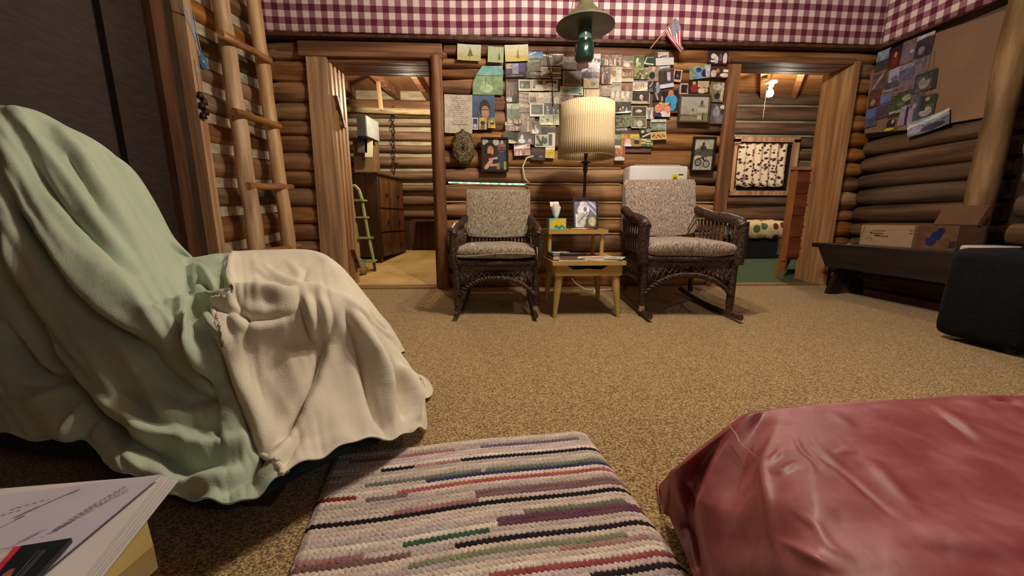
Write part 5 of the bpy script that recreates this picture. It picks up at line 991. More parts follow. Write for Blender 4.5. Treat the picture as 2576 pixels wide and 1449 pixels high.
# smiling faces and neighbours
face = lambda x, y, rx, ry, c=(214, 150, 122): [K(x, y, rx, ry, *c), K(x - rx * .35, y + ry * .15, rx * .13, ry * .08, 60, 40, 36), K(x + rx * .35, y + ry * .15, rx * .13, ry * .08, 60, 40, 36), K(x, y - ry * .45, rx * .4, ry * .1, 170, 70, 66)]
ph(1645, 222, 1703, 286, 2, 1, [('bg', S(32, 28, 38)), ('l', .35, .95, .9, .98, .06, S(96, 60, 52)), K(.72, .52, .24, .24, 60, 150, 200), K(.78, .3, .14, .2, 60, 150, 200), K(.30, .58, .1, .14, 190, 130, 110), R_(.3, .0, 1, .1, 96, 60, 40)] + face(.70, .80, .11, .13, (196, 122, 90)) + [('mot', .15, 8)], 'snapshot of a man in a bright blue shirt before a dark ground')
ph(1644, 204, 1662, 255, 0, 2, [('bg', S(44, 42, 42)), K(.5, .6, .3, .22, 130, 146, 160), ('l', .35, .4, .6, .1, .1, S(190, 160, 146)), K(.5, .86, .2, .09, 190, 160, 146), ('mot', .2, 5)], 'narrow snapshot of a person in a grey shirt with one arm hanging')
ph(1645, 258, 1685, 294, 0, 3, [('bg', S(96, 60, 52)), K(.65, .1, .5, .3, 216, 206, 214), K(.3, .05, .2, .3, 50, 60, 110), K(.6, .95, .3, .14, 190, 190, 90)] + face(.25, .58, .18, .3) + face(.58, .68, .2, .3, (206, 134, 108)) + face(.85, .5, .15, .3) + [('mot', .1, 8)], 'colour snapshot of three smiling faces close together')
ph(1650, 145, 1694, 165, 4, 3, [('bg', S(204, 198, 204)), ('mot', .05, 6)], 'blank white card tilted near the top right of the board', 'card', .003, PM, 'card')
ph(1655, 131, 1681, 146, 3, 2, [('bg', S(190, 184, 184)), ('l', .2, .1, .8, .3, .06, S(80, 76, 80)), ('mot', .4, 6)], 'crumpled pale scrap just above the blank white card', 'scrap')
ph(1655, 165, 1685, 181, 5, 1, A_land((176, 180, 170), (84, 84, 78), .5, (110, 112, 104)), 'thin grey snapshot peeking out under the blank white card')
ph(1657, 178, 1693, 210, 4, 2, [('bg', S(66, 54, 56)), R_(.58, .2, .8, .9, 176, 178, 196), ('mot', .4, 7)], 'dark snapshot with a pale blue doorway under the white card')
ph(1660, 207, 1694, 222, 9, 3, [('bg', S(190, 192, 206)), ('band', .75, 1.1, S(60, 56, 60)), ('mot', .08, 5)], 'pale strip of paper below the blue doorway snapshot', 'paper', .003, PM, 'paper_strip')
ph(1695, 175, 1714, 206, -5, 2, [('bg', S(40, 32, 40)), K(.5, .5, .12, .16, 110, 104, 120), ('brd', .16, .2, .16, .08, S(206, 160, 146))], 'upper of two small pink-edged dark instant prints')
ph(1711, 210, 1731, 240, -1, 2, [('bg', S(44, 38, 46)), K(.45, .4, .2, .2, 30, 26, 30), K(.8, .45, .06, .1, 130, 80, 80), ('brd', .14, .2, .14, .08, S(206, 172, 172))], 'lower of two small pink-edged dark instant prints')
ph(1735, 164, 1786, 199, 7, 2, [('bg', S(130, 146, 120)), K(.45, .65, .12, .2, 40, 60, 150), K(.42, .25, .2, .25, 110, 150, 200), K(.7, .35, .13, .28, 40, 46, 80), R_(.76, .15, 1, .9, 180, 180, 196), ('mot', .5, 9)], 'tilted snapshot of two people in blue jackets right of the pink-edged prints')
ph(1781, 127, 1829, 163, 0, 2, [('bg', S(62, 44, 46)), K(.3, .6, .13, .2, 214, 206, 210), K(.45, .3, .1, .35, 200, 186, 192), K(.87, .45, .1, .4, 210, 200, 206), K(.65, .5, .08, .3, 110, 84, 84), K(.3, .25, .15, .08, 220, 216, 216), ('mot', .3, 8), ('brd', .02, .1, .02, .05, S(40, 30, 34))], 'dark-edged snapshot of boys in white shirts at the top right corner')
ph(1787, 168, 1831, 196, -2, 3, [('bg', S(74, 50, 48)), K(.2, .35, .16, .35, 200, 196, 196), K(.8, .25, .25, .2, 216, 206, 190), R_(.7, .55, .98, .8, 226, 216, 196)] + face(.42, .65, .1, .2, (196, 130, 104)) + [('mot', .3, 8)], 'snapshot of a seated group in pale clothes under the boys in white')
ph(1732, 203, 1782, 237, 0, 2, [('bg', S(44, 38, 34)), R_(.45, .5, .98, .98, 176, 170, 140), K(.3, .42, .2, .3, 140, 44, 44), K(.65, .25, .18, .22, 206, 186, 186), K(.85, .3, .1, .2, 176, 150, 110)] + face(.28, .82, .09, .13) + face(.65, .5, .08, .12) + [('mot', .15, 8)], 'snapshot of a child in a dark red top above the framed seascape')
ph(1788, 206, 1818, 257, -1, 1, [('bg', S(128, 116, 92)), K(.55, .3, .2, .16, 44, 44, 42), K(.5, .75, .3, .16, 190, 182, 180), R_(.8, .1, 1, .95, 190, 180, 160), ('mot', .35, 9)], 'tall stone coloured snapshot beside the right doorway')
ph(1789, 261, 1820, 312, -2, 1, [('bg', S(96, 92, 96)), K(.4, .6, .22, .3, 150, 150, 166), K(.8, .85, .15, .1, 206, 206, 196), K(.85, .6, .15, .15, 50, 66, 80), K(.6, .25, .25, .2, 120, 110, 112), ('mot', .5, 9)], 'tall blurred blue grey snapshot beside the right doorway')
BRD = mat('brown_fibreboard', rgb(84, 62, 54), rgb(108, 82, 72), rough=.8, scale=(6, 6, 6), nscale=1)
def board_quad(x0, y0, x1, y1, Y, d, m, label, cat='board', name='pin_board'):
    a, b = at(x0, y1, Y=Y), at(x1, y0, Y=Y); return tag(B(a.x, b.x, Y, Y + d, a.z, b.z).build(name, m, None), label, cat)
YP = D - .012
board_quad(1272, 138, 1412, 366, YP, .010, BRD, 'brown fibreboard behind the left half of the snapshots')
board_quad(1412, 138, 1655, 382, YP, .010, BRD, 'brown fibreboard behind the right half of the snapshots with a bare lower strip')
for i, (x0, y0, x1, y1, rot, lay, ops, label, cat, curl, m, name) in enumerate(PH):
    Y = D - .017 - .0045 * lay - .0006 * (i % 7)
    if cat in ('drawing', 'map', 'poster') or name == 'typed_sheet' or x0 > 1690: Y = D - .012 - .004 * lay
    if i < 3: Y = D - .035 - .002 * lay
    ul, lr = at(x0, y0, Y=Y), at(x1, y1, Y=Y); w, h = lr.x - ul.x, ul.z - lr.z; cx, cz = (ul.x + lr.x) / 2, (ul.z + lr.z) / 2; r = math.radians(rot)
    ux = Vector((math.cos(r), 0, math.sin(r))); uz = Vector((-math.sin(r), 0, math.cos(r))); O = Vector((cx, Y, cz)) - ux * w / 2 - uz * h / 2
    o = sheet(name, O, ux, uz, NB, w, h, ops, i + 10, curl=curl * min(1, w / .15), m=m, curlx=.004 * (i % 3), cut=(lambda v: .0 if v < .3 else .34 * ((v - .3) / .7) ** 1.6) if name == 'map' else None)
    tag(o, label, cat, GRP if 9 <= i and x1 < 1690 and cat == 'photo' else None)
# wire down the collage
A0, A1 = at(1378, 120, Y=D - .07), at(1392, 262, Y=D - .05)
tag(MB().tube([A0, A0.lerp(A1, .4) + Vector((-.0, -.0, 0)), A0.lerp(A1, .55) + Vector((.01, 0, 0)), A1], .004, 6).build('hanging_wire', TOOLM, None), 'dark wire hanging down over the left snapshots', 'wire')
# oval carved plaque
pc = at(1165, 374, Y=D - .03); V = []; nr_, na = 14, 40
for i in range(nr_ + 1):
    for k in range(na):
        a = 2 * math.pi * k / na; t = i / nr_; rx, rz = .102, .158 * (1 - .12 * (math.sin(a) < -.2)); rr = t * (1 + .05 * math.sin(a * 9) * (t > .8))
        V.append((pc.x + rx * rr * math.cos(a) * (1 - .16 * max(0, math.sin(a)) ** 2), pc.y - .022 * (1 - t ** 4) - .006 * abs(math.sin(i * 1.9)) * (t < .92) - .007 * abs(math.sin(k * 1.3 + i * 2.4)) , pc.z + rz * rr * math.sin(a)))
mb = MB().add(V, [(i * na + k, i * na + (k + 1) % na, (i + 1) * na + (k + 1) % na, (i + 1) * na + k) for i in range(nr_) for k in range(na)] )
mb.f = mb.f[na:] + [tuple(range(na, 2 * na))] if False else mb.f
po = mb.build('carved_plaque', mat('tarnished_brass', rgb(60, 50, 32), rgb(132, 116, 82), rough=.35, scale=(60, 60, 60), nscale=1, bump=1, metal=.25, c3=rgb(92, 78, 52)), None, smooth=60)
md = po.modifiers.new('t', 'SOLIDIFY'); md.thickness = .014; md.offset = 1
tag(po, 'oval embossed brass plaque hanging under the typed sheet', 'plaque')
def framed(name, x0, y0, x1, y1, Y, t, d, fm, ops, label, rot=0, tilt=.06, seed=1):
    a, b = at(x0, y1, Y=Y), at(x1, y0, Y=Y); w, h = b.x - a.x, b.z - a.z; r = math.radians(rot)
    f_ = empty(name, (a.x + w / 2, Y, a.z), label, 'framed picture'); ux = Vector((math.cos(r), 0, math.sin(r))); uz = Vector((-math.sin(r), -tilt, math.cos(r))).normalized(); nr = Vector((0, -1, -tilt)).normalized()
    O = Vector((a.x + w / 2, Y, a.z + h / 2)) - ux * w / 2 - uz * h / 2
    MB().obox(O + ux * w / 2 + uz * h / 2 - nr * .004, ux * w / 2, nr * .004, uz * h / 2).build('backing', BLK, f_)
    frame_bars(f_, O, ux, uz, nr, w, h, t, d, fm); sheet('picture', O + ux * t * .7 + uz * t * .7 + nr * .003, ux, uz, nr, w - 1.4 * t, h - 1.4 * t, ops, seed, parent=f_); return f_
framed('picture_frame', 1211, 346, 1279, 432, D - .05, .013, .018, BLK, [('bg', S(52, 48, 46)), K(.1, .9, .14, .1, 176, 176, 170), K(.55, .88, .12, .1, 190, 186, 170), K(.3, .68, .24, .2, 38, 26, 24), K(.33, .62, .13, .15, 196, 130, 104), K(.3, .5, .08, .04, 60, 30, 26), K(.3, .38, .3, .12, 66, 34, 34), ('l', .15, .1, .35, .3, .07, S(206, 156, 136)), ('l', .2, .18, .6, .18, .04, S(206, 156, 136)), ('l', .3, .36, .6, .4, .04, S(206, 156, 136)), K(.78, .72, .16, .16, 140, 92, 92), K(.78, .88, .05, .06, 190, 160, 150), R_(.64, .62, .92, .66, 60, 30, 44), R_(.64, .7, .92, .73, 60, 30, 44), K(.78, .4, .16, .2, 60, 62, 92), R_(.72, .08, .84, .4, 66, 72, 96), R_(.86, .04, 1, .3, 160, 150, 84), R_(.58, .05, .7, .25, 140, 136, 96), ('mot', .2, 14)], 'black framed collage of a curly haired person and a striped helmet')
framed('picture_frame', 1736, 345, 1800, 431, D - .05, .014, .018, BLK, [('bg', S(176, 172, 152)), ('band', .45, .65, S(86, 84, 74), .1), K(.48, .68, .14, .1, 60, 58, 50), K(.48, .82, .05, .05, 50, 46, 42), K(.3, .25, .17, .12, 50, 48, 44), K(.3, .25, .12, .08, 150, 146, 130), K(.72, .2, .17, .12, 50, 48, 44), K(.72, .2, .13, .09, 160, 156, 140), ('l', .25, .35, .7, .45, .03, S(56, 54, 48)), ('l', .45, .42, .62, .3, .04, S(44, 42, 38)), ('l', .62, .55, .75, .22, .015, S(60, 58, 50)), K(.3, .43, .15, .04, 190, 186, 170), ('mot', .35, 16)], 'black framed old photo of a rider on a motorcycle above the heater')
framed('picture_frame', 1704, 239, 1787, 308, D - .045, .012, .02, mat('olive_frame', rgb(72, 60, 40), rgb(96, 80, 54), rough=.5), [('grad', S(140, 138, 118), S(176, 172, 164)), ('band', -.1, .3, S(130, 124, 104), .12), ('band', .18, .24, S(92, 88, 70), .1), K(.76, .72, .05, .1, 76, 76, 60), K(.76, .6, .11, .05, 120, 118, 96), K(.47, .45, .03, .06, 72, 70, 58), R_(.63, .38, .98, .52, 180, 176, 158), R_(.63, .05, .98, .33, 120, 126, 100), R_(.64, .08, .78, .25, 170, 168, 140), R_(.8, .05, .86, .34, 70, 76, 58), ('mot', .15, 12), ('brd', .015, .02, .015, .02, S(196, 186, 150))], 'olive framed grey seascape with two small rocks right of the smiling faces', tilt=.03)
# ------------------------------------------------------------------ right wall cardboard and pictures
XC = XR - .045
CB = mat('plain_cardboard', rgb(120, 92, 72), rgb(138, 106, 82), rough=.9, scale=(2, 2, 2), nscale=1)
a, b = at(2184, 338, X=XC), at(2492, 300, X=XC)
def slab(name, pts, label, cat, m, off=0):
    P = [at(x, y, X=XC) + Vector((off, 0, 0)) for x, y in pts]; Q = [p + Vector((.006, 0, 0)) for p in P]; return tag(MB().hull(P, Q).build(name, m, None), label, cat)
slab('cardboard_sheet', [(2174, 336), (2330, 322), (2352, 128), (2190, 178)], 'cardboard sheet on the right wall covered with overlapping snapshots', 'cardboard', CB)
slab('cardboard_sheet', [(2285, 328), (2490, 292), (2530, 24), (2320, 94)], 'large bare cardboard sheet on the right wall beside the log post', 'cardboard', CB, .0065)
VN = (-1, 0, 0)
RP = [
 (2206, 128, 2235, 175, [('bg', S(60, 62, 60)), ('band', .5, 1.1, S(130, 138, 160), .1), ('mot', .5, 6)], 'blue topped snapshot at the upper left of the right wall cardboard'),
 (2237, 118, 2268, 170, [('grad', S(90, 36, 30), S(34, 28, 38)), K(.5, .62, .12, .12, 190, 110, 80), K(.5, .3, .25, .2, 110, 44, 34), ('mot', .3, 6)], 'dark snapshot with a glowing red centre on the right wall cardboard'),
 (2270, 102, 2304, 155, [('bg', S(112, 96, 104)), K(.7, .45, .12, .08, 186, 170, 176), ('mot', .35, 6)], 'faded mauve snapshot on the right wall cardboard'),
 (2306, 88, 2344, 140, [('bg', S(52, 46, 60)), ('band', .82, 1.1, S(170, 160, 156), .1), K(.4, .3, .2, .2, 120, 108, 120), ('mot', .5, 8)], 'dark snapshot with a pale top edge nearest the gingham on the right wall'),
 (2238, 172, 2264, 203, [('bg', S(150, 150, 172)), K(.5, .2, .3, .2, 96, 96, 140), ('mot', .15, 5)], 'pale blue white snapshot in the second row on the right wall'),
 (2264, 162, 2296, 200, [('bg', S(96, 90, 120)), ('band', .7, 1.1, S(140, 138, 160), .1), ('mot', .4, 7)], 'lavender snapshot in the second row on the right wall'),
 (2295, 143, 2334, 186, [('bg', S(104, 94, 96)), ('mot', .5, 9)], 'grey pebbly snapshot below the pale-topped one on the right wall'),
 (2197, 186, 2228, 224, [('bg', S(96, 80, 82)), ('l', .1, .2, .7, .9, .08, S(150, 130, 126)), ('mot', .4, 6)], 'brownish snapshot at the left edge in the third row on the right wall'),
 (2228, 200, 2263, 228, [('bg', S(80, 70, 84)), ('band', .0, .25, S(140, 124, 130), .1), ('mot', .4, 6)], 'plum coloured snapshot in the third row on the right wall'),
 (2263, 194, 2303, 228, [('bg', S(112, 96, 104)), ('mot', .35, 6)], 'plain dusty mauve snapshot in the third row on the right wall'),
 (2303, 182, 2352, 228, [('bg', S(78, 76, 78)), K(.45, .45, .25, .3, 130, 122, 120), K(.6, .7, .15, .15, 60, 66, 60), ('mot', .4, 9), ('brd', .04, .05, .2, .14, S(50, 52, 62))], 'dark-bordered snapshot sticking out over the bare cardboard edge'),
 (2187, 230, 2213, 268, [('bg', S(90, 60, 56)), K(.4, .3, .2, .2, 150, 110, 100), ('mot', .5, 6)], 'reddish brown snapshot at the left edge in the fourth row on the right wall'),
 (2212, 238, 2241, 280, [('bg', S(84, 78, 92)), ('band', .55, 1.1, S(100, 116, 156), .1), ('mot', .3, 5)], 'blue and grey snapshot in the fourth row on the right wall'),
 (2241, 236, 2294, 274, [('bg', S(66, 74, 56)), K(.7, .65, .2, .2, 140, 146, 130), K(.5, .35, .2, .1, 96, 104, 80), ('mot', .6, 9)], 'green snapshot with pale blossoms on the right wall'),
 (2294, 224, 2323, 268, [('bg', S(90, 82, 90)), K(.6, .8, .15, .08, 176, 170, 176), ('mot', .5, 8)], 'grey lilac snapshot right of the pale blossoms on the right wall'),
 (2315, 240, 2352, 276, [('bg', S(48, 60, 60)), K(.45, .75, .14, .14, 170, 130, 90), ('mot', .3, 6)], 'dark teal snapshot with one orange face on the right wall'),
 (2178, 274, 2205, 318, [('bg', S(84, 84, 104)), ('band', .5, 1.1, S(92, 104, 156), .1), ('mot', .3, 5)], 'blue snapshot at the lowest left corner on the right wall'),
 (2205, 268, 2235, 296, [('bg', S(76, 66, 78)), ('mot', .4, 6)], 'dull purple snapshot right of the lowest blue one'),
 (2235, 275, 2266, 300, [('bg', S(56, 56, 50)), ('band', .6, 1.1, S(150, 156, 150), .1), ('mot', .4, 6)], 'white topped dark snapshot above the yellow skirted figure'),
 (2226, 298, 2257, 327, [('bg', S(120, 92, 72)), K(.5, .55, .35, .4, 40, 44, 40), K(.4, .1, .34, .14, 190, 184, 56), K(.6, .7, .1, .2, 170, 160, 140), ('mot', .2, 6)], 'small cut-out picture with a yellow patch at its foot on the right wall'),
 (2264, 266, 2299, 312, [('bg', S(150, 134, 150)), ('l', .5, .0, .45, .9, .09, S(56, 40, 90)), ('mot', .3, 6)], 'lilac snapshot with one dark upright figure on the right wall'),
 (2299, 266, 2346, 298, [('bg', S(70, 78, 80)), K(.6, .5, .3, .35, 156, 146, 150), ('mot', .4, 8)], 'snapshot with a pale cloud shape above the shiny curled print'),
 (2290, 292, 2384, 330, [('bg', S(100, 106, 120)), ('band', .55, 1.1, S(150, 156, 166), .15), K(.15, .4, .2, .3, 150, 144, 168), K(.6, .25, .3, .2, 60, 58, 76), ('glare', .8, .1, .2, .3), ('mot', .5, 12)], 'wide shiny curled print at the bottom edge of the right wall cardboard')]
for i, (x0, y0, x1, y1, ops, label) in enumerate(RP):
    xc = XC - .006 - .0016 * (i % 6); cx, cy_ = (x0 + x1) / 2, (y0 + y1) / 2
    L_, R2, T, Bm = at(x0, cy_, X=xc), at(x1, cy_, X=xc), at(cx, y0, X=xc), at(cx, y1, X=xc); w = (L_.y - R2.y) * 1.06; h = (T.z - Bm.z) * 1.02; r = math.radians(random.uniform(-3, 3) + (6 if i == 22 else 0))
    c = at(cx, cy_, X=xc); ux = Vector((0, -math.cos(r), math.sin(r))); uz = Vector((0, math.sin(r), math.cos(r)))
    o = sheet('photo', c - ux * w / 2 - uz * h / 2, ux, uz, VN, w, h, ops, 200 + i, curl=.004 if i != 22 else .03); tag(o, label, 'photo', 'snapshots on the right wall cardboard')
# ------------------------------------------------------------------ bench and what stands on it
DB = mat('dark_stained_bench', rgb(24, 17, 15), rgb(42, 29, 25), rough=.6, scale=(18, 2, 18), nscale=1, bump=.2)
bn = empty('trestle_bench', (3.12, 2.6, 0), 'long dark stained trestle bench along the right log wall', 'bench')
bt = at(2050, 600, X=2.93); zb = .435
B(2.90, 3.25, 1.72, 3.27, zb - .035, zb).build('seat_board', DB, bn)
MB().hull([(2.90, 1.80, .24), (2.935, 1.80, .24), (2.935, 3.10, .24), (2.90, 3.10, .24)], [(2.90, 1.80, zb - .035), (2.935, 1.80, zb - .035), (2.935, 3.20, zb - .035), (2.90, 3.20, zb - .035)]).build('front_apron', DB, bn)
B(3.20, 3.23, 1.8, 3.15, .24, zb - .035).build('rear_apron', DB, bn)
for yc in (3.07, 1.98):
    loop = [(2.92, 0), (3.01, 0), (3.085, .12), (3.16, 0), (3.24, 0), (3.23, .10), (3.18, .22), (3.24, zb - .035), (2.91, zb - .035), (3.0, .22), (2.94, .10)]
    MB().hull([(x, yc - .02, z) for x, z in loop][::-1], [(x, yc + .02, z) for x, z in loop][::-1]).build('leg_board', DB, bn)
B(3.07, 3.10, 2.0, 3.05, .16, .20).build('stretcher', DB, bn)
bx = empty('shipping_box', (3.15, 2.9, zb), 'cream cardboard box with printed lines standing on the left of the bench', 'box')
P, Q, P2, Q2 = at(2160, 612, X=3.10), at(2290, 626, X=3.10), at(2164, 563, X=3.10), at(2296, 561, X=3.10)
y0b, y1b = Q.y, P.y; zt_ = .60
MB().box(3.105, 3.25, y0b, y1b, zb, zt_).build('carton', mat('cream_carton', rgb(156, 130, 104), rgb(172, 146, 118), scale=(3, 3, 3)), bx)
sheet('printed_panel', (3.103, y1b, zb + .004), (0, -1, 0), (0, 0, 1), (-1, 0, 0), y1b - y0b, zt_ - zb - .008, [('bg', S(168, 140, 112)), ('l', .22, .72, .5, .72, .008, S(70, 54, 46)), ('l', .2, .62, .45, .60, .014, S(56, 42, 38)), ('l', .3, .5, .55, .47, .014, S(56, 42, 38)), ('l', .0, .1, .06, .9, .01, S(110, 88, 70)), ('e', .2, .28, .06, .10, S(80, 62, 52)), ('e', .2, .28, .045, .07, S(168, 140, 112)), ('r', .93, .62, .99, .68, S(60, 46, 40)), ('r', .93, .74, .99, .79, S(60, 46, 40)), ('mot', .12, 8)], 3, parent=bx, m=PM, nx=60)
P, Q = at(2296, 625, X=3.06), at(2400, 636, X=3.06)
bb = empty('cardboard_carton', (3.15, 2.5, zb), 'brown cardboard carton with a blue mark on the bench beside the log post', 'box')
CBD = mat('dim_cardboard', rgb(92, 66, 48), rgb(110, 80, 58), rough=.9, scale=(3, 3, 3))
B(3.06, 3.25, Q.y, P.y - .01, zb, .605).build('carton', CBD, bb)
MB().obox((3.22, (P.y + Q.y) / 2, .665), (.012, 0, -.01), (0, (P.y - Q.y) / 2, 0), (.03, 0, .065)).build('open_flap', CBD, bb)
sheet('printed_panel', (3.058, P.y - .012, zb + .004), (0, -1, 0), (0, 0, 1), (-1, 0, 0), P.y - Q.y - .01, .16, [('bg', S(100, 72, 54)), K(.5, .6, .14, .2, 36, 40, 90), K(.38, .35, .14, .2, 40, 44, 92), K(.6, .8, .1, .14, 36, 40, 84), R_(.85, .1, .98, .4, 60, 40, 60), ('mot', .3, 9)], 4, parent=bb, m=PM, nx=40)
nb_ = at(2138, 612, X=3.0); tag(MB()._lathe([(.001, 0), (.02, .002), (.014, .012), (.001, .014)], (3.0, nb_.y, zb), 8).build('metal_clip', MATS['bright_steel'], None), 'tiny shiny clip lying on the left end of the bench', 'clip')
# black suitcase
sc_ = empty('black_suitcase', (2.75, 1.75, 0), 'soft black suitcase standing on the carpet before the right end of the bench', 'suitcase')
BLKF = mat('black_nylon', rgb(7, 7, 10), rgb(14, 15, 19), spec=.2, rough=.85, scale=(60, 60, 60), nscale=1, bump=.4)
vs_, fs_ = bmesh_box(2.44, 2.88, 1.53, 1.90, .02, .50, .06); vs_ = [(x + (.015 * mnoise.noise(Vector((x * 6, y * 6, z * 6)))) , y + .012 * mnoise.noise(Vector((x * 7, 3, z * 6))), z) for x, y, z in vs_]
MB().add(vs_, fs_).build('body', BLKF, sc_, smooth=60)
MB().add(*bmesh_box(2.52, 2.84, 1.50, 1.57, .10, .42, .03)).build('front_pocket', BLKF, sc_, smooth=60)
MB().tube([(2.62, 1.72, .495), (2.64, 1.72, .53), (2.78, 1.72, .535), (2.80, 1.72, .495)], .012, 8).build('carry_handle', BLKF, sc_, smooth=True)
for x in (2.50, 2.80): MB().tube([(x, 1.60, .022), (x + .02, 1.60, .022)], .022, 12).build('wheel', MATS['black_plastic'], sc_)
MB().tube([(2.46, 1.56, .06), (2.47, 1.545, .25), (2.48, 1.56, .46), (2.66, 1.55, .475), (2.85, 1.56, .46)], .004, 6).build('zip', TOOLM, sc_)
sheet('clear_tag', (2.50, 1.497, .055), (1, 0, 0), (0, .1, 1), NB, .10, .05, [('bg', S(70, 70, 70)), ('mot', .9, 14), K(.6, .5, .2, .2, 190, 186, 180), K(.25, .6, .08, .2, 140, 138, 130), ('mot', .6, 20)], 5, parent=sc_, nx=30)
vs_, fs_ = bmesh_box(2.93, 3.3, 1.18, 1.68, .0, .62, .08); tag(MB().add(vs_, fs_).build('duffel_bag', mat('charcoal_canvas', rgb(24, 25, 28), rgb(40, 42, 46), rough=.8, scale=(50, 50, 50), nscale=1, bump=.4), None, smooth=60), 'charcoal canvas bag at the right frame edge behind the suitcase', 'bag')
q = at(2500, 618, X=3.1); tag(MB().add(*bmesh_box(2.98, 3.22, 1.98, 2.25, zb, zb + .05, .015)).build('folded_cloth', mat('pale_cloth', rgb(190, 176, 166), rgb(206, 192, 182), scale=(9, 9, 9)), None, smooth=50), 'pale folded cloth on the far end of the bench behind the suitcase', 'cloth')
# ------------------------------------------------------------------ cloth surfaces lofted through measured control points
def cr(P, t):                       # Catmull-Rom along axis 0, P (n,...), t in [0,n-1]
    n = len(P); i = np.clip(np.floor(t).astype(int), 0, n - 2); f = (t - i).reshape(-1, *([1] * (P.ndim - 1)))
    p0 = P[np.maximum(i - 1, 0)]; p1 = P[i]; p2 = P[i + 1]; p3 = P[np.minimum(i + 2, n - 1)]
    return .5 * (2 * p1 + (p2 - p0) * f + (2 * p0 - 5 * p1 + 4 * p2 - p3) * f * f + (3 * p1 - p0 - 3 * p2 + p3) * f ** 3)
def to_px(V):
    x, y, z = V[..., 0], V[..., 1], V[..., 2] - HZ; xr = x * cyw - y * syw; yr = x * syw + y * cyw; f = np.maximum(yr * cp - z * sp, .05); u = yr * sp + z * cp
    return W / 2 + F * xr / f, H / 2 - F * u / f
def normals(V):
    du = np.gradient(V, axis=0); dv = np.gradient(V, axis=1); n = np.cross(du, dv); n /= np.linalg.norm(n, axis=-1, keepdims=True) + 1e-9
    tc = np.array([0, 0, HZ]) - V; s = np.sign((n * tc).sum(-1, keepdims=True)); return n * np.where(s == 0, 1, s)
def seg_dist(px, py, poly):
    best = np.full(px.shape, 1e9); side = np.zeros(px.shape); par = np.zeros(px.shape); L = [0]
    for a, b in zip(poly[:-1], poly[1:]): L.append(L[-1] + math.hypot(b[0] - a[0], b[1] - a[1]))
    for k, (a, b) in enumerate(zip(poly[:-1], poly[1:])):
        dx, dy = b[0] - a[0], b[1] - a[1]; l2 = dx * dx + dy * dy + 1e-9; t = np.clip(((px - a[0]) * dx + (py - a[1]) * dy) / l2, 0, 1)
        d = np.hypot(px - a[0] - t * dx, py - a[1] - t * dy); m = d < best; best = np.where(m, d, best)
        side = np.where(m, np.sign((px - a[0]) * dy - (py - a[1]) * dx), side); par = np.where(m, (L[k] + t * (L[k + 1] - L[k])) / L[-1], par)
    return best, side, par
def smooth_poly(p, n=6):
    P = np.array(p, float); t = np.linspace(0, len(P) - 1, (len(P) - 1) * n + 1); return [tuple(q) for q in cr(P, t)]
def blur(V, it, keep=None):
    for _ in range(it):
        A = V.copy(); A[1:-1] = .25 * V[:-2] + .5 * V[1:-1] + .25 * V[2:]; B_ = A.copy(); B_[:, 1:-1] = .25 * A[:, :-2] + .5 * A[:, 1:-1] + .25 * A[:, 2:]; V = B_
    return V
def snorm(V): return normals(blur(V, 60))
def apply_folds(V, folds, front, soft=1.0):
    px, py = to_px(V); N = snorm(V); disp = np.zeros(px.shape)
    for poly, wd, amp, kind in folds:
        d, side, par = seg_dist(px, py, smooth_poly(poly)); tap = np.sin(np.pi * np.clip(par, .01, .99)) ** (TP)
        if kind == 'g': disp += amp * GK * tap * np.exp(-(d / (wd * .8)) ** 2)                 # rounded ridge / valley
        elif kind == 's':                                                           # fold: sharp drop on one side, slow rise on the other
            sd = d * side; disp += amp * tap * np.where(sd > 0, np.exp(-(sd / wd)), np.exp(-(sd / (wd * .28)) ** 2))
        elif kind == 'c': disp += amp * tap * np.exp(-d / wd)                      # crease
    return V + N * (disp * front)[..., None] * soft
def grid_faces(n, m, mask=None):
    i, j = np.meshgrid(np.arange(n - 1), np.arange(m - 1), indexing='ij'); a = i * m + j; q = np.stack([a, a + 1, a + m + 1, a + m], -1)
    if mask is not None: q = q[mask]
    return q.reshape(-1, 4)
def np_mesh(name, V, Q, m, cols=None, label=None, cat=None, parent=None, base=None):
    used = np.unique(Q); rm_ = -np.ones(len(V), int); rm_[used] = np.arange(len(used)); V = V[used]; Q = rm_[Q]
    if cols is not None: cols = cols[used]
    o0 = np.array([V[:, 0].mean(), V[:, 1].mean(), V[:, 2].min()]) if parent is None else np.array(parent.get('_o', (0, 0, 0)))
    me = bpy.data.meshes.new(name); me.vertices.add(len(V)); me.vertices.foreach_set('co', (V - o0).ravel()); me.loops.add(Q.size); me.loops.foreach_set('vertex_index', Q.ravel())
    me.polygons.add(len(Q)); me.polygons.foreach_set('loop_start', np.arange(0, Q.size, 4)); me.polygons.foreach_set('use_smooth', [True] * len(Q)); me.update(); me.validate()
    if cols is not None:
        a = me.color_attributes.new('Col', 'FLOAT_COLOR', 'POINT'); c = np.ones((len(V), 4)); c[:, :3] = cols; a.data.foreach_set('color', c.ravel())
    me.materials.append(m); o = bpy.data.objects.new(name, me); COL.objects.link(o)
    if parent is None: o.location = o0
    else: o.parent = parent
    o['_o'] = tuple(o0); return tag(o, label, cat)
def fbm(V, f, s=0):
    out = np.zeros(V.shape[:-1]); X = V * f + s
    for k, (a, b, c, d) in enumerate(((1, .7, .3, 0), (-.6, 1.1, .5, 2), (.4, -.8, 1.3, 4), (1.7, .5, -1.2, 1), (-1.9, 1.3, 1.1, 3), (2.3, -1.7, .9, 5), (.8, 2.9, -2.1, 2.2), (-3.1, -1.2, 2.4, .3))):
        out += np.sin(X[..., 0] * a + X[..., 1] * b + X[..., 2] * c + d + 1.3 * np.sin(X[..., 2] * a - X[..., 0] * c * .7 + d)) / (1 + .3 * k)
    return out / 4
GK = 2.1; TP = .6
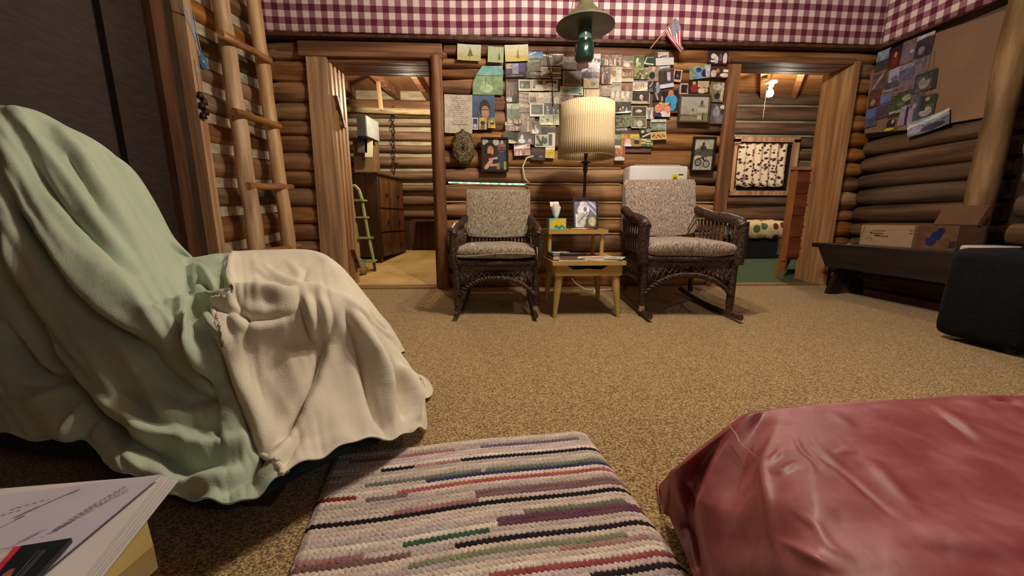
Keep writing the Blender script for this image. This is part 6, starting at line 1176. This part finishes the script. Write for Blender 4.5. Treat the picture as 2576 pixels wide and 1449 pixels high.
# ---- draped armchair
cols_ = [  # hem .. silhouette: px, py pairs (7 rows), depths hem, crest(row3), top
 ([(-200, 1060), (-200, 930), (-200, 790), (-200, 640), (-200, 500), (-190, 370), (-180, 290)], .93, 1.05, 1.25),
 ([(-90, 1068), (-90, 940), (-90, 800), (-90, 640), (-90, 500), (-85, 370), (-80, 268)], .89, 1.02, 1.22),
 ([(0, 1085), (0, 950), (0, 800), (0, 640), (0, 500), (0, 370), (0, 270)], .863, 1.0, 1.2),
 ([(100, 1118), (90, 980), (80, 830), (75, 660), (70, 520), (65, 390), (62, 278)], .83, .99, 1.23),
 ([(200, 1100), (190, 970), (180, 830), (170, 670), (160, 540), (145, 420), (130, 312)], .80, .97, 1.27),
 ([(290, 1186), (285, 1020), (280, 860), (265, 710), (250, 590), (235, 470), (215, 358)], .72, .95, 1.31),
 ([(395, 1222), (385, 1060), (370, 900), (355, 770), (340, 660), (312, 545), (275, 435)], .68, .93, 1.35),
 ([(490, 1258), (475, 1100), (455, 950), (435, 815), (415, 715), (380, 625), (338, 540)], .65, .92, 1.38),
 ([(570, 1270), (552, 1110), (532, 965), (510, 840), (485, 745), (450, 680), (405, 610)], .634, .91, 1.42),
 ([(650, 1240), (622, 1085), (592, 935), (565, 800), (545, 725), (505, 685), (460, 650)], .655, .92, 1.50),
 ([(720, 1196), (692, 1050), (662, 905), (635, 778), (620, 722), (580, 678), (568, 640)], .70, .95, 1.62),
 ([(800, 1150), (775, 1005), (750, 875), (722, 765), (705, 718), (685, 672), (675, 636)], .75, .98, 1.72),
 ([(880, 1120), (862, 992), (840, 870), (815, 758), (800, 716), (785, 672), (775, 636)], .81, 1.01, 1.72),
 ([(960, 1107), (942, 985), (918, 872), (880, 765), (862, 730), (845, 690), (828, 662)], .87, 1.04, 1.55),
 ([(1018, 1092), (1002, 1005), (972, 905), (930, 800), (912, 768), (897, 745), (885, 728)], .94, 1.08, 1.35),
 ([(1056, 1084), (1046, 1018), (1022, 945), (985, 872), (968, 845), (955, 825), (948, 812)], 1.0, 1.13, 1.22),
 ([(1068, 1072), (1063, 1028), (1052, 985), (1030, 940), (1018, 920), (1008, 905), (1000, 893)], 1.06, 1.16, 1.22)]
CP = []
for pts, dh, dc, dt in cols_:
    ds = [dh, dh + (dc - dh) * .45, dh + (dc - dh) * .8, dc, dc + (dt - dc) * .35, dc + (dt - dc) * .68, dt]
    col = [np.array(at(x, y, Y=d)) for (x, y), d in zip(pts, ds)]; P = col[-1]
    u_ = np.array([-.01, .10, -.03]); col += [P + u_, P + np.array([-.03, .20, -.16 if P[2] > .35 else -.08]), np.array([P[0] - .03, P[1] + .24, .04])]
    CP.append(col)
CP = np.array(CP); nu, nv = 600, 350
G1 = cr(CP, np.linspace(0, len(CP) - 1, nu)); G1 = np.swapaxes(cr(np.swapaxes(G1, 0, 1), np.linspace(0, CP.shape[1] - 1, nv)), 0, 1)
Z = lambda *p: [(p[i] / 1.38, 250 + p[i + 1] / 1.38) for i in range(0, len(p), 2)]
folds = [
 (Z(30, 40, 150, 180, 260, 330, 360, 480, 460, 585, 580, 640), 16, .022, 's'), (Z(90, 180, 200, 340, 330, 480, 440, 580, 560, 625), 15, -.018, 'g'),
 (Z(180, 90, 260, 190, 330, 320, 400, 440, 520, 570), 16, .016, 'g'), (Z(235, 190, 290, 270, 320, 330, 350, 380), 14, -.014, 'g'), (Z(60, 60, 110, 110, 180, 150, 270, 160), 12, -.014, 's'),
 (Z(0, 290, 70, 420, 150, 530, 230, 640, 330, 740, 450, 830, 570, 890), 18, -.026, 'g'), (Z(0, 200, 60, 330, 150, 470, 240, 590, 350, 700, 480, 800, 640, 850), 18, .024, 's'),
 (Z(0, 575, 80, 700, 160, 860, 250, 990, 340, 1090, 420, 1230), 24, -.036, 'g'), (Z(0, 430, 60, 560, 150, 690, 220, 790, 300, 900, 350, 990), 24, .030, 's'),
 (Z(40, 620, 110, 740, 190, 860, 290, 1000, 400, 1120), 16, .018, 'g'), (Z(0, 770, 60, 880, 130, 960, 240, 980), 20, -.022, 'g'),
 (Z(600, 705, 650, 790, 710, 870, 745, 965), 12, .030, 'g'), (Z(640, 840, 690, 900, 735, 985, 745, 1000), 8, -.022, 'g'), (Z(700, 720, 760, 790, 800, 870), 12, .018, 'g'),
 (Z(770, 800, 800, 950, 850, 1100, 895, 1210, 930, 1270), 11, -.030, 'g'), (Z(745, 730, 790, 850, 840, 980, 885, 1090, 930, 1215), 13, .026, 's'),
 (Z(1130, 850, 1085, 990, 1020, 1120, 960, 1215), 14, -.026, 'g'), (Z(1185, 725, 1140, 850, 1105, 980, 1060, 1100, 1000, 1220), 14, .030, 's'),
 (Z(1195, 740, 1245, 900, 1285, 1050, 1330, 1165), 14, -.020, 'g'), (Z(1215, 740, 1285, 880, 1325, 1000, 1345, 1120), 14, .022, 'g'),
 (Z(1060, 690, 1085, 760, 1095, 840), 8, .018, 'g'), (Z(1045, 700, 1065, 790, 1085, 850), 6, -.016, 'g'), (Z(1110, 690, 1130, 760, 1130, 830), 8, .012, 'g'),
 (Z(1190, 700, 1290, 780, 1370, 860, 1420, 940, 1462, 1060), 10, .022, 's'), (Z(1260, 745, 1380, 850, 1435, 950), 9, -.014, 'g'), (Z(1330, 900, 1380, 1000, 1400, 1120), 12, -.018, 'g'), (Z(1370, 920, 1420, 1020, 1440, 1120), 10, .016, 'g'),
 (Z(615, 705, 700, 690, 780, 695, 880, 690, 1000, 700, 1070, 680, 1180, 690), 9, .020, 'g'), (Z(660, 740, 780, 735, 900, 765, 1040, 740), 9, -.016, 'g'), (Z(820, 700, 860, 770, 850, 840), 9, -.012, 'g'), (Z(800, 735, 830, 790, 900, 800, 980, 775), 7, .010, 'g'),
 (Z(500, 740, 600, 715, 660, 700), 9, .014, 'g'), (Z(490, 690, 560, 720, 640, 760, 680, 830), 9, -.012, 'g'),
 (Z(290, 1050, 420, 1160, 560, 1240, 700, 1275, 850, 1240), 18, -.020, 'g'), (Z(330, 1020, 450, 1110, 600, 1185, 760, 1200, 880, 1170), 16, .018, 'g'), (Z(380, 1000, 500, 1085, 640, 1130, 800, 1120), 12, -.010, 'g'),
 (Z(420, 1220, 560, 1310, 700, 1330, 860, 1290), 16, .016, 'g'), (Z(500, 870, 600, 960, 700, 1030, 800, 1050), 15, -.014, 'g'), (Z(560, 1000, 650, 1045, 760, 1020), 14, -.012, 'g'),
 (Z(950, 1200, 900, 1270, 820, 1340, 760, 1380), 10, -.016, 'g'), (Z(1010, 1190, 960, 1270, 880, 1330), 11, .016, 'g'), (Z(1060, 1150, 1020, 1230, 960, 1290), 8, -.012, 'g'),
 (Z(230, 950, 120, 1010, 0, 1015), 14, -.018, 'g'), (Z(230, 985, 130, 1050, 0, 1060), 14, .014, 'g'), (Z(310, 1040, 305, 1110, 280, 1180), 9, -.020, 'g'), (Z(285, 1040, 270, 1120, 240, 1180), 10, .016, 'g'),
 (Z(800, 530, 790, 600, 815, 690), 6, .018, 'g'), (Z(620, 555, 700, 570, 790, 560), 8, -.018, 'g'), (Z(635, 580, 700, 600, 740, 660, 740, 690), 7, .014, 'g'), (Z(660, 640, 700, 630, 760, 690), 7, -.012, 'g'), (Z(640, 560, 660, 620, 660, 680), 7, -.016, 'g'),
 (Z(900, 570, 960, 620, 1060, 660), 6, .006, 'g'), (Z(880, 620, 960, 640, 1040, 680), 6, -.006, 'g'), (Z(1000, 570, 1040, 620, 1040, 660), 6, .007, 'g'), (Z(1070, 600, 1050, 640, 1060, 680), 5, -.008, 'g'), (Z(880, 560, 900, 600, 930, 620), 5, .006, 'g')]
vv = np.linspace(0, CP.shape[1] - 1, nv)[None, :]; front = np.clip((6.3 - vv) / .5, 0, 1) * np.ones((nu, 1)); front = front * np.clip(vv / .12 + .35, 0, 1)
G1 = apply_folds(G1, folds, front, 1.0)
px, py = to_px(G1)
ang = np.where(px < 560, math.radians(52), math.radians(76)); q_ = px * np.sin(ang) - py * np.cos(ang); l_ = px * np.cos(ang) + py * np.sin(ang)
def n1(x, y, s): return np.sin(x + s + 1.7 * np.sin(x * .37 + s * 2 + y * .9)) * np.cos(y * .8 + s + .9 * np.sin(x * .21))
wl_ = np.clip((620 - px) / 120, 0, 1); rid = lambda k: 1 - np.abs(k) * 2
flow = wl_ * (.008 * rid(n1(q_ / 38, l_ / 260, .3)) + .0030 * rid(n1(q_ / 15, l_ / 140, 2.1))) + (1 - wl_) * (.0020 * rid(n1(q_ / 30, l_ / 150, 4.)) + .0014 * rid(n1(q_ / 11, l_ / 90, 1.2)))
flow += .002 * rid(n1(l_ / 17, q_ / 60, 5.)) * np.clip((py - 1000) / 120, 0, 1)
G1 = blur(G1, 6); N_ = snorm(G1); G1 = G1 + N_ * (front * flow)[..., None]
G1 = blur(G1, 5); N_ = snorm(G1); G1 = G1 + N_ * (front * (.0030 * fbm(G1, 18) + .0012 * fbm(G1, 60, 3)))[..., None]
# hem waviness
hw = np.clip(1 - vv / .8, 0, 1) * np.ones((nu, 1)); G1[..., 2] += hw * .007 * (np.sin(np.linspace(0, 43, nu)) + np.sin(np.linspace(1, 97, nu)) * .6)[:, None]
bd = smooth_poly(Z(795, 400, 800, 525, 792, 610, 812, 690, 745, 705, 770, 830, 830, 1000, 890, 1190, 945, 1262, 985, 1330, 990, 1420))
def left_of(px, py):
    bx = np.array([p[0] for p in bd]); by = np.array([p[1] for p in bd]); 
    return px - np.interp(py, by, bx)
o_ = np.argsort([p[1] for p in bd]); bd = [bd[i] for i in o_]
sd = left_of(px, py)
mint = np.tile(S(172, 188, 166), (nu, nv, 1)).astype(float); 
SHEET = vcmat('cotton_sheet', .85, bump=.25, bscale=260, spec=.15, sheen=.2, mottle=.05, mscale=6)
mk = (sd < 26)[:-1, :-1]
Vm = G1.reshape(-1, 3)
so1 = np_mesh('dust_sheet', Vm, grid_faces(nu, nv, mk), SHEET, mint.reshape(-1, 3), 'pale green bed sheet draped over the back and near side of the armchair', 'sheet')
G2 = G1 + N_ * .007; creamc = np.tile(S(220, 214, 194), (nu, nv, 1)).astype(float)
mk2 = (sd > 0)[:-1, :-1]
so2 = np_mesh('dust_sheet', G2.reshape(-1, 3), grid_faces(nu, nv, mk2), SHEET, creamc.reshape(-1, 3), 'cream bed sheet draped over the seat and front of the armchair', 'sheet')
hemp = []
fx_, fy_ = px[:, :int(nv * .72)].ravel(), py[:, :int(nv * .72)].ravel(); G2f = G2[:, :int(nv * .72)].reshape(-1, 3)
for bx_, by_ in bd:
    if by_ < 632 or by_ > 1215: continue
    k_ = np.argsort((fx_ - bx_) ** 2 + (fy_ - by_) ** 2)[:6]; hemp.append(G2f[k_].mean(0))
hemp = np.array(hemp); hemp[1:-1] = (hemp[:-2] + hemp[1:-1] * 2 + hemp[2:]) / 4
hb = MB().tube([Vector(q) for q in hemp], .0062, 8); hb.c = np.tile(S(216, 208, 186), (len(hb.v), 1)); hb.build('rolled_hem', SHEET, so2, smooth=True)
for o in (so1, so2): md = o.modifiers.new('t', 'SOLIDIFY'); md.thickness = .004; md.offset = -1
# little tail of cloth lying on the carpet (part of the cream sheet)
tp_ = [(1030, 935), (1062, 945), (1092, 972), (1088, 998), (1066, 1012), (1050, 985)]
T = [at(x, y, Z=.03 if i in (0, 5) else .012) for i, (x, y) in enumerate(tp_)]; c = sum(T, Vector()) / 6 + Vector((0, 0, .02)); Gt = []
for k in range(7):
    p = T[k % 6]; Gt.append([c.lerp(p, t) + Vector((0, 0, .008 * math.sin(k * 2.5 + t * 5))) for t in np.linspace(0, 1, 7)])
mbt = MB().grid(Gt); mbt.c = np.tile(S(214, 206, 180), (len(mbt.v), 1)); tl_ = mbt.build('sheet_corner', SHEET, so2, smooth=True); md = tl_.modifiers.new('t', 'SOLIDIFY'); md.thickness = .004; md = tl_.modifiers.new('s', 'SUBSURF'); md.levels = 2; md.render_levels = 2
# the armchair beneath
TEAL = mat('dark_teal_upholstery', rgb(14, 34, 36), rgb(24, 52, 54), rough=.85, scale=(30, 30, 30), nscale=1)
ac = empty('covered_armchair', (-.85, 1.15, 0), 'dark teal upholstered armchair mostly hidden under the two sheets', 'armchair')
def poly_prism(pts, z0, z1): return MB().hull([(x, y, z0) for x, y in pts], [(x, y, z1) for x, y in pts])
Cb = cr(CP[:, :8], np.linspace(0, len(CP) - 1, 50)); Cb = np.swapaxes(cr(np.swapaxes(Cb, 0, 1), np.linspace(0, 5.6, 24)), 0, 1)
rd_ = Cb - np.array([0, 0, HZ]); rd_[..., 2] = 0; rd_ /= np.linalg.norm(rd_, axis=-1, keepdims=True); Cb = Cb + rd_ * .075; Cb[..., 2] -= .06; b0 = Cb[:, :1].copy(); b0[..., 1] += .03; b0[..., 2] = .05; cen = Cb[:, -1:].copy(); cen[..., 2] = np.minimum(cen[..., 2] - .1, .3); cen[..., 1] += .03; fl0 = cen.copy(); fl0[..., 2] = .05
Cb[..., 2] = np.maximum(Cb[..., 2], .05); Cb = np.concatenate([b0, Cb, cen, fl0], axis=1)
MB().grid(Cb[:27].tolist()).build('backrest', TEAL, ac, smooth=True); MB().grid(Cb[26:44].tolist()).build('seat_base', TEAL, ac, smooth=True)
for x, y in ((-.55, .80), (-.36, 1.08), (-1.12, 1.0), (-.95, 1.45)): B(x - .03, x + .03, y - .03, y + .03, 0, .08).build('foot', DARKT, ac)
# ---- red vinyl cover
TC = [
 [(1668, 1218), (1671, 1250), (1682, 1290), (1703, 1345), (1728, 1400), (1757, 1475)],
 [(1700, 1187), (1708, 1230), (1722, 1280), (1738, 1318), (1755, 1385), (1778, 1475)],
 [(1770, 1130), (1762, 1180), (1752, 1240), (1750, 1300), (1765, 1385), (1790, 1475)],
 [(1879, 1049), (1840, 1120), (1800, 1195), (1766, 1265), (1778, 1375), (1812, 1475)],
 [(1922, 1038), (1892, 1120), (1868, 1200), (1850, 1290), (1862, 1380), (1882, 1475)],
 [(1967, 1031), (1942, 1105), (1927, 1175), (1937, 1260), (1955, 1355), (1988, 1475)],
 [(2045, 1023), (2045, 1100), (2045, 1190), (2052, 1280), (2062, 1370), (2082, 1475)],
 [(2180, 1014), (2190, 1090), (2200, 1180), (2220, 1270), (2240, 1370), (2262, 1475)],
 [(2320, 1007), (2340, 1090), (2365, 1180), (2388, 1270), (2408, 1370), (2430, 1475)],
 [(2440, 998), (2470, 1080), (2500, 1170), (2530, 1265), (2560, 1370), (2585, 1475)],
 [(2600, 1000), (2640, 1080), (2690, 1170), (2740, 1265), (2780, 1370), (2820, 1475)],
 [(2780, 1000), (2830, 1080), (2880, 1170), (2930, 1265), (2990, 1370), (3050, 1475)]]
TZ = [[.05, .04, .03, .03, .03, .03], [.16, .12, .08, .05, .05, .05], [.22, .17, .13, .10, .08, .08], [.30, .26, .22, .19, .15, .13], [.305, .275, .25, .225, .20, .18], [.31, .305, .298, .29, .275, .26],
      [.315, .32, .322, .32, .31, .30], [.32, .325, .32, .322, .32, .315], [.325, .322, .318, .32, .325, .32], [.33, .325, .32, .32, .325, .32], [.33, .32, .32, .32, .32, .32], [.33, .32, .32, .32, .32, .32]]
CPt = []
for pts, zs_ in zip(TC, TZ):
    col = [np.array(at(x, y, Z=z)) for (x, y), z in zip(pts, zs_)][::-1]; P = col[-1]; Q0 = col[0]
    col = [np.array([Q0[0] * 1.02, Q0[1] - .14, Q0[2] - .01])] + col + [P + np.array([.005, .025, -.02]), P + np.array([.01, .045, -.10]), np.array([P[0] + .01, P[1] + .05, .02])]
    CPt.append(col)
CPt = np.array(CPt); xe = max(CPt[-1][:, 0].max() + .12, 1.2)
e1 = CPt[-1].copy(); e1[:, 0] = xe; e2 = e1.copy(); e2[:, 0] += .03; e2[:, 2] = np.minimum(e2[:, 2], .15); e3 = e2.copy(); e3[:, 0] += .02; e3[:, 2] = .02
CPt = np.concatenate([CPt, e1[None], e2[None], e3[None]])
def lin_interp(P, t):
    i = np.clip(np.floor(t).astype(int), 0, len(P) - 2); f = (t - i).reshape(-1, *([1] * (P.ndim - 1))); return P[i] * (1 - f) + P[i + 1] * f
nu2, nv2 = 400, 260
def mixi(P, n): t = np.linspace(0, len(P) - 1, n); return .45 * lin_interp(P, t) + .55 * cr(P, t)
Gt = mixi(CPt, nu2); Gt = np.swapaxes(mixi(np.swapaxes(Gt, 0, 1), nv2), 0, 1)
T4 = lambda *p: [(1600 + p[i] / 2.639, 900 + p[i + 1] / 2.639) for i in range(0, len(p), 2)]
tf = [
 (T4(970, 395, 900, 560, 862, 700, 868, 800, 900, 950, 930, 1180, 1000, 1460), 9, .010, 'c'), (T4(740, 390, 600, 640, 500, 850, 430, 960, 370, 1080), 8, .012, 'c'),
 (T4(1060, 470, 1200, 640, 1400, 800, 1560, 940, 1700, 1060, 1800, 1110), 10, -.010, 's'), (T4(1120, 520, 1300, 700, 1500, 860, 1680, 1010), 12, .007, 'g'),
 (T4(1880, 290, 2080, 400, 2250, 500, 2380, 590), 11, .006, 'g'), (T4(1900, 310, 2060, 420, 2200, 520, 2300, 600), 9, -.005, 'g'),
 (T4(860, 750, 960, 770, 1060, 720, 1130, 740), 7, .005, 'g'), (T4(870, 720, 940, 660, 950, 600), 6, .005, 'g'), (T4(1050, 480, 1090, 600, 1180, 680, 1240, 800), 7, -.005, 'g'),
 (T4(940, 1210, 1050, 1260, 1200, 1350, 1400, 1460), 9, .009, 'c'), (T4(1010, 960, 1100, 1050, 1200, 1130, 1300, 1270, 1500, 1370), 10, .003, 'g'),
 (T4(1700, 1180, 1900, 1240, 2150, 1300, 2500, 1420), 34, -.005, 'g'), (T4(1750, 1130, 2000, 1190, 2300, 1270, 2576, 1340), 30, .005, 'g'), (T4(1450, 620, 1600, 750, 1750, 900, 1950, 1080), 14, .005, 'g'),
 (T4(1260, 380, 1380, 430, 1480, 480), 8, .004, 'g'), (T4(260, 780, 310, 920, 350, 1070), 5, .012, 'c'), (T4(300, 780, 370, 930, 380, 1040), 8, -.012, 'g'), (T4(340, 1080, 390, 1200, 430, 1460), 6, -.016, 'g'),
 (T4(2220, 245, 2380, 200, 2600, 215), 10, .022, 'g'), (T4(2300, 262, 2450, 275, 2600, 320), 9, -.014, 'g'), (T4(2330, 300, 2460, 330, 2600, 390), 9, .008, 'g'), (T4(1300, 640, 1380, 628, 1480, 640), 5, .003, 'g'), (T4(2050, 270, 2300, 350, 2560, 500), 14, .004, 'g'), (T4(1000, 330, 1400, 310, 1800, 285, 2150, 280), 5, .004, 'g')]
v2 = np.linspace(0, CPt.shape[1] - 1, nv2)[None, :]; fr2 = np.clip((6.2 - v2) / .4, 0, 1) * np.ones((nu2, 1))
GK = 1.25; TP = 1.5
Gt = apply_folds(Gt, [(p, w_ * 1.15, a_ * (.7 if k_ == 'g' else .9), k_) for p, w_, a_, k_ in tf], fr2)
Gt = blur(Gt, 2); Nt = normals(Gt); Gt = Gt + Nt * (fr2 * (.0016 * fbm(Gt, 22) + .0007 * np.abs(fbm(Gt, 60, 2))))[..., None]
VINYL = mat('red_vinyl', rgb(126, 46, 54), rgb(156, 84, 92), rough=.52, scale=(14, 14, 14), nscale=1, bump=.12, spec=.6, c3=rgb(136, 56, 64), detail=8)
ro = np_mesh('vinyl_cover', Gt.reshape(-1, 3), grid_faces(nu2, nv2), VINYL, None, 'dark red vinyl cover folded over a low box in the lower right corner', 'cover')
md = ro.modifiers.new('t', 'SOLIDIFY'); md.thickness = .002; md.offset = -1
vs_, fs_ = bmesh_box(.50, xe - .04, .22, .58, .0, .27, .02)
tag(MB().add(vs_, fs_).build('storage_box', mat('plain_dark_box', rgb(50, 34, 30), rgb(60, 42, 36)), None, smooth=50), 'low box hidden beneath the red vinyl cover', 'box')
hp = [at(1600 + x / 2.639, 900 + y / 2.639, Z=z) for x, y, z in ((610, 448, .29), (660, 510, .287), (680, 560, .285), (730, 610, .283), (800, 668, .28), (815, 690, .282))]
tag(MB().tube([p + Vector((-.002, -.004, .004)) for p in hp], .0009, 5).build('loose_thread', mat('tan_thread', rgb(200, 160, 120)), None), 'loose tan thread lying over the near fold of the red cover', 'thread')
# ---- rag rug
c1r, c2r, n1r = Vector((.268, 1.027, 0)), Vector((-.39, .945, 0)), Vector((.318, .50, 0))
uxr = (c1r - c2r).normalized(); uyr = Vector((uxr.y, -uxr.x, 0))          # uyr points towards the camera
WR = .715; ROW = .0125; NR = 62; SUB = 5; NST = 64; nxr = NST * 5
rng2 = np.random.default_rng(11); base = [S(218, 206, 188), S(210, 194, 180), S(200, 186, 176), S(184, 174, 168), S(204, 186, 184), S(222, 212, 198), S(178, 166, 162), S(194, 180, 170)]
rowc = []
for r in range(NR + 1): rowc.append([(0, 1, base[rng2.integers(len(base))])])
def rowof(px, py): p = at(px, py, Z=0); return int(round((p - c1r).dot(uyr) / ROW))
NAVY, GRN_, RED_, MAR = S(40, 36, 48), S(62, 92, 78), S(150, 62, 70), S(100, 62, 74)
for (px_, py_, a, b, c, k) in ((1460, 1110, .55, .95, S(110, 100, 120), 1), (1478, 1135, .18, 1, NAVY, 1), (1495, 1160, .55, 1, S(110, 122, 104), 2), (1505, 1171, .34, 1, S(64, 60, 96), 1), (1515, 1187, .25, 1, S(170, 92, 96), 1), (1525, 1215, .5, 1, S(128, 100, 104), 2), (1540, 1242, .0, 1, S(36, 36, 38), 1), (1565, 1280, .55, 1, S(108, 72, 88), 2), (1590, 1322, .42, 1, S(44, 38, 50), 1), (1590, 1322, 0, .3, S(120, 96, 90), 1), (1600, 1345, .3, .9, S(130, 136, 110), 1), (1640, 1402, .5, 1, S(150, 82, 84), 1), (1655, 1425, .75, 1, S(46, 40, 46), 1)):
    r = rowof(px_, py_); 
    for q in range(k): rowc[min(NR, max(0, r + q))].append((a, b, c))
r = rowof(1040, 1385); u0 = .48
rowc[rowof(1560, 1300)].append((.28, .52, GRN_)); rowc[rowof(1500, 1187) ].append((.0, .12, RED_ * .7))
for r in range(3, NR, 4): a = rng2.random() * .7; rowc[r].append((a, a + .12 + rng2.random() * .3, [S(120, 104, 108), S(160, 112, 114), S(140, 128, 132), S(110, 116, 100), S(168, 130, 126)][rng2.integers(5)]))
jj, ii = np.meshgrid(np.arange(NR * SUB + 1), np.arange(nxr + 1), indexing='ij'); uu = ii / nxr; rr = jj / SUB; ph_ = (ii % 5) / 5.
zig = .45 * (np.abs(ph_ - .4) * 2 - .5); ridx = np.clip((rr + zig).astype(int), 0, NR); fr_ = (rr + zig) - ridx
colr = np.zeros(uu.shape + (3,))
for r in range(NR + 1):
    m = ridx == r
    for a, b, c in rowc[r]: mm = m & (uu >= a - .001) & (uu <= b + .001); colr[mm] = c
colr *= (1 + .16 * (rng2.random(uu.shape) - .5) * 2 + .10 * np.sin(ii * .11 + ridx * 2.1))[..., None]
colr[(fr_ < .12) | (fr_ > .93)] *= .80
hz_ = .010 + .0019 * np.sin(np.pi * np.clip(fr_, 0, 1)) * (1 + .25 * np.sin(ii * 2 * np.pi / 5)) + .0012 * (rng2.random(uu.shape) - .5)
edge = np.minimum(np.minimum(ii / 6., (nxr - ii) / 6.), jj / 4.); hz_ *= np.clip(edge, .12, 1) ** .5
corner = (1 - np.clip((nxr - ii) / 22., 0, 1)) ** 2 * .02
wig = .004 * np.sin(jj * .25) + .002 * np.sin(jj * .9)
offr = np.array(c1r)[None, None, :] - np.array(uxr)[None, None, :] * (WR * (1 - uu) + wig * 0)[..., None] + np.array(uyr)[None, None, :] * (rr * ROW + corner + .004 * np.sin(uu * 9))[..., None]
offr = offr + np.array(uxr)[None, None, :] * (.012 * rr / 20)[..., None] + np.array([0, 0, 1.]) * hz_[..., None]
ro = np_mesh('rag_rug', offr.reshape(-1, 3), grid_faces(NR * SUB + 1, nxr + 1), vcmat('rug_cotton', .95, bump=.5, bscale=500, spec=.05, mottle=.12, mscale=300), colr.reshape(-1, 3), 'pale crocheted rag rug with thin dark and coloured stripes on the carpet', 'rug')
md = ro.modifiers.new('t', 'SOLIDIFY'); md.thickness = .006; md.offset = -1
# ---- little table with papers in the lower left corner
tb2 = empty('low_wooden_table', (-.45, .15, 0), 'yellow painted low wooden table holding the pile of papers at lower left', 'table')
YW = mat('yellow_painted_wood', rgb(150, 130, 76), rgb(176, 156, 100), rough=.5, scale=(8, 8, 8)); ZT = .385
k0, k1, k2, k3 = at(352, 1262, Z=ZT), at(384, 1375, Z=ZT - .0), at(330, 1449, Z=ZT), at(300, 1600, Z=ZT)
a_, b_ = at(362, 1280, Z=ZT), at(386, 1372, Z=ZT); 
pl_ = [(a_.x, a_.y), (b_.x, b_.y), (b_.x - .05, b_.y - .06), (b_.x - .12, b_.y - .30), (-.9, .0), (-.9, a_.y), (-.7, a_.y)]
loopb = [(a_.x, a_.y), (b_.x, b_.y), (b_.x - .03, .02), (-.95, -.02), (-.95, a_.y)]
MB().hull([(x, y, ZT - .022) for x, y in loopb][::-1], [(x, y, ZT) for x, y in loopb][::-1]).build('tabletop', YW, tb2)
MB().hull([(x + .006, y - .012, ZT - .10) for x, y in ((b_.x - .02, b_.y - .01), (b_.x - .05, .04), (-.9, .0), (-.9, a_.y - .03), (a_.x - .03, a_.y - .02))][::-1], [(x + .006, y - .012, ZT - .022) for x, y in ((b_.x - .02, b_.y - .01), (b_.x - .05, .04), (-.9, .0), (-.9, a_.y - .03), (a_.x - .03, a_.y - .02))][::-1]).build('apron', YW, tb2)
for x, y in ((-.36, .24), (-.42, .06), (-.86, .24), (-.86, .04)): B(x - .018, x + .018, y - .018, y + .018, 0, ZT - .05).build('leg', YW, tb2)
def paper(name, pts, z, ops, label, cat, seed, nx=60, m=PM, thick=.0012, bend=0):
    P = [at(x, y, Z=z) for x, y in pts]          # far-left, far-right, near-right, near-left
    nx_, ny_ = nx, nx; _, _, im = paint(.2, .2, ops, seed, nx); nyy = im.shape[0] - 1; V = []
    for j in range(nyy + 1):
        for i in range(nx + 1):
            u, v = i / nx, j / nyy; q = P[3].lerp(P[2], u).lerp(P[0].lerp(P[1], u), v); V.append(q + Vector((0, 0, bend * (u ** 3) * math.sin(v * 3))))
    mb = MB().add(V, [(j * (nx + 1) + i, j * (nx + 1) + i + 1, (j + 1) * (nx + 1) + i + 1, (j + 1) * (nx + 1) + i) for j in range(nyy) for i in range(nx)]); mb.c = im.reshape(-1, 3)
    o = mb.build(name, m, None); md = o.modifiers.new('t', 'SOLIDIFY'); md.thickness = thick; md.offset = -1; return tag(o, label, cat)
WP = S(176, 170, 184)
txt = lambda u0, u1, v0, n, c=S(96, 92, 108), dv=.018: [('l', u0 + .015 * ((i * 5) % 3), v0 - dv * i, u1 - .02 * ((i * 7) % 4), v0 - dv * i, .0035, c) for i in range(n)]
for k in range(6):
    dx = [44, 34, 28, 20, 12, 6][k]; dy = [12, 12, 10, 6, 4, 2][k]
    z = ZT + .003 + .0032 * k
    paper('paper_sheet', [(-420, 1262 + dy), (406 + dx, 1193 + dy), (180 + dx * 1.2, 1480), (-700, 1560)], z, [('bg', S(186 + 6 * (k % 2), 182 + 5 * (k % 2), 184)), ('mot', .05, 5)], ['lowest', 'second lowest', 'third lowest', 'third from top', 'second from top', 'next to top'][k] + ' loose white sheet in the paper pile at lower left', 'paper', 40 + k, 16)
paper('printed_sheet', [(-420, 1300), (406, 1193), (83, 1460), (-760, 1700)], ZT + .0245, [('bg', WP), ('l', .605, .70, .735, .93, .008, S(110, 106, 120)), ('l', .60, .715, .732, .945, .004, WP), ('l', .56, .80, .66, .86, .004, S(90, 86, 100)), ('l', .50, .72, .60, .78, .004, S(90, 86, 100)), ('l', .58, .60, .63, .70, .004, S(90, 86, 100))]
      + [('l', .80 + .008 * i, .42 + .01 * i, .91 + .008 * i, .90 - .02 * i, .0025, S(104, 100, 116)) for i in range(5)] + [('l', .70 + .01 * i, .38, .76 + .01 * i, .50, .0025, S(104, 100, 116)) for i in range(3)] + [('mot', .04, 8)], 'white printed sheet with line drawings on top of the paper pile', 'paper', 50, 150)
paper('catalogue', [(-300, 1428), (180, 1353), (66, 1475), (-460, 1620)], ZT + .032, [('bg', S(20, 24, 34)), ('r', 0, 0, .70, 1.0, S(176, 168, 170)), ('l', .70, 1.0, .70, 0, .018, S(196, 50, 66)), ('l', .60, .9, .62, .2, .02, S(140, 120, 124))] + [('l', .86 + .02 * i, .8, .86 + .02 * i, .2, .004, S(70, 80, 84)) for i in range(3)] + [('e', .79, .3, .03, .2, S(150, 80, 76)), ('mot', .3, 12)], 'black catalogue with a white panel and red stripe on the papers', 'catalogue', 51, 120, m=PR, thick=.004)
